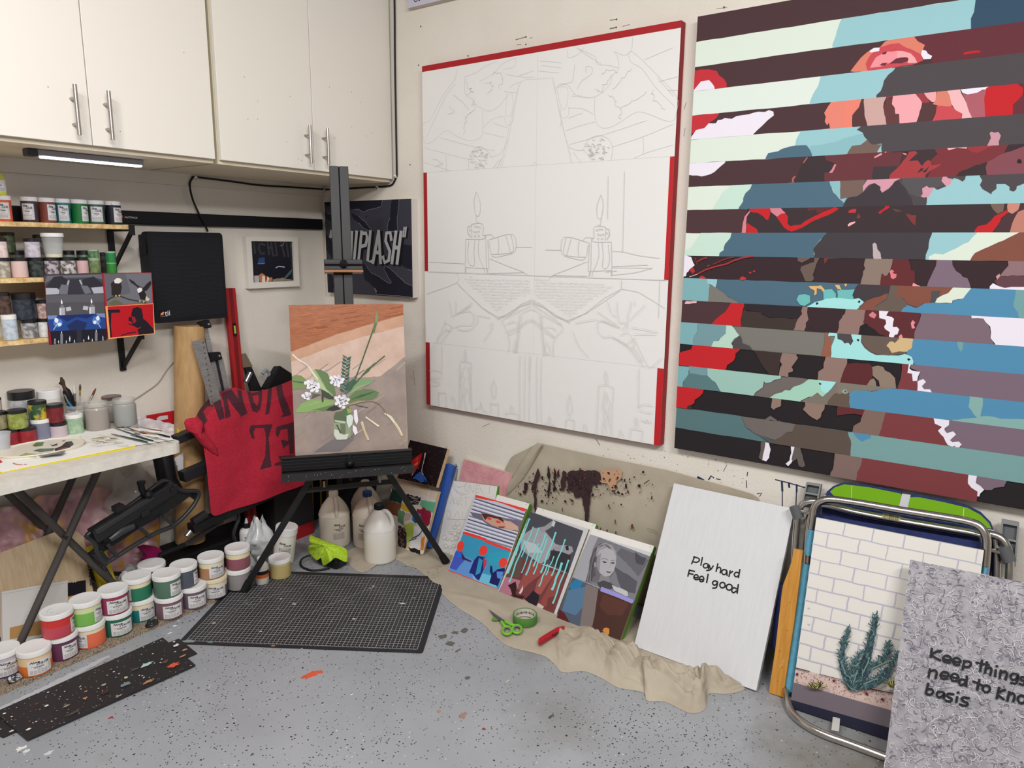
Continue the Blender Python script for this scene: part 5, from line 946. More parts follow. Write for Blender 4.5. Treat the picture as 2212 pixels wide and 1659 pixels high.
stack((421,1317),((112,98,110), 'grey violet paint jar under the slate jar', J(labels=((.3,.75),))),((88,92,104), 'slate blue grey paint jar on top of the grey violet jar', J(labels=((1.25,.5),), marks=2)), dx=-.022, dy=.02)
stack((466,1296),((100,88,96), 'cream banded dusky paint jar under the light brown jar', J(band=CREAM, bandh=.3, lid=LIDC, labels=((.1,.8),))),((180,132,98), 'light brown paint jar on top of the cream lidded jar', J(band=CREAM, bandh=.3, labels=((.5,.7),), marks=2)), dx=-.008)
stack((517,1277),((148,144,144), 'grey paint jar under the dusty rose jar beside the easel foot', J(labels=())),((150,92,104), 'dusty rose paint jar on top of the grey jar by the easel leg', J(band=CREAM, bandh=.3, labels=())), dx=.004)
c_ = onZ((328,1216), CZ + .18); stackc = V((c_.x, c_.y + .004,0))
paint_jar(None, CZ,(110,112,110), 'grey paint jar hidden behind the bright green stack', centre=stackc, labels=())
paint_jar(None, CZ + .09,(62,72,92), 'dark navy paint jar behind the bright green and grey green jars', centre=stackc, labels=(), marks=1)
paint_jar((604,1202),.003,(190,172,116), 'ochre yellow medium jar standing on the corner of the cutting mat', r=.046, h=.09, band=(206,196,150), bandh=.12, labels=(), group=None)

def mottled(c1, c2, sc=55, rough=.3): return noisy('smeared', c1, c2, sc, rough, lo=.44, hi=.56)
def small_jar(c, r, h, body, lid, label, name='paint_jar', group=None, lidh=.17, lab=None, cat='paint jar', lw=None):
    c = V(c); t = thing(name, c, label, cat, group); zt = h * (1 - lidh)
    bm = body if not isinstance(body, tuple) else P(*body,.35)
    m = MB(); m.lathe([(r * .88,0),(r * .96,.001),(r * .98,.006),(r * .98, zt)], bm, c,28); m.build('body', t)
    m = MB(); lr = lw or r
    m.lathe([(lr, zt),(lr, h - .002),(lr - .002, h),(.0001, h)], lid, c,30); m.build('lid', t)
    if lab: label_mesh(c, r * .98, c.z + h * .1, c.z + zt * .88, ang_cam(c) + lab[0], lab[1]).build('label', t)
    return t
# top shelf
ZT = shelf_z[0] + .0005; yj = yfr + .046
def row(x0, x1, y=yj): return (onY(((x0 + x1) / 2 / 5.53,470), y),(onY((x1 / 5.53,470), y).x - onY((x0 / 5.53,470), y).x) / 2)
G1 = 'paint jars on the top shelf'
LIDP = noisy('lid_splashed',(60,50,52),(232,230,228),40,.5, lo=.36, hi=.44)
for x0, x1, col, lid, lb, of in ((-45,155,(214,92,60), LIDW, 'orange red paint jar at the left end of the top shelf',.0),(262,465,(66,52,60), LIDP, 'dark maroon paint jar, first of the close row of six on the top shelf',-.2),(468,670,(128,66,52), LIDW, 'rust brown paint jar on the top shelf',.8),
        (672,848,(52,120,124), LIDW, 'teal paint jar on the top shelf',.1),(856,1052,(20,112,54), LIDW, 'bright green paint jar on the top shelf',1.0),(1056,1252,(62,92,72), LIDW, 'dark green paint jar on the top shelf',.1),(1262,1450,(26,26,40), LIDP, 'black paint jar at the right end of the top shelf',.8)):
    q_, r_ = row(x0, x1); small_jar((q_.x, yj, ZT), r_ * .97,.0865, col, lid, lb, group=G1, lab=(of,.72))
q_, r_ = row(-60,75)
c_ = V((onY((-4,430), yj).x, yj, ZT + .087))
t = thing('squeeze_bottle', c_, 'yellow green bottle standing on the orange red jar on the top shelf', 'bottle')
m = MB(); m.lathe([(.025,0),(.027,.004),(.027,.055),(.02,.07),(.009,.076)], P(214,216,90,.4), c_,24); m.build('body', t)
m = MB(); m.lathe([(.009,.076),(.008,.095),(.0001,.096)], P(226,226,210), c_,16); m.build('nozzle', t)
label_mesh(c_,.027, c_.z + .012, c_.z + .05, ang_cam(c_) + .3,.9, plain=True).build('label', t)
# middle shelf
ZM = shelf_z[1] + .0005; G2_ = 'paint jars on the middle shelf'
def mj(x0, x1, y, z, h, body, lid, lb, g_=G2_, **k):
    q_ = onY(((x0 + x1) / 2 / 5.53,560), y); r_ = (onY((x1 / 5.53,560), y).x - onY((x0 / 5.53,560), y).x) / 2
    return small_jar((q_.x, y, z), r_ * .97, h, body, lid, lb, group=g_, **k)
ym, yk = yfr + .034, yfr + .105
hm = .068
mj(-80,108, ym, ZM, hm, mottled((196,190,172),(150,142,132)), LIDB, 'beige streaked jar at the left end of the middle shelf row')
mj(116,322, ym, ZM, hm,(214,184,178), LIDB, 'pale pink jar in the front row of the middle shelf')
mj(326,508, ym, ZM, hm, mottled((34,38,38),(62,72,68)), LIDB, 'near black jar in the front row of the middle shelf')
mj(512,692, ym, ZM, hm, mottled((92,84,82),(184,174,182)), LIDB, 'grey and lilac streaked jar behind the lighter print')
mj(702,898, ym, ZM, hm, mottled((86,84,74),(206,200,200)), LIDB, 'grey white smeared jar above the lighter print')
mj(904,1048, ym, ZM, hm,(206,170,170), LIDB, 'dusty pink jar above the lighter print')
mj(1052,1188, ym, ZM,.066, mottled((126,140,84),(96,116,84)), P(140,164,130,.4), 'olive green jar in a small stack on the middle shelf')
mj(1056,1186, ym, ZM + .066,.03, mottled((70,104,76),(110,140,104)), P(150,172,140,.4), 'short green pot on the olive green jar')
mj(1196,1262, yk, ZM,.085, mottled((36,34,38),(70,64,70)), LIDB, 'dark slim jar behind the green tubes')
mj(1268,1384, ym, ZM,.036 + .012,(46,130,52), P(110,160,116,.4), 'lower green screw pot at the right end of the middle shelf', lidh=.12)
mj(1268,1384, ym, ZM + .048,.042,(34,124,64), P(140,170,150,.4), 'upper green screw pot at the right end of the middle shelf', lidh=.16)
mj(120,296, yk, ZM,.092, mottled((60,64,60),(96,98,92)), LIDB, 'black lidded jar in the back row above the pale pink jar')
mj(752,894, yk, ZM,.092, mottled((150,170,150),(110,120,112)), LIDB, 'black lidded jar at the back behind the grey white jar')
mj(922,1100, yk, ZM,.092, mottled((120,150,120),(80,96,84)), LIDB, 'black lidded green jar at the back behind the dusty pink jar')
mj(-90,106, ym, ZM + hm,.066, mottled((206,184,180),(226,206,200)), LIDB, 'pink swirled jar stacked at the left end of the middle shelf')
mj(304,494, ym, ZM + hm,.066, mottled((176,170,180),(202,196,204)), LIDB, 'lilac grey jar stacked on the near black jar')
mj(20,208, yk, ZM + .085,.07, mottled((92,106,74),(70,76,62)), LIDB, 'moss green jar stacked at the back of the middle shelf')
mj(420,570, yk, ZM + .078,.07, mottled((86,78,80),(130,120,120)), LIDB, 'grey brown jar stacked behind the clear tub')
mj(-160,-20, yk, ZM,.085, mottled((86,78,80),(130,120,120)), LIDB, 'grey jar at the far left back of the middle shelf')
q_ = onY((117,555), ym); c_ = V((q_.x, ym, ZM + hm)); t = thing('clear_tub', c_, 'clear plastic tub with white lid, stacked highest on the middle shelf', 'jar', G2_)
m = MB(); m.lathe([(.027,0),(.035,.075),(.034,.0755),(.026,.001)], GLASS, c_,28, cap=False); m.build('body', t)
m = MB(); m.lathe([(.0001,.001),(.0262,.001),(.0275,.012),(.0001,.014)], P(222,212,184), c_,24)
a_ = Art(m, c_ + V((0,-.034,0)),(1,0,0),(0,0,1),(0,-1,0))
m.build('paint_residue', t)
m = MB(); m.lathe([(.0365,.073),(.0365,.084),(.0345,.086),(.0001,.086)], LIDW, c_,30); m.build('lid', t)
# bottom shelf
ZB = shelf_z[2] + .0005; G3_ = 'paint jars on the bottom shelf'
mj(-80,112, ym - .008, ZB,.088, mottled((172,184,200),(196,206,214)), LIDW, 'pale blue jar with white lid at the left of the bottom shelf', G3_)
mj(152,352, ym, ZB,.066, mottled((180,178,176),(120,118,118)), LIDB, 'clear jar with white paint under the big black jar', G3_)
mj(354,536, ym, ZB,.066, mottled((206,204,202),(226,224,222)), LIDB, 'white paint jar with black lid beside the lighter print on the bottom shelf', G3_)
mj(530,700, yk - .02, ZB,.066, mottled((176,160,150),(206,196,186)), LIDB, 'beige jar half hidden by the lighter print on the bottom shelf', G3_)
mj(76,370, ym + .016, ZB + .066,.094, mottled((40,46,56),(60,64,74)), LIDB, 'big black jar stacked on two white jars on the bottom shelf', G3_, lidh=.24)
mj(374,552, ym, ZB + .066,.066, mottled((206,174,166),(150,128,124)), LIDB, 'pink smeared jar stacked beside the big black jar', G3_)
mj(-120,66, ym + .02, ZB + .089,.075, mottled((62,46,42),(90,70,60)), LIDB, 'dark brown jar stacked at the left of the bottom shelf', G3_)
# jars on the table
GT = 'jars on the folding table'
def tj(px, r, h, body, lid, lb, z=TZ, up=None, front=True, **k):
    p = onZ(px, z); d_ = V((p.x, p.y,0)).normalized(); c = p + (d_ * r if front else V())
    k_ = min(1,(YW - .012 - r) / c.y); c = V((c.x * k_, c.y * k_, z))
    small_jar(c, r, h, body, lid, lb, group=GT, **k); return c
tj((54,921),.043,.172, mottled((160,162,166),(186,188,190)), LIDB, 'tall grey jar with black lid at the back of the table')
c_ = tj((113,917),.039,.16,(222,220,214), LIDW, 'tall white acrylic jar at the back of the table', lidh=.2)
label_mesh(c_,.0385, c_.z + .02, c_.z + .085, ang_cam(c_) + .3,.8,('Professional', 'ACRYLIC')).build('label', bpy.data.objects[[o.name for o in bpy.data.objects if o.get('label') == 'tall white acrylic jar at the back of the table'][0]])
c1 = tj((93,952),.0325,.076,(124,126,146), LIDW, 'blue grey jar with white lid under the green and yellow jar')
small_jar(c1 + V((-.004,.004,.076)),.030,.067, mottled((48,84,56),(206,178,60),25), LIDB, 'green and yellow jar on the blue grey jar', group=GT)
c1 = tj((129,948),.029,.058,(196,180,188), LIDB, 'lavender pink jar under the dark red jar', lidh=.2)
small_jar(c1 + V((-.004,.004,.058)),.029,.068, mottled((122,34,42),(108,28,36)), LIDB, 'dark red jar on the lavender pink jar', group=GT)
tj((163,941),.031,.077, mottled((150,176,146),(168,196,164)), LIDW, 'mint green jar with white lid on the table')
c1 = tj((28,964),.026,.058,(142,36,48), LIDB, 'left crimson jar under the olive jar'); c2 = tj((62,960),.0285,.058,(150,40,48), LIDB, 'right crimson jar under the olive jar')
small_jar((c1 + c2) / 2 + V((0,0,.058)),.0305,.067, mottled((130,142,58),(160,168,96)), LIDB, 'olive green jar balanced on two crimson jars', group=GT)
c1 = tj((4,966),.03,.06,(92,112,170), LIDB, 'blue jar at the left edge of the table')
small_jar(c1 + V((.0,.004,.06)),.028,.062, mottled((130,124,104),(160,150,110)), LIDB, 'grey olive jar on the blue jar at the left edge', group=GT)
small_jar(c1 + V((.0,.03,.122)),.026,.045, mottled((190,170,170),(206,190,186)), LIDB, 'pale pink jar topmost at the left edge of the table', group=GT)
def glass(px, r, h, water, lb, rim=None, faces=28, name='glass_jar', hw=.72):
    p = onZ(px, TZ); d_ = V((p.x, p.y,0)).normalized(); c = p + d_ * r; k_ = min(1,(YW - .012 - r) / c.y); c = V((c.x * k_, c.y * k_, TZ + .0045))
    t = thing(name, c, lb, 'jar', 'glass jars on the table')
    m = MB(); m.lathe([(.0001,.001),(r * .93,.001),(r * .97,.006),(r * .97, h * hw),(.0001, h * hw)], P(*water,.35), c, faces); m.build('rinse_water', t)
    m = MB(); m.lathe([(r * .95,0),(r,.008),(r, h * .76),(r * .9, h * .82),(r * .98, h * .86),(r * .98, h * .98),(r * .93, h),(r * .90, h * .9),(r * .86, h * .82),(r * .95, h * .74)], P(206,204,198,.1, alpha=.35), c, faces, cap=False); m.build('glass', t); return c
glass((213,934),.0425,.106,(142,122,108), 'faceted glass jar of brown rinse water on the table', faces=12)
glass((273,925),.0415,.106,(138,146,146), 'glass jar of blue grey rinse water at the table end', hw=.78)
c_ = glass((246,914),.03,.09,(130,124,116), 'paint crusted glass jar with dark lid behind the rinse jars')
m = MB(); m.lathe([(.036,.09),(.036,.099),(.034,.101),(.0001,.101)], mottled((70,58,62),(116,84,84),40), c_,28); m.build('lid', bpy.data.objects[[o.name for o in bpy.data.objects if str(o.get('label', '')).startswith('paint crusted')][0]])
cg = glass((172,929),.04,.088,(92,100,110), 'glass holding upright brushes behind the mint jar', hw=.4)
cg = V((cg.x, cg.y, TZ))
# brushes standing in the glass
def brush(px_top, foot, ferr, col, tip, lb, w=.004, head=.03, flatw=None):
    top = onY(px_top, cg.y - .005); bot = cg + V(foot) + V((0,0,.042)); d_ = (top - bot).normalized()
    t = thing('paint_brush', bot, lb, 'brush', 'brushes standing in the glass'); L_ = (top - bot).length
    m = MB(); m.tube([bot, bot + d_ * (L_ - head * 2)],[w * .5, w], P(*col,.4),10); m.build('handle', t)
    m = MB(); m.tube([bot + d_ * (L_ - head * 2), bot + d_ * (L_ - head)],[w, w * 1.25], P(*ferr,.3,.8),10); m.build('ferrule', t)
    m = MB(); m.tube([bot + d_ * (L_ - head), bot + d_ * (L_ - head * .5), top],[w * 1.25, w * 1.4, w * .6], P(*tip,.8),10); m.build('bristles', t)
brush((160,833),(-.012,-.01,0),(170,168,166),(60,58,40),(210,206,200), 'flat white tipped brush standing in the glass')
brush((173,830),(.0,-.014,0),(196,176,120),(176,172,170),(80,70,60), 'thin brush with gold ferrule standing in the glass', w=.003, head=.022)
brush((207,839),(.01,-.01,0),(160,150,140),(120,110,104),(110,60,50), 'brush with reddish tip leaning right in the glass', w=.0032)
brush((132,815),(-.014,.006,0),(120,92,70),(92,72,58),(70,54,44), 'brown handled brush leaning left in the glass', w=.0055)
t = thing('rubber_tool', cg + V((-.008,.006,.042)), 'thick black rubber handled tool standing in the glass', 'tool')
bt_ = cg + V((-.006,.002,.045)); tp = onY((141,838), cg.y)
m = MB(); d_ = (tp - bt_).normalized(); L_ = (tp - bt_).length; m.tube([bt_, bt_ + d_ * L_ * .3, bt_ + d_ * L_ * .6, bt_ + d_ * L_ * .9, tp],[.006,.012,.0165,.013,.006], P(26,24,28,.45),16); m.build('handle', t)
m = MB(); q_ = onY((128,827), cg.y); m.tube([tp,(tp + q_) / 2 + V((0,0,.004)), q_],[.006,.005,.004], P(40,36,38,.5),10); m.build('hook', t)
t = thing('blue_brush', cg + V((-.02,-.005,.042)), 'blue handled brush at the left side of the glass', 'brush', 'brushes standing in the glass')
m = MB(); m.tube([cg + V((.0,-.01,.04)), onY((147,868), cg.y - .01)],[.007,.005], P(48,122,168,.4),10); m.build('handle', t)
m = MB(); m.tube([onY((147,868), cg.y - .01), onY((139,852), cg.y - .01)],.003, P(180,178,176,.3,.8),10); m.build('ferrule', t)
# loose brushes on the paper
zz = TZ + .0075
for i, (a_, b_, w_, col, lb) in enumerate((((244,923),(322,950),.004,(70,84,92), 'slate brush lying lowest in the pile on the paper'),((240,937),(318,955),.0045,(54,70,76), 'dark teal brush lying nearest the table edge'),((262,920),(340,946),.004,(40,40,46), 'black brush in the middle of the pile'),((300,932),(361,930),.0045,(232,230,224), 'white handled brush lying across the pile'),
        ((268,928),(344,938),.0035,(170,120,96), 'reddish wooden brush in the pile'),((282,940),(330,952),.005,(36,60,56), 'green black brush at the front of the pile'),((334,936),(366,944),.0055,(34,32,36), 'short black handled brush at the right end of the pile'),((290,936),(345,944),.005,(226,224,220), 'white palette knife handle in the pile'),((306,924),(350,931),.003,(140,80,70), 'thin red brown brush at the back of the pile'))):
    p_, q_ = onZ(a_, zz + i * .0035), onZ(b_, zz + i * .0035)
    for k_ in (p_, q_): k_.y = min(k_.y, ty1 - .01); k_.x = min(k_.x, tx1 - .01)
    t = thing('loose_brush',(p_ + q_) / 2, lb, 'brush', 'loose brushes on the paper'); d_ = q_ - p_
    m = MB(); m.tube([p_ + d_ * .25, p_ + d_ * .7, q_],[w_ * .5, w_ * .75, w_ * .55], P(*col,.4),10); m.build('handle', t)
    m = MB(); m.tube([p_, p_ + d_ * .12, p_ + d_ * .26],[w_ * .3, w_ * .6, w_ * .55], P(120,116,112,.5),8); m.build('bristles', t)
t = thing('plastic_cup', onZ((0,975), TZ + .004), 'clear plastic cup at the left edge of the table', 'cup')
c_ = onZ((2,975), TZ + .005)
m = MB(); m.lathe([(.026,0),(.034,.062),(.0355,.064),(.033,.064),(.025,.002)], P(214,218,222,.1, alpha=.4), c_,28, cap=False); m.build('cup_wall', t)

# ---------------------------------------------------------------- floor: carpet strip, boards, cutting mat
CP = noisy('carpet_pile',(78,66,54),(176,158,136),230,.95, lo=.35, hi=.68)
m = MB(); x0, x1, y0c, y1c = .58, 1.535, 2.548, 2.76
nx, ny = 380, 84; hm_ = [[(.0115 if 0 < i < nx and 0 < j < ny else 0.0) * (1 + (rnd.random() - .5) * .55) for i in range(nx + 1)] for j in range(ny + 1)]
ed = [.006 * noise.noise(V((i * .05,3,0))) for i in range(nx + 1)]
m.grid(lambda u, v: (x0 + (x1 - x0) * u + rnd.uniform(-.0008,.0008), y0c + (y1c - y0c) * v + ed[int(round(u * nx))] * (1 - v), hm_[int(round(v * ny))][int(round(u * nx))] + .0002), nx, ny, CP, smooth=False)
tag(m.build('carpet_strip'), 'strip of beige speckled carpet under the row of paint jars', 'carpet')
BOARD = P(48,44,46,.5)
ZBd = (0,1340,4.608)
def fboard(pts, z, th, lb, n, big):
    m = MB(); q = [onZ((ZBd[0] + x / ZBd[2], ZBd[1] + y / ZBd[2]), z + th) for x, y in pts]
    if (q[1] - q[0]).cross(q[2] - q[1]).z < 0: q = q[::-1]
    m.prism([V((p.x, p.y, z)) for p in q][::-1],(0,0, th), BOARD); a = Art(m,(0,0, z + th),(1,0,0),(0,1,0),(0,0,1))
    xs_ = [p[0] for p in pts]; ys_ = [p[1] for p in pts]; k = 0
    while k < n:
        p_ = (rnd.uniform(min(xs_), max(xs_)), rnd.uniform(min(ys_), max(ys_)))
        if inside(p_, pts):
            k += 1; r_ = rnd.choice((.001,.0015,.0015,.002,.003)); a.pblob(p_, r_,(*rnd.choice(((214,212,208),(190,188,184),(120,116,112),(150,140,128),(206,196,160),(96,92,92))),.4), ZBd, n=7, j=.4)
    for px, r_, ry_, col, j_ in big: a.pblob(px, r_,(*col,.35), ZBd, ry=ry_, n=18, j=j_)
    tag(m.build('board'), lb, 'board', None)
fboard([(1780,180),(1960,325),(30,1160),(-330,1010),(-150,960)],.0005,.005, 'lower black board end showing under the paint splashed board',60,[((1840,295),.009,.006,(214,146,104),.35),((1760,250),.007,.009,(226,228,226),.5),((1735,215),.004,.004,(226,226,226),.4),((115,1105),.006,.004,(226,224,208),.3)])
fboard([(1620,170),(1945,440),(270,1185),(-55,915)],.0058,.005, 'black board splashed with mint and orange paint lying on the floor',190,
       [((1460,450),.0205,.012,(176,206,200),.35),((1720,455),.02,.013,(216,92,64),.4),((1475,620),.018,.009,(176,132,92),.35),((1250,645),.013,.012,(122,136,136),.45),((1255,580),.0055,.006,(206,196,152),.25),((1035,650),.007,.0055,(176,170,160),.2),
        ((465,860),.006,.005,(232,230,214),.15),((660,863),.01,.005,(150,144,132),.35),((285,1095),.007,.005,(228,226,212),.2),((850,785),.006,.006,(206,140,100),.5),((855,718),.005,.003,(206,150,110),.4),((1180,765),.011,.005,(150,142,130),.3),((1135,522),.0035,.003,(232,230,224),.1),((1105,497),.0035,.003,(90,150,160),.2),((740,930),.022,.008,(78,74,72),.5),((45,938),.0045,.0035,(228,226,220),.2),((118,970),.003,.003,(228,226,220),.2),((1640,425),.012,.008,(96,74,60),.5),((575,635),.004,.002,(220,204,60),.2),((1040,730),.014,.01,(70,40,44),.4),((1820,365),.01,.004,(190,140,110),.4),((370,840),.005,.002,(190,50,60),.4),((1340,500),.012,.006,(84,84,84),.5),((1750,260),.008,.006,(226,228,226),.5)])
P1, P2 = onZ((383,1390),.003), onZ((905,1410),.003); du = (P2 - P1).normalized(); dv = V((-du.y, du.x,0)); MW, MH = .908, .608
m = MB(); q = [P1, P1 + du * MW, P1 + du * MW + dv * MH, P1 + dv * MH]; q = [V((p.x, p.y,0.0003)) for p in q]
pl = rounded([(p.x, p.y) for p in q],.012); m.prism([(x, y,.0003) for x, y in pl][::-1],(0,0,.003), P(44,43,46,.5))
a = Art(m, V((P1.x, P1.y,.0033)), du, dv,(0,0,1), step=1e-6); GL = P(196,196,198,.7)
i0, j0, st = .022, .022, .0154; nx, ny = 56, 36
for i in range(nx + 1): a.lpoly([(i0 + i * st - (.0006 if i % 2 == 0 else .0004), j0),(i0 + i * st + (.0006 if i % 2 == 0 else .0004), j0),(i0 + i * st + (.0006 if i % 2 == 0 else .0004), j0 + ny * st),(i0 + i * st - (.0006 if i % 2 == 0 else .0004), j0 + ny * st)], GL)
for j in range(ny + 1): a.lpoly([(i0, j0 + j * st - (.0006 if j % 2 == 0 else .0004)),(i0 + nx * st, j0 + j * st - (.0006 if j % 2 == 0 else .0004)),(i0 + nx * st, j0 + j * st + (.0006 if j % 2 == 0 else .0004)),(i0, j0 + j * st + (.0006 if j % 2 == 0 else .0004))], GL)
for i in range(nx):
    for k in range(1,4): x = i0 + (i + k / 4) * st; a.lpoly([(x - .0003, j0 - .006),(x + .0003, j0 - .006),(x + .0003, j0 - .001),(x - .0003, j0 - .001)], GL)
a.lstroke([(.3,.12),(.62,.5)],.0008, GL); a.lstroke([(.34,.5),(.12,.3)],.0008, GL)
for k in range(64): a.lstroke([(.15 + .03 * math.cos(k * .0982),.33 + .03 * math.sin(k * .0982)),(.15 + .03 * math.cos((k + 1) * .0982),.33 + .03 * math.sin((k + 1) * .0982))],.0007, GL)
a.step = 1e-5
for px, r_, ry_, col in (((462,1346),.007,.005,(206,178,160)),((563,1364),.006,.005,(216,196,130)),((635,1305),.008,.004,(226,228,226)),((607,1294),.005,.003,(222,224,224)),((654,1290),.006,.005,(110,40,50)),((765,1337),.008,.004,(226,228,228)),((870,1304),.013,.005,(214,220,220)),((806,1266),.008,.005,(206,178,164)),((800,1272),.004,.003,(230,230,230)),((456,1387),.012,.006,(110,130,130)),((408,1385),.022,.012,(140,148,150)),((590,1395),.008,.003,(206,130,90)),((555,1287),.008,.006,(110,110,114)),((513,1301),.005,.004,(90,90,96)),((455,1329),.005,.004,(110,130,160)),((760,1299),.009,.006,(100,100,104)),((510,1318),.006,.004,(120,118,120)),((652,1401),.004,.002,(230,230,228)),((823,1280),.006,.005,(120,116,118)),((895,1292),.004,.003,(214,214,212))):
    a.pblob(px, r_,(*col,.4), ry=ry_, n=12, j=.3)
for _ in range(90): a.blob((rnd.uniform(.02, MW - .02), rnd.uniform(.02, MH - .02)), rnd.choice((.001,.0015,.002)),(*rnd.choice(((206,206,204),(150,150,150),(120,110,106))),.4), n=6)
tag(m.build('cutting_mat'), 'large black gridded cutting mat with paint specks in front of the easel', 'mat')
def lump(px, z, r, cols, name, lb, cat):
    c = onZ(px, z); m = MB(); mt = mottled(*cols,60)
    def fn(u, v):
        d = V((math.cos(u * 6.2832) * math.sin(v * math.pi), math.sin(u * 6.2832) * math.sin(v * math.pi),-math.cos(v * math.pi)))
        k = 1 + .45 * noise.noise(d * 2.2 + V((len(lb),0,0)))
        return c + V((d.x * r * 1.2 * k, d.y * r * .9 * k, r * .62 * (1 + d.z) * (1 if d.z < 0 else k)))
    m.grid(fn,20,12, mt)
    tag(m.build(name), lb, cat)
lump((329,1352),.0125,.019,((24,22,24),(46,44,46)), 'charcoal_lump', 'black knotted lump on the carpet below the teal jar', 'lump')
lump((32,1472),.0125,.017,((26,26,36),(206,206,214)), 'painted_stone', 'dark lump streaked with white on the carpet below the purple jar', 'lump')

# ---------------------------------------------------------------- things on the floor by the easel
def jug(px, cap, lb, cx=None, handle=-.9, col=(232,222,206), txt=True, h=.268, fill=None):
    r = .0735
    if cx is None: p = onZ(px); c = p + V((p.x, p.y,0)).normalized() * r
    else: c = V(cx)
    t = thing('gallon_jug', c, lb, 'jug', 'gallon jugs under the easel'); mt = P(*col,.38); fm_ = P(*(fill or col),.38)
    m = MB(); m.lathe([(.064,0),(.071,.003),(.0735,.012),(.0735,.12),(.0735,.158),(.071,.172),(.058,.2),(.038,.228),(.024,.243),(.019,.247),(.019,.262)],[fm_] * 3 + [mt] * 7, c,44, sharp=60)
    m.tube([c + V((.0737 * math.cos(k * .1309),.0737 * math.sin(k * .1309),.158)) for k in range(49)],.0012, mt,6, False); m.build('body', t)
    a_ = ang_cam(c) + handle; e = V((math.cos(a_), math.sin(a_),0))
    m = MB(); m.tube(smoothpts([c + e * .02 + V((0,0,.24)), c + e * .04 + V((0,0,.243)), c + e * .062 + V((0,0,.225)), c + e * .073 + V((0,0,.19)), c + e * .068 + V((0,0,.162))],5),.0095, mt,14); m.build('handle', t)
    if cap:
        m = MB(); cc = P(*cap,.4); m.lathe([(.0215,.248),(.0215,.27),(.0195,.2735),(.0001,.2735)], cc, c,24)
        for k in range(24):
            b_ = k * .2618; q_ = c + V((.0217 * math.cos(b_),.0217 * math.sin(b_),.25)); m.tube([q_, q_ + V((0,0,.018))],.0011, cc,5)
        m.build('cap', t)
    if txt:
        R_ = .0741; md = ang_cam(c) + txt; m = MB(); fn = lambda x, y: (c.x + R_ * math.cos(md + x / R_), c.y + R_ * math.sin(md + x / R_), y)
        text_on(m, fn, 'Nova', INK,-.03,.118, width=.03, height=.011, bold=.03, shear=.5); text_on(m, fn, 'COLOR', INK,-.006,.108, width=.034, height=.009, bold=.03, shear=.5)
        for k, (x0, x1) in enumerate(((-.03,.02),(-.02,.012),(-.008,.002))):
            for i in range(6): xa = x0 + (x1 - x0) * i / 6; m.face([fn(xa,.1 - k * .006), fn(xa + (x1 - x0) * .14,.1 - k * .006), fn(xa + (x1 - x0) * .14,.103 - k * .006), fn(xa,.103 - k * .006)], INK2)
        for k in range(6):
            for i in range(8): xa = -.034 + .007 * i; m.face([fn(xa,.05 + k * .0055), fn(xa + .0055,.05 + k * .0055), fn(xa + .0055,.0525 + k * .0055), fn(xa,.0525 + k * .0055)], INK3)
        m.build('label', t)
    return c
jc1 = jug((822,1222),(24,24,28), 'front white gallon jug with black cap and grip handle', handle=.95, col=(226,222,216), txt=None, fill=(228,222,210))
jc2 = jug((725,1187),(226,216,204), 'cream gallon jug with cream cap, left of the others', handle=.15, txt=.35)
jc3 = jug((797,1188),(48,86,152), 'cream gallon jug with blue cap behind the black capped jug', handle=.2, txt=-.25)
jc4 = jug(None,(214,202,188), 'cream gallon jug farthest back behind the blue capped jug', cx=(jc3.x + .105, jc3.y + .125,0), handle=.3, txt=None, col=(222,210,194))
# tilted tall tub
p = onZ((612,1222),.0); tilt_d = (V((p.x, p.y,0)).normalized()); c = p + tilt_d * .036; c.z = .006
ax_z = (V((.0,0,1)) + V((.575,-.818,0)) * .155).normalized(); ax_x = ax_z.cross(V((0,1,0))).normalized(); ax_y = ax_z.cross(ax_x)
c.z = .048 * math.sqrt(1 - ax_z.z ** 2) + .001
t = thing('tall_tub', c, 'tall white paint tub leaning to the right beside the ochre jar', 'paint jar')
m = MB(); m.lathe([(.044,0),(.047,.004),(.047,.148)], P(226,222,212,.4), c,36, ax=(ax_x, ax_y, ax_z)); m.build('body', t)
m = MB(); m.lathe([(.0495,.14),(.0495,.172),(.047,.175),(.0001,.175)], LIDW, c,36, ax=(ax_x, ax_y, ax_z)); m.build('lid', t)
m = MB(); cdir = (CAM - c); cdir.z = 0; cdir.normalize(); ux = ax_z.cross(cdir).normalized(); uz = ux.cross(ax_z).normalized()
fn = lambda x, y: c + ax_z * y + ux * (.0476 * math.sin(x / .0476)) + uz * (.0476 * math.cos(x / .0476))
text_on(m, fn, 'Nova', INK,-.03,.1, width=.03, height=.011, bold=.03, shear=.5); text_on(m, fn, 'COLOR', INK,-.008,.09, width=.034, height=.009, bold=.03, shear=.5)
for k in range(9):
    for i in range(7): xa = -.028 + .008 * i; m.face([fn(xa,.032 + k * .006), fn(xa + .0064,.032 + k * .006), fn(xa + .0064,.0345 + k * .006), fn(xa,.0345 + k * .006)], INK3 if k < 6 else INK2)
m.build('label', t)
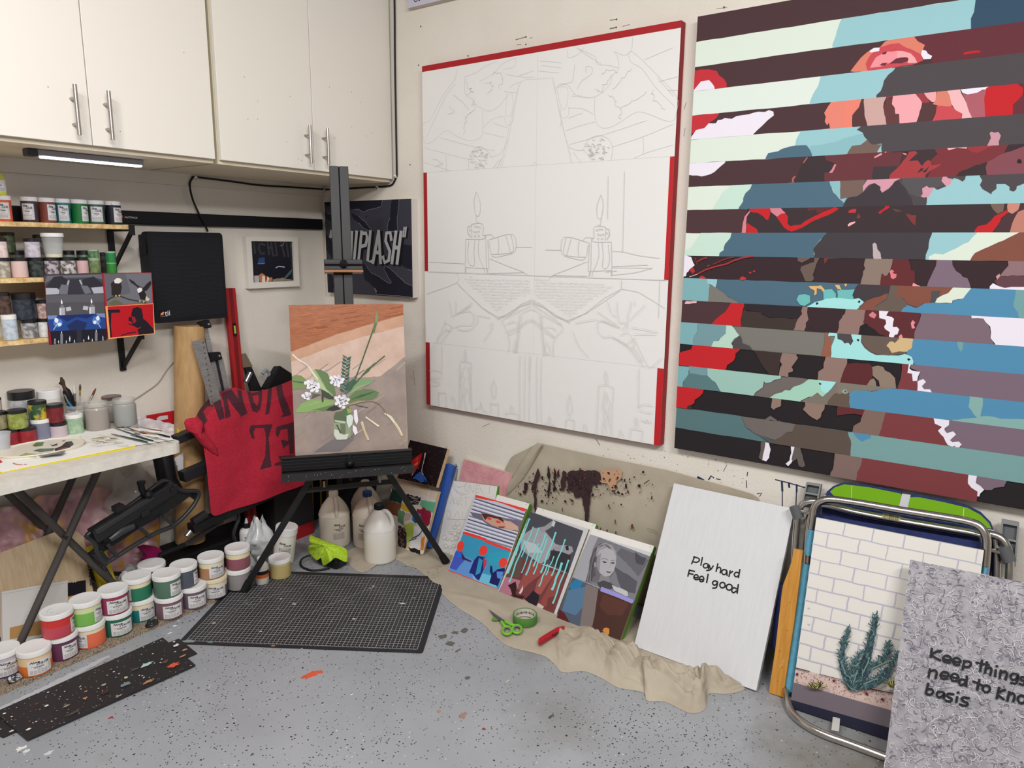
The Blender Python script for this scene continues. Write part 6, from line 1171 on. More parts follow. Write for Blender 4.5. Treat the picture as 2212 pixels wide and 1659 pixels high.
# small bottle with orange band, and the white squeeze bottle
p = onZ((567,1264),.003); c = p + V((p.x, p.y,0)).normalized() * .026; c.z = .0038
t = thing('medium_bottle', c, 'small cream bottle with black and orange band by the easel leg', 'bottle')
m = MB(); m.lathe([(.026,0),(.0285,.003),(.0285,.07),(.026,.085),(.016,.098)],[P(216,210,200)] * 4, c,30, sharp=60); m.build('body', t)
m = MB(); m.lathe([(.0288,.03),(.0288,.046)], P(200,100,48), c,30, cap=False); m.lathe([(.0289,.046),(.0289,.062)], P(34,32,36), c,30, cap=False); m.build('label_band', t, label='black and orange printed band')
m = MB(); m.lathe([(.016,.098),(.016,.116),(.014,.118),(.0001,.118)], P(226,224,220), c,20); m.build('cap', t)
p = onZ((540,1238),.0); c = V((p.x + .055, p.y + .085,0))
t = thing('retarder_bottle', c, 'white squeeze bottle with black cap and green lettering behind the rose jar', 'bottle')
m = MB(); m.lathe([(.032,0),(.034,.003),(.034,.155),(.03,.17),(.014,.178)], P(214,214,214,.4), c,32, sharp=60); m.build('body', t)
m = MB(); m.lathe([(.015,.176),(.015,.196),(.01,.2)], P(24,24,28), c,20); m.lathe([(.009,.2),(.004,.222),(.0001,.223)], P(190,192,196,.2), c,16); m.build('cap', t)
m = MB(); md = ang_cam(c) + .55; fn = lambda x, y: (c.x + .0346 * math.cos(md + x / .0346), c.y + .0346 * math.sin(md + x / .0346), y)
text_on(m, fn, 'RETARDER', INK,-.03,.138, width=.052, height=.008, bold=.02); text_on(m, lambda x, y: fn(y - .09 - .02,.03 + x), 'GOLDEN', P(140,176,60),0,.09, width=.09, height=.014, bold=.02); m.build('label', t)
# clear bag of cotton
def bag(c, rx, ry, h, mt, name, lb, cat, seed, neck=.35):
    m = MB(); c = V(c)
    def fn(u, v):
        a_ = u * 6.2832; pr = (math.sin(min(1, v * 1.6) * math.pi / 2) if v < .62 else 1 - (1 - neck) * ((v - .62) / .38) ** .7)
        k = 1 + .35 * noise.noise(V((math.cos(a_) * 2 + seed, math.sin(a_) * 2, v * 5))) + .12 * (1 - 2 * abs(noise.noise(V((math.cos(a_) * 6, math.sin(a_) * 6 + seed, v * 11)))))
        return c + V((rx * pr * k * math.cos(a_), ry * pr * k * math.sin(a_), h * v * (1 + .08 * math.sin(a_ * 3 + seed))))
    m.grid(fn,40,28, mt); return tag(m.build(name), lb, cat)
bc = onY((573,1195),2.66); CLEARBAG = P(214,218,218,.12, alpha=.5)
bag((bc.x,2.70,.003),.058,.05,.22, P(206,208,210,.16), 'plastic_bag', 'crumpled clear plastic bag behind the small bottles', 'bag',2.3)
# black and red box
bp = [onY(q,2.80) for q in ((597,1170),(683,1172),(690,1078),(606,1070))]
t = thing('storage_box',((bp[0].x + bp[1].x) / 2,2.85,0), 'black box with red lower edge behind the tall white tub', 'box'); x0, x1, zt = bp[0].x, bp[1].x - .01, bp[3].z
zr = onY((640,1139),2.80).z
m = MB(); m.box((x0,2.80, zr),(x1,2.92, zt), P(48,46,50,.6)); m.build('cover', t, bevel=.003)
m = MB(); m.box((x0 + .002,2.799,0),(x1 - .002,2.918, zr), P(160,32,38,.5)); m.build('base', t, label='red lower part')
# yellow legs
for px0, px1, lb in (((671,1040),(672,1079), 'left yellow pole behind the easel tray'),((690,1035),(691,1095), 'middle yellow pole behind the cream jug'),((703,1030),(705,1082), 'right yellow pole behind the cream jug')):
    a_, b_ = onY(px0,2.94), onY(px1,2.94); d_ = b_ - a_; m = MB(); m.tube([a_ - d_ * .2, a_ + d_ * ((.002 - a_.z) / d_.z)],.012, P(176,142,44,.5),12); tag(m.build('yellow_pole'), lb, 'pole', 'yellow poles in the corner')
m = MB(); q = [onY(z_,2.965) for z_ in ((705,1005),(770,1010),(768,1080),(700,1075))]; m.prism(q,(0,.02,0), P(58,58,66,.6)); q0 = MB(); tag(m.build('grey_sheet'), 'dark grey sheet in the corner behind the gallon jugs', 'sheet')
m = MB(); f = [onX(q_, x_) for q_, x_ in (((706,1098),2.47),((800,1128),2.47),((812,1004),2.52),((706,992),2.52))]; n_ = (f[1] - f[0]).cross(f[3] - f[0]).normalized(); n_ = n_ if n_.x < 0 else -n_; m.hexa([p - n_ * .02 for p in f] + f, P(40,38,42,.6)); tag(m.build('dark_board'), 'dark board leaning on the right wall behind the gallon jugs', 'board')
# green cloth over the black tool
p = onZ((722,1233),.0); c = V((p.x + .01, p.y + .05,0))
t = thing('palm_sander', c, 'black electric tool lying under the lime green cloth', 'tool')
m = MB(); a_, b_ = onZ((740,1215),.035), onZ((672,1205),.045)
m.bar(onZ((736,1217),.026), onZ((694,1203),.026),.056,.04, P(26,26,28,.4)); m.build('housing', t, bevel=.008)
m = MB(); m.bar(onZ((741,1216),.024), onZ((735,1213),.026),.05,.036, P(14,14,16,.3)); m.build('nose', t, bevel=.003)
m = MB(); m.tube(smoothpts([onZ((690,1195),.04), onZ((655,1205),.03), onZ((650,1222),.006), onZ((672,1232),.006), onZ((700,1230),.006), onZ((712,1226),.01)],5),.005, P(28,28,32,.5),8); m.build('cord', t)
LIME = noisy('microfibre',(160,196,40),(190,224,60),90,.95, bump=.5)
cen = onZ((700,1190),.05)
ol = [onZ(q, z_) for q, z_ in (((669,1156),.12),((688,1163),.115),((712,1172),.10),((735,1180),.085),((749,1188),.06),((751,1208),.03),((746,1214),.026),((725,1205),.055),((714,1213),.05),((699,1222),.006),((693,1205),.05),((684,1210),.035),((668,1195),.03),((666,1182),.07),((672,1176),.09),((668,1168),.11))]
ol = smoothpts(ol + ol[:1],4)[:-1]; nO = len(ol); cc = sum(ol, V()) / nO + V((0,0,.028)); m = MB()
def clothf(u, v):
    k = u * nO; i = int(k) % nO; p_ = ol[i].lerp(ol[(i + 1) % nO], k - int(k)); q_ = cc.lerp(p_, v)
    return q_ + (CAM - q_).normalized() * (.018 + .03 * (1 - v * v) + .010 * noise.noise(q_ * 24) * (1 - v ** 4) + .004 * noise.noise(q_ * 55 + V((3,0,0))))
m.grid(clothf, nO * 2,22, LIME); tag(m.build('cleaning_cloth', solid=.003), 'lime green cleaning cloth draped over the black tool', 'cloth')

# ---------------------------------------------------------------- tube, rulers, level, towel and the folded black rack by the left wall
KRAFT = noisy('kraft_paper',(176,138,92),(196,158,110),30,.6, stretch=(1,1,.3))
ta_, tb_ = onY((409,704),2.90), onY((411,1168),2.90)
m = MB(); r_ = .062; d_ = (ta_ - tb_).normalized(); xx = d_.cross(V((0,1,0))).normalized(); yy = d_.cross(xx); L_ = (ta_ - tb_).length
m.lathe([(r_,0),(r_, L_),(r_ - .005, L_),(r_ - .005, L_ - .06),(.0001, L_ - .062)], KRAFT, tb_,44, ax=(xx, yy, d_)); tag(m.build('cardboard_tube'), 'tall brown cardboard tube standing against the left wall', 'tube')
CASE = P(20,20,23,.6)
m = MB(); m.box((1.44,2.80,0),(1.93,2.99, tb_.z - .012), CASE); tag(m.build('black_case', bevel=.01), 'low black case on the floor under the cardboard tube', 'case')
def strip(px, y0_, y1_, th, mt, front=None):     # quad px TL,TR,BR,BL leaning from depth y1 (bottom) to y0 (top)
    f = [onY(px[3], y1_), onY(px[2], y1_), onY(px[1], y0_), onY(px[0], y0_)]; n = (f[1] - f[0]).cross(f[3] - f[0]).normalized()
    if n.y > 0: n = -n
    m = MB(); m.hexa([p - n * th for p in f] + f, mt, front); return m, f, n
mt = noisy('brushed_alu',(150,148,148),(176,174,174),40,.4, metal=.7, stretch=(1,1,6))
m, f, n = strip(((414,738),(439.5,732),(481,872),(459,884)),2.80,2.76,.003, mt)
a = Art(m, f[0],(f[1] - f[0]).normalized(),(f[3] - f[0]).normalized(), n); Z9 = (360,660,6.9125)
for k in range(12):
    x = 425 + k * 22.5; y = 612 + k * 82 * .93; a.stroke([(x - 10, y - 5),(x + 10, y + 4)],.0022,(60,60,64), Z9); a.stroke([(x - 4, y + 10),(x + 8, y - 10)],.0018,(60,60,64), Z9)
    x2 = 545 + k * 23.5; y2 = 580 + k * 82 * .97; a.stroke([(x2, y2),(x2 + 10, y2 + 6)],.0016,(70,70,74), Z9)
tag(m.build('metal_ruler'), 'wide metal ruler leaning beside the cardboard tube', 'ruler')
t = thing('straightedge_guide', onY((476,850),2.84), 'silver clamping guide rail with black clamps behind the metal ruler', 'guide rail')
m, f, n = strip(((455,780),(482,775),(505,885),(478,890)),2.86,2.84,.012, mt); m.build('rail', t)
m, f, n = strip(((466,778),(471,777),(494,885),(489,886)),2.857,2.837,.002, P(40,40,44)); m.build('groove', t, label='dark groove in the rail')
m, f, n = strip(((438,704),(448,703),(462,770),(452,772)),2.88,2.865,.006, mt); m.build('arm', t)
for px in (((452,762),(477,760),(482,776),(456,783)),((430,697),(452,690),(459,707),(446,710))):
    m, f, n = strip(px,2.84,2.838,.03, P(24,24,28,.4)); q_ = sum(f, V()) / 4 + (f[1] - f[0]) * .25; m.build('clamp', t, bevel=.004)
    m = MB(); m.tube([q_, q_ + n * .004],.004, P(200,200,200,.3,.8),10); m.build('screw', t)
LR, LRD = P(164,32,36,.45), P(116,22,28,.45)
m, f, n = strip(((491,622),(504.5,622.5),(545,900),(518,905)),2.955,2.90,.02, LRD, LR)
e_ = (f[3] - f[0]).normalized(); bt_ = f[0] - e_ * ((f[0].z - .02) / e_.z)
t = thing('spirit_level', bt_, 'long red spirit level leaning on the left wall beside the black box', 'level')
m = MB(); sx = (f[1] - f[0]).normalized(); tp = (f[2] + f[3]) / 2; wv = .052; tp0 = tp - sx * wv / 2; bt0 = tp0 - e_ * ((tp0.z - .03) / e_.z)
fr_ = [bt0, bt0 + sx * wv, tp0 + sx * wv, tp0]; m.hexa([p - n * .022 for p in fr_] + fr_, LR); fr2 = [bt0 + sx * .017 + n * .0005, bt0 + sx * .036 + n * .0005, tp0 + sx * .036 + n * .0005, tp0 + sx * .017 + n * .0005]; m.face(fr2, LRD); m.build('beam', t, bevel=.002)
m = MB(); q_ = tp - e_ * .19 + n * .002; m.hexa([q_ + sx * x - e_ * y + n * z for z in (0,.002) for x, y in ((-.009,.03),(.009,.03),(.009,-.03),(-.009,-.03))], P(20,20,22)); m.build('vial_window', t)
m = MB(); q_ = tp - e_ * .19 + n * .004; m.tube([q_ - e_ * .018, q_ + e_ * .018],.005, P(150,180,60,.2),10); m.build('vial', t, label='green bubble vial')
# black clamp tools behind the towel
t = thing('bar_clamp', onY((560,850),2.92), 'black and steel clamp tool leaning behind the red towel', 'tool')
m, f, n = strip(((522,766),(531,763),(570,850),(548,860)),2.93,2.90,.02, P(22,22,26,.4)); m.build('frame', t, bevel=.003)
m, f, n = strip(((522,766),(531,763),(546,792),(526,794)),2.926,2.916,.01, P(112,100,84,.5)); m.build('plate', t, label='brown metal plate')
m = MB(); q_ = onY((537,815),2.905); m.tube([q_ + V((-.015,0,-.02)), q_ + V((.012,0,.02))],.014, P(120,122,126,.3,.8),14); m.build('roller', t)
m, f, n = strip(((605,789),(640,812),(640,850),(575,840)),2.90,2.88,.05, P(20,20,23,.5)); tag(m.build('black_bracket', bevel=.006), 'black angular tool end rising behind the red towel', 'tool')
m = MB(); q_ = onY((575,815),2.93); m.tube(smoothpts([q_ + V((-.02,0,.02)), q_ + V((0,0,.035)), q_ + V((.02,0,.01)), q_ + V((.01,0,-.04))],4),.008, P(150,156,160,.4),10); tag(m.build('hose_end'), 'grey curved hose end behind the red towel', 'hose')
# red towel
top = [(398,912),(409,908),(424,908),(437,915),(444,880),(458,858),(482,846),(505,838),(520,842),(545,846),(575,842),(605,832),(640,818),(690,800)]
TWm, TWd = noisy('towel_red',(176,26,50),(192,36,60),120,.95, bump=.6), noisy('towel_print',(70,28,42),(84,34,48),120,.95, bump=.6)
LT = [[(457,860),(470,852),(478,868),(485,903),(473,908),(464,880)],[(480,850),(500,842),(520,870),(530,895),(520,900),(505,880),(492,862),(497,900),(486,904)],[(512,843),(521,844),(525,868),(534,893),(526,895),(515,866)],[(533,846),(541,847),(548,870),(558,880),(556,892),(545,888),(538,866)],[(557,843),(566,842),(566,866),(560,888),(555,880),(559,864)],
      [(540,851),(565,846),(566,852),(541,857)],[(580,838),(588,836),(586,862),(580,895),(572,896),(577,862)],[(596,833),(607,829),(618,866),(628,892),(610,894),(606,880),(600,858)],[(610,895),(627,890),(628,897),(606,902)],[(424,892),(440,872),(455,862),(462,880),(450,878),(440,890),(448,908),(440,918)],
      [(541,919),(588,916),(585,925),(580,945),(583,985),(586,1008),(560,1016),(572,985),(574,945),(570,925),(552,924),(547,932),(550,948),(543,946),(538,932)],[(597,921),(634,912),(634,980),(625,982),(623,958),(612,968),(606,950),(622,952),(620,926),(606,928),(600,945),(594,938)],[(591,1002),(606,996),(600,985),(612,984),(612,1004),(595,1006)]]
LTF = [p for l in LT for p in l]
edge_l = smoothpts([V((398,912,0)), V((404,935,0)), V((430,960,0)), V((437,1000,0)), V((442,1040,0)), V((448,1080,0)), V((456,1108,0)), V((470,1113,0))],6)
def pl_at(pts, t_):
    k = t_ * (len(pts) - 1); i = min(int(k), len(pts) - 2); f_ = k - i; return (pts[i][0] * (1 - f_) + pts[i + 1][0] * f_, pts[i][1] * (1 - f_) + pts[i + 1][1] * f_)
tops = [(p.x, p.y) for p in smoothpts([V((x, y,0)) for x, y in top[3:]],6)]
bots = [(p.x, p.y) for p in smoothpts([V((x, y,0)) for x, y in ((456,1109),(466,1114),(500,1102),(560,1084),(610,1064),(650,1050),(682,1031),(720,1000))],6)]
def tow(u, v):
    a_, b_ = pl_at(tops, u), pl_at(bots, u); w_ = v
    lx = pl_at([(p.x, p.y) for p in edge_l],.18 + .82 * v)
    x = a_[0] * (1 - w_) + b_[0] * w_; y = a_[1] * (1 - w_) + b_[1] * w_; k = max(0,1 - u * 5) ** 2
    return (x * (1 - k) + min(x, lx[0] + 4) * k, y)
def towp(u, v):
    q_ = tow(u, v); d_ = 2.70 + .13 * max(0,.12 - v) / .12 - .006 * math.sin(q_[0] * .045 + q_[1] * .012) - .008 * noise.noise(V((q_[0] * .014, q_[1] * .01,1))) - .004 * noise.noise(V((q_[0] * .04, q_[1] * .03,5)))
    return onY(q_, d_)
m = MB()
def twm(u, v):
    q_ = tow(u, v)
    for l in LT:
        if inside(q_, l): return TWd
    return TWm
m.grid(towp,190,190, TWm, True, twm)
fold = [(398,914),(402,906),(420,903),(436,910),(442,935),(455,950),(466,965),(470,985),(455,975),(438,962),(428,950),(416,936),(404,928)]
fo = smoothpts([V((x, y,0)) for x, y in fold + fold[:1]],4)[:-1]; fcx = sum((p.x for p in fo)) / len(fo); fcy = sum((p.y for p in fo)) / len(fo)
m.grid(lambda u, v: (lambda q_: onY(q_,2.692 - .02 * (1 - v * v) - .004 * noise.noise(V((q_[0] * .08, q_[1] * .08,0)))))((fcx + (fo[int(u * len(fo)) % len(fo)].x - fcx) * v, fcy + (fo[int(u * len(fo)) % len(fo)].y - fcy) * v)), len(fo),10, TWm)
tag(m.build('towel', solid=.005), 'red towel with dark upside down lettering hung over the black rack arm', 'towel')
# folded black rack
RK, RK2 = P(26,26,29,.42), P(40,40,44,.4)
t = thing('folded_rack', onY((380,1100),2.76), 'folded black metal and plastic carrier rack standing behind the paint jars', 'rack')
yr = 2.76
m = MB(); m.tube([onY((352,985), yr + .08), onY((362,1040), yr + .05), onY((378,1062), yr + .03)],[.040,.039,.034], RK,24); m.build('post', t)
m = MB(); a_, b_ = onY((378,950), yr + .02), onY((640,842), yr + .06); m.bar(a_, b_,.05,.034, RK2); m.build('upper_arm', t, bevel=.004)
m = MB(); a_, b_ = onY((392,1030), yr), onY((640,925), yr + .02); m.bar(a_, b_,.045,.045, RK2); m.build('lower_arm', t, bevel=.004)
m = MB(); a_, b_ = onY((412,1142), yr - .04), onY((640,1040), yr - .0); m.bar(a_, b_,.05,.04, RK); m.build('hinge_arm', t, bevel=.004)
m = MB(); q_ = onY((428,1122), yr - .05); m.tube([q_ + V((-.03,-.01,.0)), q_ + V((.03,-.01,.018))],.018, RK2,16); m.build('roller', t)
m = MB(); q_ = onY((409,1150), yr - .05); m.tube([q_ + V((-.014,0,-.012)), q_ + V((.006,0,.004))],.011, P(170,170,172,.3,.9),14); m.build('steel_pin', t)
hull = [(189,1160),(198,1148),(290,1085),(350,1040),(372,1048),(395,1060),(428,1062),(424,1082),(405,1108),(375,1135),(340,1150),(300,1172),(262,1196),(232,1214),(222,1210),(210,1192),(205,1172)]
hp = [onY(q_, yr - .08) for q_ in hull[:8] + [(410,1072),(385,1092),(340,1120),(300,1142),(262,1168),(225,1192)] + hull[15:]]; HB = P(30,30,33,.38)
m = MB(); m.prism(hp,(0,.012,0), HB); m.build('tray_back', t)
m = MB()
rim = smoothpts([onY(q_, yr - .1) for q_ in hull + hull[:1]],4); m.tube(rim,.009, P(44,44,48,.35),10); m.build('tray_rim', t)
m = MB(); m.bar(onY((200,1158), yr - .11), onY((372,1050), yr - .11),.05,.05, HB, up=(0,-1,0)); m.bar(onY((205,1150), yr - .13), onY((330,1072), yr - .13),.02,.02, P(52,52,56,.35)); m.build('tray_channel', t, bevel=.004)
m = MB(); m.tube([onY((237,1165), yr - .12), onY((262,1146), yr - .125), onY((288,1136), yr - .12)],[.012,.017,.012], P(56,56,60,.35),14); m.build('grip', t)
for a_, b_ in (((230,1175),(252,1200)),((300,1138),(322,1158)),((352,1115),(372,1132))):
    m = MB(); m.bar(onY(a_, yr - .105), onY(b_, yr - .105),.014,.012, P(46,46,50,.35)); m.build('tray_rib', t)
m = MB(); m.bar(onY((205,1190), yr - .08), onY((228,1216), yr - .08),.05,.03, HB); m.build('tray_end', t, bevel=.004)
m = MB(); q_ = onY((316,1072), yr - .12); m.tube(smoothpts([q_, onY((309,1062), yr - .12), onY((305,1052), yr - .12), onY((305,1044), yr - .12)],4),[.012] * 12 + [.014], RK,14); m.lathe([(.0001,-.02),(.014,-.014),(.019,0),(.014,.014),(.0001,.02)], RK, onY((320,1068), yr - .13),18); m.build('strap_knob', t)
m = MB(); m.lathe([(.012,0),(.015,.002),(.015,.012),(.012,.014)], RK, onY((305,1046), yr - .12),16); m.build('knob_cap', t)
for q_ in ((375,1056),(312,1108),(258,1098)): 
    m = MB(); p_ = onY(q_, yr - .13); m.hexa([p_ + V((x, y, z)) for y in (.03,-.01) for x, z in ((-.016,-.014),(.016,-.006),(.016,.014),(-.016,.008))], RK2); m.build('latch', t, bevel=.003)
m = MB(); m.bar(onY((395,1180), yr - .02), onY((480,1125), yr - .0),.02,.012, P(58,58,62,.4)); m.tube([onY((345,1200), yr - .03), onY((398,1178), yr - .02)],.012, RK,10); m.build('foot_lever', t)
m = MB(); m.tube(smoothpts([onY(q_,2.74) for q_ in ((512,1100),(516,1120),(510,1135),(504,1155),(508,1170))],4),.008, P(44,44,48,.4),10); tag(m.build('black_hose'), 'black ribbed hose hanging below the red towel', 'hose')
# dark things filling the corner behind
m = MB(); m.box((1.95,2.93,0),(2.53,2.985,.36), CASE); tag(m.build('black_crate', bevel=.01), 'black crate in the dark corner behind the red towel', 'crate')
m = MB(); pts = [onY(q_,2.82) for q_ in ((303,1185),(318,1180),(345,1184),(352,1192),(340,1200),(348,1212),(330,1208),(314,1212),(318,1200))]; m.prism(pts,(0,.03,0), P(150,26,90,.5)); tag(m.build('magenta_trigger', bevel=.004), 'magenta plastic spray head in the dark behind the paint jars', 'spray head')
# bags and boards under the table
PK = noisy('plastic_print',(190,140,156),(206,166,148),7,.35); 
m, nt_, bs_, tc_ = nodemat('printed_plastic',.32)
nt_.links.new(nramp(nt_, nnoise(nt_, tc_.outputs['Object'],8,2),[(.38,(226,172,84)),(.44,(214,170,170)),(.56,(206,156,170)),(.66,(226,206,196))]), bs_.inputs['Base Color'])
PRN = m
m = MB()
tp_ = smoothpts([V((x, y,0)) for x, y in ((-60,1100),(0,1095),(60,1088),(85,1070),(125,1068),(165,1055),(225,1053),(250,1075),(300,1090),(345,1110))],5)
def sheetf(u, v):
    k = u * (len(tp_) - 1); i = min(int(k), len(tp_) - 2); a_ = tp_[i].lerp(tp_[i + 1], k - i); q_ = (a_.x, a_.y * (1 - v) + 1235 * v); 
    p_ = onY(q_,2.965 - .03 * v - .03 * abs(noise.noise(V((q_[0] * .02, q_[1] * .022,2)))) - .012 * noise.noise(V((q_[0] * .06, q_[1] * .05,7)))); p_.z = max(p_.z,.002); return p_
m.grid(sheetf,90,50, PRN); tag(m.build('plastic_tablecloth', solid=.002), 'crumpled pink and orange printed plastic behind the folding table legs', 'plastic sheet')
bc = onY((285,1050),2.93); bag((bc.x,2.915,.26),.105,.05,.26, P(214,210,208,.14, alpha=.35), 'clear_bag', 'crumpled clear plastic bag under the right end of the table', 'bag',5.1, neck=.5)
WD = noisy('plywood',(206,180,144),(222,198,164),16,.6, stretch=(6,1,.7))
def leanpx(pxs, yb_, tilt, th, mt, name, lb, cat, front=None, art=None):
    n = V((0,-math.cos(math.radians(tilt)), math.sin(math.radians(tilt)))); p0 = V((0, yb_,0)); pts = [onP(q_, p0, n) for q_ in pxs]
    low = min(p.z for p in pts)
    m = MB(); m.prism(pts,-n * th, mt)
    if art: art(Art(m, p0,(1,0,0), V((0, math.sin(math.radians(tilt)), math.cos(math.radians(tilt)))), n))
    return tag(m.build(name), lb, cat)
leanpx([(-60,1214),(0,1194),(125,1147),(148,1144),(168,1149),(180,1160),(185,1180),(192,1230),(205,1296),(-60,1400)],2.80,18,.012, WD, 'plywood_board', 'pale wooden board with rounded corner leaning behind the table legs', 'board')
leanpx([(144,1260),(185,1253),(186,1285),(190,1330),(146,1345)],2.785,18,.01, P(28,26,32,.4), 'dark_sheet', 'small black sheet beside the white canvas under the table', 'panel', art=lambda a: [a.pblob(q_,.002,(220,220,220)) for q_ in ((158,1258),(163,1257))])
leanpx([(144,1290),(168,1284),(172,1330),(146,1338)],2.775,18,.006, P(214,160,82,.6), 'orange_card', 'orange card edge between the red jar and the black sheet', 'card')
leanpx([(4,1278),(146,1254),(148,1360),(6,1400)],2.765,18,.018, P(226,222,220,.6), 'blank_canvas', 'blank white canvas leaning under the table', 'canvas', art=lambda a: (a.poly([(21,1356),(85,1341),(110,1352),(110,1368),(21,1381)],(190,148,92)), a.stroke([(4,1284),(143,1259)],.0015,(196,192,190))))
m, f, n = strip(((190,1182),(224,1172),(262,1290),(228,1304)),2.86,2.80,.025, P(206,184,46,.5))
a = Art(m, f[0],(f[1] - f[0]).normalized(),(f[3] - f[0]).normalized(), n); ZP = (0,980,4.608)
a.poly([(880,985),(945,950),(1010,990),(1130,1220),(1130,1255),(1080,1210)],(30,30,52), ZP)
for k in range(5): a.stroke([(925 + k * 24,985 + k * 2),(1030 + k * 20,1150 + k * 12)],.0012,(170,170,190), ZP)
sx_, sy_ = (f[1] - f[0]).normalized(), (f[3] - f[0]).normalized(); l0 = a.loc((ZP[0] + 930 / ZP[2], ZP[1] + 1300 / ZP[2])); l1 = a.loc((ZP[0] + 905 / ZP[2], ZP[1] + 1040 / ZP[2])); dd = V((l1[0] - l0[0], l1[1] - l0[1])); nn = V((dd.y,-dd.x)).normalized(); LL = dd.length; dd.normalize()
text_on(m, lambda x, y: a.o + a.u * (l0[0] + dd.x * x - nn.x * y) + a.v * (l0[1] + dd.y * x - nn.y * y) + a.n * .001, 'PREMIER', INK,0,-.008, width=LL, height=.016, bold=.02)
tag(m.build('yellow_package'), 'yellow printed package with dark blue stripe behind the magenta jar', 'package')
bag((onY((285,1222),2.80).x,2.80,.002),.07,.045,.15, P(206,204,206,.2), 'white_bag', 'crumpled white plastic bag behind the bright green jar', 'bag',9.4, neck=.6)
# red and white carrier bag behind the table, cord on the wall
m = MB(); n0 = V((0,-1,0))
pts = [onY(q_,2.972) for q_ in ((318,898),(384,886),(388,950),(384,1000),(330,990))]; m.prism(pts,(0,.008,0), P(186,30,42,.5)); a = Art(m,(0,2.972,0),(1,0,0),(0,0,1),(0,-1,0))
a.poly([(338,904),(345,899),(362,897),(363,905),(340,909)],(214,204,204)); 
tag(m.build('red_bag'), 'red carrier bag with handle slot behind the table end', 'bag')
m = MB(); m.grid(lambda u, v: onY((298 + 88 * u,900 + 18 * u * (1 - v) + 45 * v + 6 * noise.noise(V((u * 5, v * 4,1)))),2.955 - .012 * noise.noise(V((u * 6, v * 6,3))) - .02 * v),24,14, P(222,216,218,.35)); tag(m.build('white_film', solid=.0015), 'white plastic film over the red bag behind the table', 'plastic film')
m = MB(); m.tube(smoothpts([onY(q_, YW - .005) for q_ in ((270,880),(282,868),(310,850),(340,828),(360,800),(380,776),(400,755))],5),.0022, P(170,160,148),8); tag(m.build('thin_wire'), 'thin beige wire on the left wall rising toward the cardboard tube', 'wire')
m, f, n = strip(((376,990),(396,978),(396,1020),(386,1022)),2.84,2.83,.002, P(206,204,206)); a = Art(m, f[0],(f[1] - f[0]).normalized(),(f[3] - f[0]).normalized(), n)
for _ in range(8): a.stroke(zig([(rnd.uniform(380,394), rnd.uniform(988,1010)),(rnd.uniform(380,394), rnd.uniform(995,1018))],1.5,3),.003,(110,108,112))
tag(m.build('paper_scrap'), 'grey printed paper scrap beside the black post', 'paper')
m, f, n = strip(((383,924),(389,930),(388,952),(382,950)),2.80,2.80,.002, P(226,206,40)); tag(m.build('yellow_tag'), 'small yellow tag on the cardboard tube beside the towel', 'tag')

# ---------------------------------------------------------------- drop cloth on the wall and the floor
m, nt_, bs_, tc_ = nodemat('canvas_cloth',.92); g_ = tc_.outputs['Object']
nt_.links.new(nramp(nt_, nnoise(nt_, g_,5,4),[(.3,(168,157,139)),(.7,(186,176,158))]), bs_.inputs['Base Color'])
nbump(nt_, bs_, nnoise(nt_, g_,420,2),.5,.001)
DC = m; m = MB()
ctop = [(1150,963),(1172,958),(1300,986),(1440,1014),(1560,1047),(1625,1066),(1640,1075)]
tp_ = [onX(q, XW - .005) for q in ctop]
lft = [onX(q, XW - .012) for q in ((1150,963),(1105,1035),(1090,1075),(1086,1110),(1086,1160))]
yl0 = [p.y for p in lft]; yr0 = tp_[-1].y
def topz(y):
    for a_, b_ in zip(tp_, tp_[1:]):
        if b_.y <= y <= a_.y: return a_.z + (b_.z - a_.z) * (a_.y - y) / max(1e-6, a_.y - b_.y)
    return tp_[0].z if y > tp_[0].y else tp_[-1].z
def wallc(u, v):
    k = min(v * 2.2,1) * 4; i = min(int(k),3); yL = yl0[i] + (yl0[i + 1] - yl0[i]) * (k - i); yR = yr0 - .03 * min(1, v * 6)
    y = yL + (yR - yL) * u; zt = topz(yL + (yR - yL) * max(u,0)) if u > .0 else lft[0].z
    zt = min(zt, topz(y)); z = zt * (1 - v) + .004 * v
    if u < .18: z0 = lft[i].z + (lft[i + 1].z - lft[i].z) * (k - i)
    return V((XW - .006 - .003 * (1 + noise.noise(V((y * 7, z * 3,0)))) - .004 * (1 + noise.noise(V((y * 22, z * 6,5)))) * v - .002, y, z))
m.grid(wallc,90,40, DC)
fl_ = smoothpts([onX(q, XW - .03) for q in ((1104,1036),(1152,963),(1172,959))],3); fb_ = smoothpts([onX(q, XW - .02) for q in ((1093,1072),(1132,1030),(1172,962))],3)
m.grid(lambda u, v: fl_[min(int(u * 6),6)].lerp(fb_[min(int(u * 6),6)], v) - V((.008 * math.sin(v * math.pi),0,0)),6,8, DC)
wa2 = Art(m,(XW - .0235,0,0),(0,-1,0),(0,0,1),(-1,0,0)); S4 = (940,950,3.686); S5 = (1040,940,3.16)
DP, DP2, PKS = (62,44,46,.8), (50,34,38,.8), (192,150,120,.8)
def sp(pts, col, tf=S4, w=.003): wa2.poly(pts, col, tf, wob=w)
sp([(1320,235),(1400,240),(1440,225),(1485,250),(1488,300),(1450,340),(1430,395),(1400,400),(1370,350),(1310,350)], PKS); sp([(935,235),(960,225),(970,270),(940,275)],(186,140,116,.8))
sp([(1055,265),(1075,250),(1160,240),(1190,250),(1240,240),(1290,250),(1320,270),(1325,320),(1300,345),(1280,370),(1260,350),(1245,400),(1240,440),(1225,560),(1222,680),(1195,690),(1190,560),(1165,450),(1140,440),(1120,470),(1100,420),(1060,400),(1052,330)], DP)
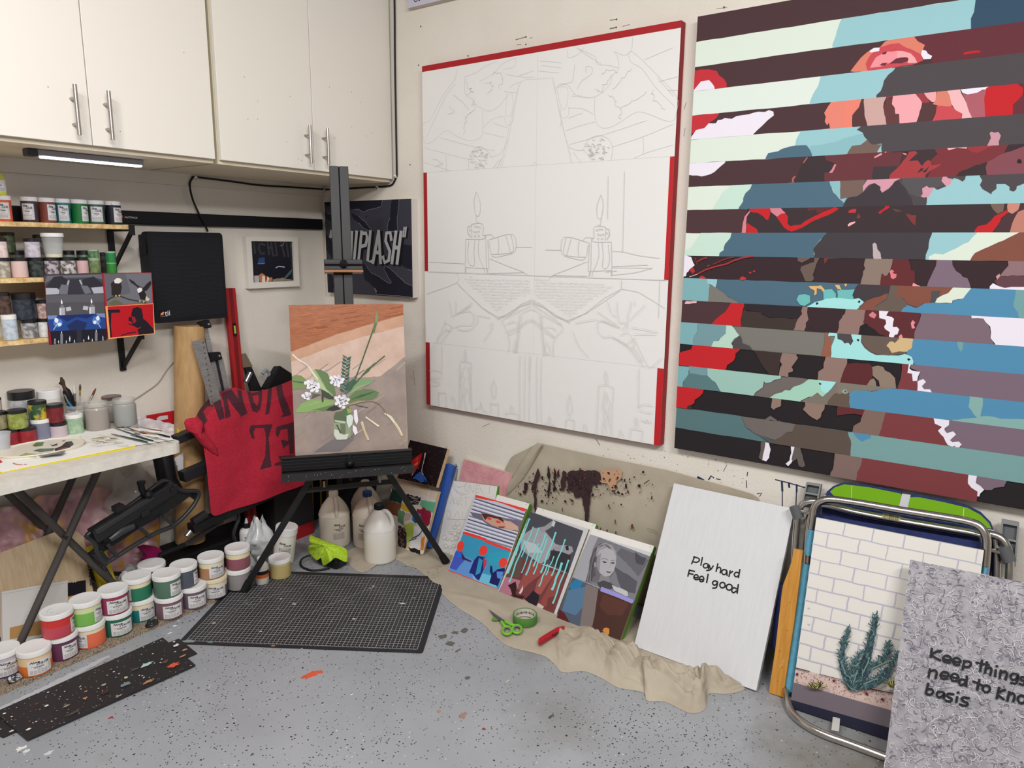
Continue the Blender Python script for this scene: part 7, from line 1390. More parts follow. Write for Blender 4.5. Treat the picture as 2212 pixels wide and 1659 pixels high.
sp([(820,228),(838,290),(815,330),(805,400),(806,560),(795,590),(788,540),(785,400),(770,380),(785,330),(800,280)], DP); sp([(900,208),(915,250),(918,380),(902,480),(895,440),(905,330),(890,280)], DP2); sp([(950,220),(965,250),(955,400),(940,415),(945,300)], DP2); sp([(985,232),(992,290),(978,310),(970,270)], DP2)
sp([(1020,245),(1045,260),(1035,340),(1025,410),(1000,405),(998,330)], DP); sp([(715,340),(740,350),(735,390),(720,440),(712,420),(710,380)], DP2)
for k in range(9): x = 1075 + k * 24; wa2.stroke([(x,262),(x - 8,330 + rnd.uniform(0,60))],.0022, DP2, S4)
for _ in range(330):
    x = rnd.gauss(1060,260); y = rnd.gauss(375,70); k_ = rnd.random()
    if 640 < x < 1740 and y > 215 + abs(x - 1100) * .02: wa2.pblob((x, y),.0016 + .0032 * k_ ** 5 * 2, DP2 if rnd.random() < .85 else (110,62,54,.8), S4, n=7, j=.4, ry=.002 + .005 * k_ ** 4)
for x, y, r_, ry_, c_ in ((1663,255,.006,.005, DP2),(1515,320,.004,.006, DP2),(1555,310,.003,.006, DP2),(1440,370,.004,.007, DP2),(1465,415,.008,.006, DP2),(1495,430,.006,.005, DP2),(1525,365,.005,.011, DP2),(1540,405,.005,.005,(160,40,44,.8)),(1730,460,.003,.009, DP2),(1488,512,.004,.004, DP2),(1390,525,.004,.008,(110,62,54,.8)),(1575,690,.006,.011,(110,62,54,.8)),(1440,650,.003,.014,(110,62,54,.8)),(1375,720,.004,.008,(120,70,60,.8)),(1445,735,.004,.006,(110,62,54,.8)),(860,305,.006,.01, DP2),(1020,555,.002,.01, DP2),(1325,710,.002,.01, DP2)):
    wa2.pblob((x, y), r_, c_, S4, ry=ry_, n=9, j=.3)
wa2.stroke([(1670,345),(1685,335),(1710,318)],.003, DP2, S4); wa2.stroke([(1690,700),(1740,715),(1780,738)],.0018,(110,100,84), S4); wa2.stroke([(1725,1366 - 950 + 0),(1725,430)],.002, DP2, S4)
# floor part
front = smoothpts([onZ(q) for q in ((744,1196),(752,1216),(776,1236),(800,1230),(812,1214),(850,1208),(880,1222),(905,1232),(940,1268),(985,1310),(1040,1345),(1090,1392),(1150,1410),(1180,1420),(1200,1438),(1216,1453),(1262,1451),(1300,1466),(1335,1486),(1388,1496),(1398,1514),(1440,1518),(1490,1541),(1524,1532),(1531,1500),(1570,1500),(1605,1492),(1616,1478))],8)
NF = len(front) - 1
def backp(u):
    y = 2.50 - (2.50 - .62) * u; x = 2.44 + .09 * min(1, u * 6); 
    if u > .62: x = 2.53 - (u - .62) / .38 * .30
    return V((x, y,0))
def flo(u, v):
    k = u * NF; i = min(int(k), NF - 1); fp_ = front[i].lerp(front[i + 1], k - i); b = backp(u); p = b.lerp(fp_, v); p.z = 0
    am = max(0, min(1,(u - .50) / .12,(1 - u) / .09)); ed_ = math.sin(min(1,(1 - v) * 5) * math.pi / 2)
    P_ = u * 13 + v * 2.0; Q_ = v * 4.6 - u * 6
    def rg(k, s_): return max(0,1 - abs(noise.noise(V((P_ * k * .55, Q_ * k, s_)))) * 2.6) ** 1.5
    mid = math.exp(-((v - .76) / .2) ** 2) * (max(.06, min(1,(2.262 - p.x) / .07)))
    z = .0025 + .004 * (1 + noise.noise(V((p.x * 16, p.y * 16,0)))) * ed_ * .7 + am * mid * ed_ * (.014 + .062 * abs(math.sin(math.pi * (v * 2.7 + u * 8 + 1.4 * noise.noise(V((u * 9, v * 2.2,1)))))) ** .8 * (.35 + .9 * abs(noise.noise(V((u * 14, v * 3,4))))) + .026 * abs(math.sin(math.pi * (v * 6.2 - u * 13 + 1.8 * noise.noise(V((u * 15, v * 5,7)))))) + .014 * rg(4.2,3))
    z += (1 - am) * .004 * max(0,1 - abs(noise.noise(V((p.x * 6 + 2, p.y * 4,3)))) * 7) * ed_
    return V((p.x, p.y, max(z * (1 if v < .999 else .15),.0012)))
m.grid(flo,330,90, DC)
fa2 = Art(m,(0,0,.0105),(1,0,0),(0,1,0),(0,0,1))
for _ in range(34): fa2.pblob((rnd.uniform(890,1010), rnd.uniform(1214,1262)), rnd.choice((.0012,.002,.003)), rnd.choice(((206,200,190),(120,110,100),(90,80,74))), n=7, j=.4)
tag(m.build('drop_cloth', solid=0), 'paint stained beige canvas drop cloth hung on the right wall and bunched along the floor', 'drop cloth')

# ---------------------------------------------------------------- canvases leaning along the right wall
CWH = P(228,226,222,.6); GRN = P(86,150,40,.55); KB = P(150,128,96,.6)
def done(m, name, lb, cat='canvas', group=None): return tag(m.build(name), lb, cat, group)
# black and red abstract (upper)
m, a = board('c',(2.395,2.35,.31),-88,24,.238,.195,.02, P(22,18,22,.4), P(186,160,124), lift=False)
def bpanel(px, p0, nrm, th, front, side):
    n = V(nrm).normalized(); p0 = V(p0); f = [onP(q, p0, n) for q in px]; m = MB(); m.hexa([p - n * th for p in f] + f, side, front)
    u = (f[1] - f[0]).normalized(); v = n.cross(u); a = Art(m, f[0], u, v, n); return m, a, f
S7 = (820,940,5.925)
nb = V((-math.cos(math.radians(26)),.04, math.sin(math.radians(26))))
m, a, f = bpanel(((858.5,1032.5),(941.9,1052.2),(966.5,969.5),(885.8,950.5)),(2.42,2.3,.36), nb,.02, P(22,18,22,.4), P(190,164,128))
for _ in range(620):
    u_, v_ = rnd.random(), rnd.random(); q0 = (f[0] + (f[1] - f[0]) * u_ + (f[3] - f[0]) * v_); x, y = (q0 - a.o).dot(a.u), (q0 - a.o).dot(a.v); c_ = rnd.choice(((58,36,40),(70,30,40),(52,44,46),(90,36,44),(40,36,44),(96,84,60)) if v_ > .12 else ((150,134,50),(80,70,40),(60,50,40)))
    a.lstroke([(x, y),(x + rnd.uniform(-.008,.008), y + rnd.uniform(-.008,.008))],.0011,(*c_,.4))
for pts, c_ in (([(520,260),(560,235),(565,300),(545,360),(515,400),(480,470),(440,520),(430,490),(450,420),(420,350),(470,300)],(176,28,30)),([(565,270),(600,240),(620,260),(595,310),(560,420),(500,480),(490,470),(530,390)],(18,16,22)),([(440,560),(540,470),(580,500),(630,590),(560,610),(480,570)],(40,84,160)),([(450,400),(490,360),(520,350),(500,390)],(214,110,60)),([(500,430),(530,395),(520,440)],(60,60,110)),([(580,560),(640,600),(600,620)],(24,40,84))): a.poly(pts,(*c_,.4), S7, wob=.0015)
for l in ([(600,240),(590,330),(560,460),(580,510)],[(610,235),(600,300)],[(435,520),(460,480)]): a.stroke(l,.003,(226,190,190), S7, smooth=2)
a.stroke([(480,330),(510,290),(500,350)],.002,(236,130,80), S7)
done(m, 'abstract_painting', 'small black scribbled painting with red and blue figure, upper of the corner stack', 'painting')
# colourful abstract (lower)
nb2 = V((-math.cos(math.radians(16)),.10, math.sin(math.radians(16))))
pA = onZ((890,1192),.006)
m, a, f = bpanel(((866,1187),(909.5,1199),(945,1063),(840,1046)), pA, nb2,.02, P(214,204,188,.5), P(190,164,128))
f0 = onP((835,1178), pA, nb2)
m = MB(); f = [onP(q, pA, nb2) for q in ((832,1177),(909.5,1199),(946,1062),(858,1038))]; n_ = nb2.normalized(); m.hexa([p - n_ * .02 for p in f] + f, P(196,172,136), P(218,206,186,.5)); u_ = (f[1] - f[0]).normalized(); a = Art(m, f[0], u_, n_.cross(u_), n_)
def ab(pts, c_, w=.0015): a.poly(pts,(*c_,.45), S7, wob=w)
ab([(150,690),(300,720),(560,760),(720,830),(560,1520),(200,1440),(120,1000)],(222,216,210)); ab([(165,680),(300,760),(280,880),(120,830)],(30,66,62)); ab([(115,830),(285,880),(230,1040),(90,990)],(124,78,58))
ab([(300,740),(530,800),(500,890),(360,880),(280,830)],(36,34,36),.004); ab([(530,830),(720,860),(690,990),(560,960),(520,900)],(104,184,148),.003); ab([(280,870),(470,960),(380,990),(270,940)],(216,184,40),.002); ab([(240,960),(330,980),(300,1150),(230,1100)],(106,150,110),.004)
ab([(330,990),(420,1000),(390,1080),(310,1110)],(200,176,166)); ab([(480,950),(560,930),(660,990),(650,1080),(620,1170),(530,1150),(460,1060)],(158,36,64),.005); ab([(420,1020),(470,985),(530,1010),(520,1110),(460,1130),(410,1080)],(76,140,200),.002); ab([(430,1070),(480,1060),(470,1130),(440,1120)],(30,90,150),.002)
ab([(310,1150),(400,1120),(500,1150),(440,1260),(420,1370),(340,1380),(330,1270)],(176,200,90),.002); ab([(440,1160),(540,1150),(560,1250),(430,1310)],(226,224,226)); ab([(240,1160),(320,1180),(340,1280),(330,1450),(230,1430)],(58,38,40),.004); ab([(318,1190),(345,1260),(345,1440),(325,1450),(325,1280)],(46,42,80))
ab([(390,1340),(530,1300),(540,1440),(400,1470)],(232,228,230)); ab([(535,1320),(580,1290),(560,1480),(520,1470)],(232,136,50),.002); ab([(350,1390),(375,1380),(370,1450),(345,1450)],(226,200,70)); ab([(370,1440),(470,1450),(520,1480),(520,1530),(400,1490)],(30,28,32),.004)
a.stroke([(420,1320),(500,1280),(545,1220),(550,1170)],.006,(52,70,150), S7, smooth=2); a.stroke([(380,1350),(450,1330),(470,1320)],.004,(30,30,34), S7)
for _ in range(26): x = rnd.uniform(240,325); y = rnd.uniform(1170,1420); a.stroke([(x, y),(x + rnd.uniform(-18,18), y + 26)],.0015,(206,180,176), S7)
for _ in range(16): x = rnd.uniform(330,520); y = 790 + (x - 330) * .25 + rnd.uniform(-20,60); a.stroke([(x, y),(x + 60, y + 12)],.0012,(200,198,196), S7)
ab([(510,650),(640,685),(570,690),(520,670)],(206,164,60)); a.stroke([(640,690),(625,810)],.004,(236,234,230), S7)
done(m, 'colourful_painting', 'colourful scribbled abstract painting at the foot of the corner stack behind the easel leg', 'painting')
# blue and grey boards
def edge_board(px, dep, th, mt, name, lb, cat='board'):
    n = V((-1,-.25,.18)).normalized(); p0 = onX(px[0], dep); f = [onP(q, p0, n) for q in px]; m = MB(); m.hexa([p - n * th for p in f] + f, mt); return done(m, name, lb, cat)
edge_board(((922,1181),(931,1184),(981,1008),(963,1002)),2.42,.03, P(50,88,170,.5), 'blue_board', 'narrow bright blue board edge between the corner paintings and the sketch canvas')
edge_board(((936,1186),(948,1188),(988,1014),(980,1008)),2.46,.03, P(150,152,152,.5), 'grey_board', 'grey board edge right of the blue board')
# pink canvas
m, a = board('p',(2.534,2.135,0),-89,.5,.245,.395,.02, mottled((206,140,148),(222,172,176),12,.5), P(206,196,184))
npk = a.n.copy(); pp = a.o.copy()
f = [onP(q, pp, npk) for q in ((962,1190),(1062,1206),(1107.8,1024.4),(1002.3,991.5))]; f[0].z = max(f[0].z,.012); f[1].z = max(f[1].z,.012)
m = MB(); m.hexa([p - npk * .018 for p in f] + f, P(206,196,184), noisy('pink_paint',(200,124,134),(226,174,178),11,.5, lo=.3, hi=.7)); a = Art(m, f[0],(f[1] - f[0]).normalized(), npk.cross((f[1] - f[0]).normalized()), npk)
for _ in range(14): x = rnd.uniform(1100,1600); y = rnd.uniform(400,680); a.stroke([(x, y),(x + rnd.uniform(-50,60), y + rnd.uniform(-40,40)),(x + rnd.uniform(-50,90), y + rnd.uniform(-50,60))],.0012,(232,190,190), S7, smooth=3)
done(m, 'pink_painting', 'plain pink painting leaning on the wall behind the lettered pencil sketch', 'painting')
# sketch canvas with green edges
nsk = V((-math.cos(math.radians(14)),.06, math.sin(math.radians(14))))
m, a, f = bpanel(((943.5,1192),(1046,1214),(1074.9,1050.5),(974.4,1037.6)), V((2.452,2.1,0)), nsk,.02, P(228,226,224,.6), P(82,146,40,.55)); a.w, a.h = (f[1] - f[0]).length, (f[3] - f[0]).length
pencil = (160,159,158)
def sk(ls, w=.0014): 
    for l in ls: a.stroke(l, w, pencil, S7, smooth=3, clip=(a.w, a.h))
sk([[(930,600),(980,660),(1060,660),(1120,620)],[(925,640),(1000,730),(1090,750)],[(960,690),(1040,770),(1140,740)],[(900,720),(930,800),(900,880)],[(1110,600),(1090,690),(1120,720),(1140,640)],[(1160,620),(1150,740)],[(1160,640),(1200,740),(1210,630)],[(1240,640),(1230,730),(1270,735)],[(1240,640),(1280,645)],[(1240,690),(1270,690)],[(940,790),(950,900)],[(940,860),(980,800),(1000,900)],[(950,870),(990,870)],[(1010,900),(1020,800),(1060,810),(1030,860),(1060,910)],[(1080,800),(1140,800)],[(1110,800),(1100,910)],
    [(870,950),(860,1050),(900,1060)],[(960,1050),(1000,970),(1020,1060)],[(1060,980),(1060,1060)],[(840,1070),(960,1080),(1100,1080)],[(880,960),(910,1000),(900,1050)],[(1280,660),(1310,720),(1330,740)],[(1480,660),(1475,760)]])
for cx_, cy_ in ((960,1180),(1000,1130),(910,1250),(960,1260),(1010,1230),(830,1310),(870,1330),(930,1330),(980,1320),(850,1420),(900,1440),(950,1420),(880,1500),(1020,1290)):
    r_ = rnd.uniform(24,44); sk([[(cx_ + r_ * math.cos(k) * (1 - k * .04), cy_ + r_ * math.sin(k) * (1 - k * .04)) for k in [j * .6 for j in range(16)]]],.0012)
done(m, 'sketch_canvas', 'small white canvas with pencilled lettering and green edge, left of the collage boards')
# three green edged canvases each with a printed collage in front
def pair(B, yaw, tilt, w, h, lbc, lbp, gx, gz):
    m, a = board('g', V(B) + V((.034,-gx,0)), yaw, tilt, w + .002, h + gz,.024, CWH, GRN); 
    a.lstroke([(a.w - .018, a.h - .008),(a.w - .012, a.h - .008)],.002,(160,158,156)); a.lstroke([(.03, a.h - .006),(.036, a.h - .006)],.002,(160,158,156))
    done(m, 'stretched_canvas', lbc, 'canvas', 'green edged canvases behind the collages')
    return board('ph', B, yaw, tilt, w, h,.009, P(200,200,204,.4), KB)
RDN = (228,66,56,.5)
m, a = pair((2.319,1.971,0),-92.3,32.4,.293,.364, 'green edged white canvas behind the window blind collage', 'x',-.012,.012)
cl = (a.w, a.h)
def ph(pts, c_, tf=S4, w=0): a.poly(pts,(*c_,.4) if len(c_) == 3 else c_, tf, wob=w, clip=cl)
ph([(330,430),(740,540),(600,890),(200,740)],(196,198,214))
for k in range(11):
    t_ = k / 11; x0, y0_ = 318 - 100 * t_, 465 + 300 * t_; x1, y1_ = 715 - 112 * t_, 590 + 290 * t_
    bow = 0
    ph([(x0, y0_),(x1, y1_),(x1 - 4, y1_ + 12),(x0 - 4, y0_ + 9)],(122,126,150) if k % 3 else (86,90,118)); ph([(x0 - 5, y0_ + 11),(x1 - 5, y1_ + 14),(x1 - 7, y1_ + 20),(x0 - 7, y0_ + 17)],(226,228,238))
ph([(278,575),(360,590),(520,615),(700,650),(660,735),(560,710),(440,690),(370,640),(300,610)],(112,106,124)); ph([(365,590),(430,600),(520,620),(560,640),(600,660),(620,720),(520,705),(450,680),(390,640)],(196,156,138)); ph([(365,585),(440,598),(520,615),(560,650),(545,660),(500,630),(420,612),(400,640)],(84,46,42))
ph([(540,645),(600,650),(660,690),(665,725),(600,715),(550,695),(560,670)],(206,168,150)); ph([(500,690),(560,690),(545,705),(515,705)],(160,60,60))
for x, y in ((430,627),(503,655)): ph([(x + 20 * math.cos(k * .6283) + 2 * math.sin(k * .6283), y + 11 * math.sin(k * .6283) + 4 * math.cos(k * .6283)) for k in range(10)], RDN)
ph([(322,438),(728,550),(712,572),(650,550),(560,515),(480,490),(400,478),(318,458)], RDN, w=.0008)
ph([(225,740),(600,880),(505,1195),(105,1040)],(60,150,190)); ph([(160,900),(420,1000),(340,1130),(108,1040)],(96,150,214)); ph([(420,900),(600,890),(560,1020),(430,980)],(50,160,190)); ph([(300,1040),(440,1080),(500,1190),(300,1120)],(110,190,224))
ph([(165,885),(215,890),(235,960),(190,1010),(170,1040),(115,1020)],(70,90,190)); ph([(210,895),(240,940),(290,965),(305,945),(285,975),(215,950)],(60,40,80)); ph([(180,900),(205,905),(210,940),(175,935)],(40,110,220))
ph([(340,925),(395,935),(408,1000),(385,1040),(350,1120),(330,1110),(300,1070),(270,1060),(290,1010),(310,960)],(34,44,120)); ph([(350,940),(380,960),(360,1060),(320,1080)],(50,150,190)); ph([(385,940),(410,960),(405,1010),(385,1030)],(200,60,80))
ph([(440,1000),(455,1010),(460,1060),(500,1030),(555,1020),(560,1060),(520,1110),(500,1165),(430,1140),(450,1080),(435,1050)],(30,34,96)); ph([(490,1050),(545,1050),(530,1110),(495,1100)],(90,140,220))
for x, y, rx, ry in ((203,848,28,44),(384,882,34,40),(541,978,34,38)): ph([(x + rx * math.cos(k * .3927) - 6 * math.sin(k * .39), y + ry * math.sin(k * .3927)) for k in range(16)], RDN)
ph([(225,730),(290,745),(405,785),(412,800),(600,870),(605,890),(520,865),(410,822),(395,805),(220,750)], RDN, w=.0008); ph([(105,1036),(200,1070),(350,1130),(500,1185),(498,1200),(300,1125),(105,1050)], RDN)
tag(m.build('collage_board'), 'collage of eyes between window blinds over blue dancers, left of the three', 'print', 'printed collages in front of canvases')
m, a = pair((2.296,1.672,0),-94.0,36.8,.307,.367, 'white canvas behind the turquoise striped collage', 'x',.010,.012)
cl = (a.w, a.h)
ph([(755,570),(1180,725),(1060,1065),(900,1000),(640,940)],(74,74,84)); ph([(690,760),(790,700),(870,720),(960,830),(1030,850),(940,870),(900,950),(840,990),(740,920),(680,860)],(158,158,166)); ph([(700,800),(800,830),(860,900),(740,900)],(190,190,198)); ph([(810,700),(870,690),(940,640),(958,660),(920,700),(850,740)],(150,150,158)); ph([(940,640),(960,655),(945,695),(925,680)],(196,196,202))
ph([(930,860),(990,840),(1040,840),(1090,850),(1100,890),(1060,920),(980,900)],(150,148,156)); ph([(1035,850),(1060,840),(1065,880),(1045,880)],(40,38,44)); ph([(920,880),(1000,890),(1080,920),(1060,1060),(960,1010),(910,950)],(52,50,56))
ph([(640,940),(760,960),(900,1010),(1060,1065),(940,1400),(505,1210)],(110,60,62)); ph([(560,1090),(680,1120),(660,1180),(600,1240),(510,1210)],(176,116,136)); ph([(640,920),(700,940),(670,1100),(560,1090)],(96,76,70))
for pts, c_ in (([(760,960),(850,990),(860,1060),(740,1150),(690,1210),(660,1190),(700,1080)],(150,78,74)),([(880,1040),(960,1060),(900,1140),(840,1230),(790,1220),(810,1130)],(158,84,78)),([(960,1060),(1030,1080),(960,1230),(880,1330),(830,1310),(870,1230)],(140,72,66)),([(580,1160),(640,1130),(650,1180),(640,1230),(660,1240),(700,1240),(720,1270),(620,1250),(600,1190)],(52,28,30)),([(780,1200),(830,1240),(820,1290),(790,1340),(700,1280),(740,1250)],(36,30,40)),([(700,1160),(700,1200),(680,1230),(665,1220)],(214,196,196)),([(700,1260),(740,1290),(715,1300)],(206,120,90)),([(820,1300),(870,1330),(840,1360),(800,1340)],(206,184,180)),([(900,1260),(960,1240),(930,1360),(880,1370)],(112,56,52))): ph(pts, c_, w=.001)
TQ = (124,214,214,.45)
for x0, y0_, x1, y1_, w_ in ((750,630,580,1060,.0078),(712,805,592,1130,.0072),(780,695,690,930,.005),(825,705,690,1058,.005),(820,830,725,1075,.0068),(880,755,785,1005,.007),(892,790,785,1068,.006),(960,740,845,1055,.0078),(1035,795,930,1080,.006),(945,930,885,1075,.005),(895,995,830,1165,.006),(1008,985,935,1190,.0098),(1062,960,940,1300,.0068),(705,740,640,880,.005)):
    a.stroke([(x0 + (x1 - x0) * t_ + (0,3,-3,2,0)[i_], y0_ + (y1_ - y0_) * t_) for i_, t_ in enumerate((0,.3,.55,.8,1))], w_, TQ, S4, smooth=3); a.pblob((x0, y0_ + 4), w_ * .62, TQ, S4, n=10, j=.08); a.pblob((x1, y1_ - 3), w_ * .66, TQ, S4, n=10, j=.08)
tag(m.build('collage_board'), 'collage of reclining figures crossed by turquoise drips, middle of the three', 'print', 'printed collages in front of canvases')
m, a = pair((2.253,1.352,0),-93.7,38.5,.286,.359, 'green edged white canvas behind the grey portrait collage', 'x',-.010,.014)
cl = (a.w, a.h)
ph([(1235,750),(1715,930),(1580,1300),(1320,1180),(1090,1095)],(120,120,128)); ph([(1235,750),(1300,775),(1255,870),(1200,1130),(1095,1095)],(160,160,168)); ph([(1440,900),(1520,980),(1620,1090),(1700,960),(1600,910),(1480,860)],(98,98,106), w=.002); ph([(1420,1000),(1540,1080),(1610,1130),(1590,1230),(1480,1190)],(84,84,92), w=.002); ph([(1590,900),(1680,940),(1660,1000),(1600,980)],(72,72,80), w=.003)
ph([(1250,910),(1290,840),(1350,815),(1410,835),(1440,880),(1445,960),(1420,1060),(1390,1110),(1330,1150),(1260,1130),(1225,1140),(1195,1130),(1240,1040)],(104,102,108)); ph([(1230,960),(1265,870),(1320,820),(1290,920),(1270,1020),(1280,1080),(1210,1130),(1225,1040)],(84,82,88)); [a.stroke([(1330 + k * 9,822 + abs(k - 4) * 5),(1268 + k * 3,900 + k * 3),(1240 + k * 2,1010),(1205 + k * 7,1120)],.0042,((66,64,70),(138,136,142),(92,90,96))[k % 3] + (.4,), S4, smooth=3) for k in range(7)]
ph([(1290,850),(1350,818),(1410,838),(1442,890),(1446,960),(1425,900),(1370,868),(1310,885),(1280,940)],(150,148,154))
[a.stroke([(1290 + k * 12,862 - k * 5),(1350 + k * 8,838),(1425 + k * 2,905 + k * 6)],.0018,(92,90,96,.4), S4, smooth=3) for k in range(4)]
ph([(1290,930),(1310,880),(1370,860),(1420,880),(1440,930),(1440,990),(1420,1050),(1390,1085),(1350,1090),(1310,1060),(1285,1000)],(172,170,176)); ph([(1290,930),(1320,900),(1310,1050),(1285,1000)],(140,138,144))
ph([(1330,965),(1355,968),(1370,980),(1345,982)],(72,70,76)); ph([(1400,975),(1425,975),(1430,988),(1405,988)],(72,70,76)); a.stroke([(1325,950),(1350,945),(1378,958)],.002,(96,94,100), S4); a.stroke([(1400,962),(1430,960)],.002,(96,94,100), S4); a.stroke([(1392,970),(1398,1010),(1385,1020)],.0016,(130,128,134), S4); ph([(1360,1045),(1385,1050),(1408,1052),(1388,1062),(1368,1057)],(90,84,92)); ph([(1320,1070),(1350,1092),(1390,1090),(1390,1140),(1300,1130)],(130,128,134)); ph([(1265,980),(1280,975),(1285,1010),(1270,1015)],(150,148,152))
ph([(1290,1140),(1340,1120),(1400,1140),(1440,1170),(1400,1190),(1310,1180)],(70,68,74)); ph([(1405,1160),(1470,1180),(1530,1210),(1540,1250),(1420,1200)],(190,188,192), w=.002)
ph([(1090,1095),(1320,1185),(1580,1300),(1475,1615),(1190,1530),(960,1420),(980,1330)],(78,88,106)); ph([(1120,1110),(1180,1130),(1150,1190),(1090,1210),(1070,1160)],(40,118,164)); ph([(1060,1200),(1200,1170),(1220,1280),(1120,1400),(1010,1360)],(84,116,146)); ph([(1200,1150),(1300,1180),(1270,1400),(1240,1540),(1150,1500),(1180,1300)],(122,110,108)); ph([(1300,1190),(1580,1300),(1475,1615),(1240,1545),(1270,1400)],(70,42,36)); ph([(1340,1230),(1540,1300),(1500,1400),(1380,1400),(1310,1330)],(86,50,42), w=.003); ph([(985,1345),(1030,1380),(1080,1470),(970,1425)],(86,26,34))
a.stroke([(1295,1320),(1330,1420),(1370,1500)],.0014,(60,36,32), S4); ph([(1345,1500),(1365,1495),(1388,1505),(1388,1540),(1355,1590),(1348,1585),(1352,1560),(1338,1555),(1350,1535),(1332,1520)],(206,134,60), w=.0006)
LV = (150,144,210,.45); ph([(1325,1170),(1440,1215),(1580,1275),(1570,1305),(1450,1255),(1315,1205)], LV); ph([(960,1412),(1040,1460),(1190,1520),(1185,1532),(1050,1485),(965,1432)], LV)
tag(m.build('collage_board'), 'collage of a grey portrait over brown skin with a pendant, right of the three', 'print', 'printed collages in front of canvases')
# canvas with the two painted lines
m, a = board('pl',(2.246,1.012,0),-91.2,27.5,.450,.623,.02, noisy('brushed_grey',(206,206,210),(211,211,214),9,.55, stretch=(1,12,1.2)), P(198,198,204))
INKB = (26,26,30,.4)
def wr_(ls, w, tf, dots=()):
    for l in ls: a.stroke(l, w, INKB, tf, smooth=4); [a.pblob(q_, w * .48, INKB, tf, n=9, j=.05) for q_ in (l[0], l[-1])]
    for q_ in dots: a.pblob(q_, w * .6, INKB, tf, n=10, j=.05)
def circ(x, y, r, r2=None): return [(x + r * math.cos(k * .524), y + (r2 or r) * math.sin(k * .524)) for k in range(13)]
wr_([[(1455,830),(1435,878)],[(1448,832),(1480,840),(1488,855),(1470,868),(1443,864)],[(1508,836),(1498,888)],[(1548,882),(1528,876),(1514,890),(1522,906),(1542,902),(1548,884),(1550,912)],[(1556,888),(1562,912)],[(1582,893),(1564,918),(1538,924)],[(1614,878),(1602,930)],[(1606,912),(1624,902),(1634,914),(1630,940)],[(1672,922),(1652,918),(1640,935),(1652,952),(1670,945),(1675,925),(1677,958)],[(1698,926),(1690,964)],[(1695,944),(1715,930)],[(1758,942),(1738,936),(1726,952),(1738,968),(1756,958)],[(1764,918),(1755,972)],
    [(1420,920),(1410,962)],[(1420,922),(1455,930)],[(1415,944),(1444,950)],[(1456,972),(1480,972),(1474,955),(1458,955),(1450,972),(1462,986),(1480,984)],[(1492,984),(1518,986),(1512,966),(1496,966),(1488,984),(1498,1000),(1516,996)],[(1548,950),(1538,1006)],[(1612,1002),(1592,994),(1578,1008),(1588,1024),(1606,1016),(1612,1004),(1604,1040),(1580,1044)], circ(1646,1024,18,19), circ(1692,1038,20,20),[(1742,1048),(1722,1042),(1708,1058),(1720,1076),(1740,1064)],[(1754,1020),(1746,1078)]],.0052, S5)
done(m, 'lettered_painting', 'pale grey canvas with two short handwritten black lines leaning on the wall', 'painting')
# ---------------------------------------------------------------- small things on the drop cloth
zc = .0125
c = onZ((1134,1342), zc); t = thing('tape_roll', c, 'roll of green masking tape lying on the drop cloth', 'tape')
GT_, n = P(82,132,62,.5), 40
m = MB(); m.lathe([(.041,0),(.047,0),(.0475,.001),(.0475,.031),(.047,.032),(.041,.032)], GT_, c, n, cap=False); m.build('tape', t)
m = MB(); m.lathe([(.0385,.032),(.041,.032)], P(190,182,170), c, n, cap=False); m.lathe([(.0385,.0),(.0385,.032)], P(206,200,190), c, n, cap=False)
for k in range(26):
    a_ = -1.2 + k * .16; q = [c + V((.0382 * math.cos(b_),.0382 * math.sin(b_), z)) for b_, z in ((a_,.012),(a_ + rnd.uniform(.05,.13),.012),(a_ + .1,.02 + rnd.uniform(-.003,.003)),(a_,.02))]; m.face(q, P(60,60,64) if k % 3 else P(120,116,110))
m.build('cardboard_core', t, label='printed cardboard core')
LG, LG2 = P(118,186,56,.4), P(120,122,124,.5)
t = thing('scissors', onZ((1085,1345), zc), 'scissors with lime green handles lying on the drop cloth', 'scissors')
def flat2(pts, tf, z, th, mt):
    m = MB(); q = [onZ((tf[0] + x / tf[2], tf[1] + y / tf[2]), z) for x, y in pts]
    if (q[1] - q[0]).cross(q[2] - q[1]).z < 0: q = q[::-1]
    m.prism(q[::-1],(0,0, th), mt); return m
m = flat2([(425,1352),(540,1430),(560,1445),(530,1455),(500,1425)], S4, zc,.002, P(150,150,154,.3,.9)); m.build('blade', t)
m = flat2([(430,1358),(470,1405),(520,1452),(545,1440),(505,1418)], S4, zc + .0022,.002, P(120,120,124,.3,.9)); m.build('blade', t)
for ctr, arm, sy in (((572,1518),(530,1450),1),((652,1508),(560,1448),1)):
    m = MB(); cp = [onZ((S4[0] + (ctr[0] + 36 * math.cos(k * .314)) / S4[2], S4[1] + (ctr[1] + 31 * math.sin(k * .314)) / S4[2]), zc + .005) for k in range(21)]; m.tube(cp,.0052, LG,10, False)
    m.tube([onZ((S4[0] + arm[0] / S4[2], S4[1] + arm[1] / S4[2]), zc + .005), onZ((S4[0] + (ctr[0] * .55 + arm[0] * .45) / S4[2], S4[1] + (ctr[1] * .55 + arm[1] * .45 - 6) / S4[2]), zc + .005), cp[15]],[.0065,.006,.005], LG,10)
    h = m.build('handle', t)
    m = MB(); cp2 = [onZ((S4[0] + (ctr[0] + 28 * math.cos(k * .314)) / S4[2], S4[1] + (ctr[1] + 24 * math.sin(k * .314)) / S4[2]), zc + .006) for k in range(21)]; m.tube(cp2,.0028, LG2,8, False); m.build('grip_lining', h, label='grey inner lining')
m = flat2([(448,1435),(465,1410),(515,1438),(470,1442)], S4, zc,.002, P(96,150,60)); tag(m.build('tape_scrap'), 'small scrap of green tape beside the scissors', 'tape scrap')
t = thing('utility_knife', onZ((1195,1375), zc), 'red utility knife lying on the drop cloth', 'knife')
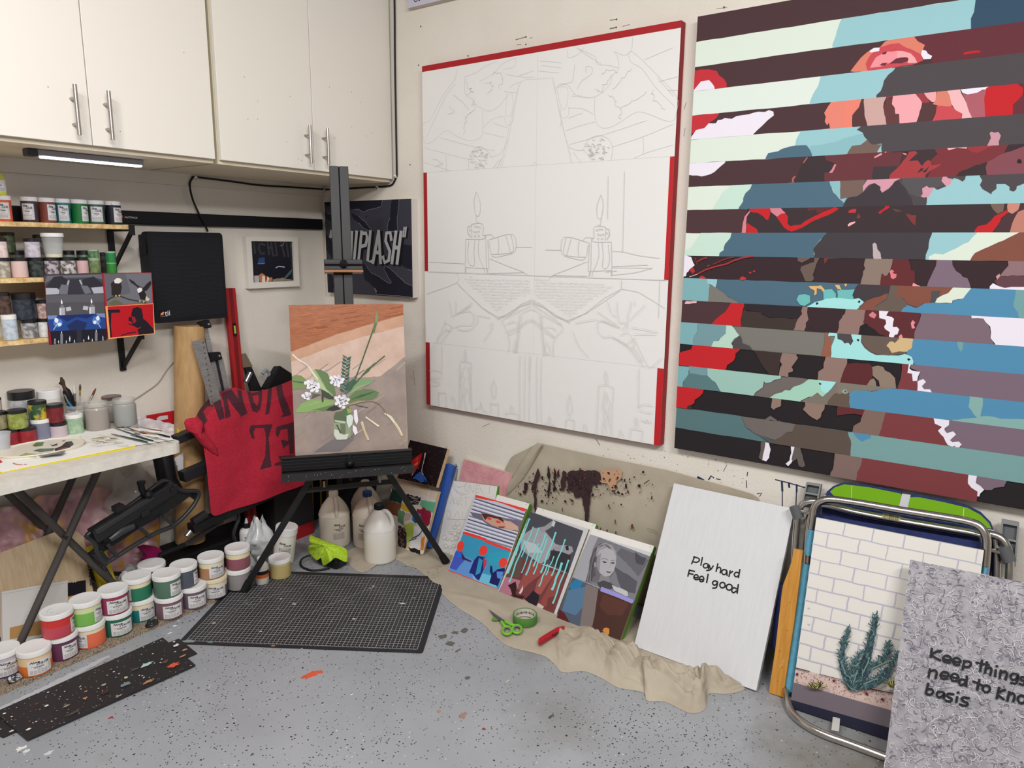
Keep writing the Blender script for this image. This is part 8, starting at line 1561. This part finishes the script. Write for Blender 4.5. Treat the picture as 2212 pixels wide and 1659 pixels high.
m = flat2([(822,1610),(900,1560),(970,1520),(1010,1510),(1045,1512),(1040,1530),(990,1545),(920,1585),(830,1637),(820,1632)], S4, zc + .004,.014, P(176,32,44,.4)); m.build('handle', t, bevel=.003)
m = flat2([(930,1552),(975,1530),(985,1538),(940,1562)], S4, zc + .018,.002, P(110,22,32,.4)); m.build('slider', t)
# ---------------------------------------------------------------- folded beach chair with the brick painting
ct = math.radians(15); cn = V((-math.cos(ct),0, math.sin(ct))); cp0 = V((2.268,0,0))
def CQ(px, off=0): return onP(px, cp0 - cn * off, cn)
AL = P(196,192,188,.22,1.0)
t = thing('beach_chair', V((2.33,.3,0)), 'folded aluminium beach chair leaning on the wall behind the brick and cactus painting', 'chair')
m = MB(); m.tube(smoothpts([CQ(q) for q in ((1712,1465),(1722,1400),(1738,1290),(1747,1190),(1755,1125),(1760,1097),(1772,1084),(1795,1079),(1850,1086),(1950,1103),(2050,1119),(2095,1128),(2118,1139),(2130,1160),(2131,1190),(2124,1260),(2110,1380),(2100,1480))],6),.0125, AL,16); m.build('back_frame', t)
m = MB(); m.tube(smoothpts([CQ(q,.035) for q in ((1752,1180),(1760,1120),(1768,1096),(1785,1091),(1850,1107),(1950,1126),(2050,1143),(2110,1154),(2124,1166),(2124,1230),(2118,1300))],6),.0115, AL,16); m.build('seat_frame', t)
m = MB(); m.tube(smoothpts([CQ(q,.045) for q in ((1706,1400),(1714,1250),(1720,1150),(1726,1104),(1736,1088),(1756,1083),(1775,1086))],6),.0115, AL,14)
m.build('arm_frame', t)
m = MB(); m.tube(smoothpts([CQ(q,.045) for q in ((2120,1152),(2146,1155),(2166,1166),(2178,1188),(2181,1225),(2176,1300),(2165,1400))],6),.0115, AL,14); m.build('arm_frame', t)
zb_ = .0135
m = MB(); m.tube(smoothpts([CQ((1700,1440),.03), CQ((1697,1480),.0), V((onZ((1699,1508), zb_).x, onZ((1699,1508), zb_).y,.022))] + [onZ(q, zb_) for q in ((1710,1538),(1735,1562),(1775,1584),(1830,1604),(1918,1637),(2000,1668),(2080,1690))],6),.0128, AL,16); m.build('floor_rail', t)
GRP = P(92,94,96,.5)
for q0, q1 in (((1716,1100),(1726,1112)),((2166,1188),(2182,1204))):
    m = MB(); p_, r_ = CQ(q0,.045), CQ(q1,.045); m.tube([p_ + V((0,0,.012)), r_ - V((0,0,.012))],.019, GRP,12); m.build('clip', t, bevel=.003)
for a_, b_ in ((CQ((1722,1104),.045), CQ((1756,1110),.02)),(CQ((2130,1186),.02), CQ((2172,1196),.045))):
    m = MB(); m.tube([a_, b_],.006, AL,10); m.build('cross_pin', t)
GY = P(128,130,132,.5)
for quad in (((1742,1041),(1774,1046),(1764,1100),(1730,1094)),((2164,1121),(2202,1128),(2194,1225),(2156,1215))):
    m = MB(); f = [CQ(q,.062) for q in quad]; b_ = [p - cn * .022 for p in f]; ins = [p + (sum(f, V()) / 4 - p) * .2 for p in f]; insb = [p - cn * .016 for p in ins]
    m.mesh(f + b_,[(4,5,6,7),(0,4,5,1),(1,5,6,2),(2,6,7,3),(3,7,4,0)], GY); m.mesh(f + ins,[(0,1,5,4),(1,2,6,5),(2,3,7,6),(3,0,4,7)], GY); m.mesh(ins + insb,[(0,1,5,4),(1,2,6,5),(2,3,7,6),(3,0,4,7)], P(104,106,108,.5)); m.face(insb, P(96,98,100,.5))
    h0, h1 = ins[0].lerp(ins[3],.42), ins[1].lerp(ins[2],.42); m.bar(h0 - cn * .006, h1 - cn * .006,.006,.014, GY, up=cn); m.build('armrest', t)
CY = noisy('cyan_webbing',(84,156,186),(98,168,196),60,.7)
for px in (((1744,1143),(1762,1147),(1755,1202),(1736,1198)),((1733,1216),(1753,1221),(1716,1497),(1692,1490)),((2122,1224),(2136,1226),(2132,1244),(2120,1240))):
    m = MB(); f = [CQ(q,-.016) for q in px]; mid = [(f[0] + f[3]) / 2,(f[1] + f[2]) / 2]
    K_ = 10; L0, L1, R0, R1 = f[0], f[3], f[1], f[2]
    m.grid(lambda u, v: (L0.lerp(L1, v)).lerp(R0.lerp(R1, v), u) + cn * (.012 * math.sin(u * math.pi) - .006),12, K_, CY); m.grid(lambda u, v: (L0.lerp(L1, v)).lerp(R0.lerp(R1, v), u) - cn * (.012 * math.sin(u * math.pi) + .03),12, K_, CY); m.build('webbing_sleeve', t)
NVY2 = noisy('navy_fabric',(24,34,84),(32,44,100),50,.8)
m = MB(); f = [CQ(q,.045) for q in ((1760,1110),(2126,1172),(2100,1470),(1716,1440))]; m.hexa([p - cn * .008 for p in f[::-1]] + f[::-1], NVY2); m.build('seat_fabric', t)
m = MB(); b_ = [CQ(q,.012) for q in ((1907,1107),(1946,1113),(1943,1130),(1904,1124))]; 
c0, c1 = CQ((1906,1116),.035), CQ((1945,1123),.035); m.tube([c0, c1],.0121, P(176,166,120,.5),16)
for k in range(14): p_ = c0.lerp(c1,.08 + k * .06); m.tube([p_, p_ + (c1 - c0) * rnd.choice((.012,.02,.03))],.0123, P(70,64,50,.5),16)
m.build('barcode_label', t)
m = MB(); f = [onZ(q,.02) for q in ((1800,1556),(1814,1558),(1810,1581),(1795,1577))]; f = [CQ((1802,1520),.03), CQ((1817,1522),.03), onZ((1812,1580),.03), onZ((1796,1577),.03)]; m.hexa([p + V((.004,0,-.001)) for p in f[::-1]] + f[::-1], P(206,204,200)); m.build('strap', t, label='white strap')
# second chair behind: navy and lime backrest
t = thing('folded_beach_chair', V((2.48,.2,0)), 'second folded beach chair with lime green and navy backrest against the wall', 'chair')
def NQ(px, off=.07): return CQ(px, off)
out = [(1778,1085),(1786,1062),(1800,1050),(1822,1042),(1880,1048),(1945,1060),(1950,1066),(1966,1068),(1975,1066),(2040,1078),(2090,1092),(2118,1106),(2140,1128),(2148,1150),(2146,1200),(2120,1420),(1740,1420)]
LM = noisy('lime_fabric',(106,160,20),(122,176,26),40,.85)
m = MB(); f = [NQ(q) for q in out]; m.prism(f[::-1],-cn * .02, NVY2); a = Art(m, f[0],(0,-1,0), cn.cross(V((0,-1,0))), cn)
LMt = (114,168,24,.85)
a.poly([(1793,1062),(1803,1053),(1824,1046),(1880,1053),(1944,1066),(1960,1074),(1985,1074),(2040,1085),(2090,1097),(2118,1112),(2136,1130),(2142,1142),(2110,1136),(2000,1118),(1900,1100),(1840,1082),(1800,1070)], LMt)
for l in ([(1840,1050),(1839,1092)],[(2082,1098),(2080,1132)]): a.stroke(l,.0012,(214,226,190))
a.stroke([(1780,1071),(1800,1074)],.003,(206,210,216)); a.stroke([(2126,1142),(2146,1146)],.003,(206,210,216))
m.build('backrest', t)
m = MB(); f = [NQ(q,.068) for q in ((1949,1066),(1967,1069),(1960,1100),(1941,1097))]; m.hexa([p - cn * .004 for p in f[::-1]] + f[::-1], P(196,198,204)); m.build('strap', t, label='pale grey strap')
m = MB(); m.tube([NQ((1690,1262),.06), NQ((1683,1330),.06), NQ((1676,1400),.06)],.016, NVY2,12); m.build('side_sleeve', t)
m = MB(); m.tube(smoothpts([NQ(q,.06) for q in ((1730,1420),(1738,1250),(1748,1120),(1770,1080))],4),.0115, AL,12); m.build('side_tube', t); m = MB(); m.tube(smoothpts([NQ(q,.06) for q in ((2150,1160),(2152,1250),(2140,1420))],4),.0115, AL,12); m.build('side_tube', t)
# wooden plank
pn = V((-math.cos(math.radians(13)),0, math.sin(math.radians(13)))); pp0 = onZ((1676,1501),.004)
PLK = noisy('varnished_pine',(186,126,44),(204,146,62),12,.5, stretch=(1,10,.6))
f = [onP(q, pp0, pn) for q in ((1691.3,1506),(1715,1345),(1727,1250),(1733.4,1189.5),(1714.8,1186),(1710,1213),(1702,1236),(1692,1262),(1689,1278),(1675,1400),(1660.9,1496.3))]
m = MB(); m.prism(f[::-1],-pn * .018, PLK); a = Art(m, f[0],(0,-1,0), pn.cross(V((0,-1,0))), pn)
for q in ((1700,1360),(1690,1440),(1684,1405),(1705,1300),(1680,1470)): a.stroke([q,(q[0] + 1, q[1] + 3)],.0015,(90,60,24))
a.stroke([(1692,1425),(1686,1440)],.001,(226,190,130)); tag(m.build('wooden_plank'), 'varnished orange wooden plank with notched edge between the grey canvas and the chair', 'plank')
# brick and cactus painting
m, a = board('bk',(2.22,.447,.0),-87.7,14.6,.457,.612,.02, P(222,218,212,.55), P(210,206,200))
S8 = (1600,1250,3.614); cl = (a.w, a.h); MOR = (184,182,196,.55); rh = .0455; bw = .0885
def wavy(p, q, amp=.0012, n=7): return [(p[0] + (q[0] - p[0]) * k / n + rnd.uniform(-amp, amp), p[1] + (q[1] - p[1]) * k / n + rnd.uniform(-amp, amp)) for k in range(n + 1)]
for k in range(12):
    y = a.h - .041 - k * rh; a.lstroke(wavy((0, y),(a.w, y - .001),.0014,16), rnd.uniform(.003,.0046), MOR,3, cl)
    for j in range(6):
        x = (j + (.0 if k % 2 else .5)) * bw + .035 + rnd.uniform(-.008,.008)
        if 0 < x < a.w and y > .1: a.lstroke(wavy((x, y),(x + .002, min(y + rh, a.h)),.001,4), rnd.uniform(.003,.0046), MOR,2, cl)
for q_ in ((1632,1220 - 50),(1670,1171),(1747,1314),(1747,1349)): a.pblob(q_,.004, MOR, ry=.0025, clip=cl)
a.poly([(430,700),(560,730),(800,790),(1250,890),(1500,960),(1500,1130),(1180,1030),(410,810)],(212,186,178,.55), S8, clip=cl)
for _ in range(420):
    x = rnd.uniform(425,1500); y = 715 + (x - 430) * .215 + rnd.uniform(0,110); a.pblob((x, y), rnd.choice((.0008,.001,.0014)),(*rnd.choice(((64,44,50),(110,80,84),(150,120,116),(40,32,38))),.55), S8, n=6, clip=cl)
for q_ in ((445,740),(730,790),(985,890),(1110,935)): a.pblob(q_,.0042,(110,30,46,.5), S8, clip=cl)
a.stroke([(430,690),(540,718)],.003,(50,40,50,.5), S8, clip=cl); a.stroke([(620,740),(780,780)],.002,(50,40,50,.5), S8, clip=cl); a.stroke([(1000,850),(1200,890),(1500,970)],.003,(40,36,46,.5), S8, clip=cl)
a.poly([(300,775),(415,803),(1180,1022),(1700,1170),(1700,1360),(390,938),(300,915)],(112,102,110,.5), S8, clip=cl); a.poly([(300,905),(390,936),(1160,1155),(1700,1310),(1700,1700),(300,1400)],(36,36,56,.5), S8, clip=cl)
CD, CM, CLt = (50,70,78,.5), (70,98,104,.5), (108,138,132,.5)
stems = [[(880,860),(950,720),(1000,560),(1030,430),(1060,290)],[(870,850),(815,730),(795,600),(810,500),(850,395)],[(900,850),(1010,700),(1100,640),(1150,560),(1158,500)],[(960,830),(1080,770),(1180,660),(1225,570)],[(900,850),(880,740),(900,640),(960,560)],[(980,840),(1080,800),(1170,740)]]
for si, st in enumerate(stems):
    sp_ = [(p.x, p.y) for p in smoothpts([V((x, y,0)) for x, y in st],8)]; wd_ = (104,70,76,66,84,64)[si]
    a.poly([(x - wd_ * .42 * (1 - .6 * i / len(sp_)), y) for i,(x, y) in enumerate(sp_)] + [(x + wd_ * .42 * (1 - .6 * i / len(sp_)), y) for i,(x, y) in reversed(list(enumerate(sp_)))], CD, S8, wob=.001, clip=cl)
    for i in range(0, len(sp_)):
        for k in range(5):
            x, y = sp_[i]; f_ = 1 - .45 * i / len(sp_); x += rnd.uniform(-.4,.4) * wd_ * f_; y += rnd.uniform(-14,14); an = rnd.uniform(-1.2,1.2); L_ = rnd.uniform(32,56) * f_
            a.stroke([(x, y),(x + L_ * math.sin(an) * .6, y - L_ * .55 * math.cos(an)),(x + L_ * math.sin(an), y - L_ * math.cos(an))], rnd.uniform(.0018,.0034), rnd.choice((CD, CD, CM, CM, CLt)), S8, clip=cl)
for l in ([(830,730),(795,640)],[(960,720),(1000,640),(1010,600)],[(970,805),(1040,775),(1080,765)],[(1030,690),(1130,640),(1190,620)],[(890,790),(920,700)]): a.stroke(l,.0036, CLt, S8, smooth=2, clip=cl)
for q_ in ((600,800),(1195,790)):
    for _ in range(70):
        an = rnd.uniform(-1.4,1.4); L_ = rnd.uniform(26,70); x0 = q_[0] + rnd.uniform(-30,30); y0_ = q_[1] + 40
        a.stroke([(x0, y0_),(x0 + L_ * math.sin(an), y0_ - L_ * math.cos(an))],.0017,(*rnd.choice(((52,50,32),(176,170,90),(206,200,130),(96,96,50),(40,36,30))),.5), S8, clip=cl)
done(m, 'brick_painting', 'painting of a cactus before a white brick wall resting on the folded chair', 'painting')
# grey swirl canvas in front
m, a = board('kp',(2.039,.153,0),-86.1,25.7,.457,.61,.02, noisy('swirl_grey',(138,135,143),(168,164,170),26,.5), P(200,198,200))
cl = (a.w, a.h); a.step = 2e-6
for _ in range(2600):
    x, y = rnd.uniform(0, a.w), rnd.uniform(0, a.h); an = rnd.uniform(0,6.28); k_ = rnd.uniform(-1.1,1.1); L_ = rnd.uniform(.003,.0105); pts = []
    for _j in range(6): pts.append((x, y)); x += L_ * math.cos(an) * .6; y += L_ * math.sin(an) * .6; an += k_
    a.lstroke(pts, rnd.uniform(.0008,.0022),(*rnd.choice(((196,192,196),(186,182,188),(206,202,205),(136,132,142),(122,118,130),(170,164,172),(200,194,196),(104,100,114))),.5),0, cl)
for _ in range(120): a.blob((rnd.uniform(.01, a.w - .01), rnd.uniform(.01, a.h - .01)), rnd.uniform(.001,.003),(96,92,106,.5), n=6, j=.5, clip=cl)
a.k = .0064
wr_([[(1492,545),(1484,612)],[(1560,562),(1490,590),(1555,636)],[(1582,628),(1640,634),(1632,608),(1602,600),(1580,622),(1592,650),(1632,654)],[(1658,645),(1714,650),(1704,624),(1676,618),(1656,640),(1668,668),(1706,672)],[(1744,640),(1732,706)],[(1744,646),(1785,646),(1796,665),(1780,688),(1740,684)],[(1882,640),(1868,720)],[(1840,655),(1935,674)],[(1922,650),(1906,734)],[(1912,704),(1946,692),(1956,712),(1946,752)],[(1990,712),(1984,762)],[(2030,715),(2020,776)],[(2024,738),(2060,722),(2076,742),(2066,786)],[(2160,748),(2122,740),(2106,765),(2122,790),(2154,776),(2164,748),(2150,814),(2110,812)],[(2228,774),(2192,766),(2186,786),(2216,800),(2206,826),(2176,820)],
     [(1478,705),(1466,766)],[(1470,732),(1510,712),(1530,732),(1520,776)],[(1562,752),(1620,758),(1612,732),(1580,728),(1560,752),(1574,778),(1614,778)],[(1642,768),(1696,774),(1690,750),(1660,744),(1640,766),(1652,794),(1690,796)],[(1756,792),(1716,786),(1704,810),(1720,830),(1750,816)],[(1766,762),(1758,838)],[(1862,788),(1846,866)],[(1815,800),(1886,830)], circ(1916,858,28),[(2016,850),(1998,932)],[(2062,866),(2006,896),(2052,940)],[(2096,882),(2080,952)],[(2090,908),(2120,892),(2136,912),(2126,956)], circ(2192,940,30),[(2240,930),(2254,976),(2274,940),(2290,986),(2314,946)],
     [(1464,818),(1446,892)],[(1455,862),(1490,860),(1502,884),(1480,904),(1448,896)],[(1586,888),(1546,880),(1530,904),(1546,925),(1580,912),(1588,890),(1586,934)],[(1660,900),(1620,896),(1612,916),(1646,934),(1636,956),(1600,950)],[(1690,922),(1682,962)],[(1780,930),(1736,926),(1726,946),(1770,970),(1756,990),(1710,980)]],.0058, S8, dots=((1998,682),(1696,888)))
done(m, 'lettered_painting', 'grey swirled canvas with handwritten black words in the front right corner', 'painting')
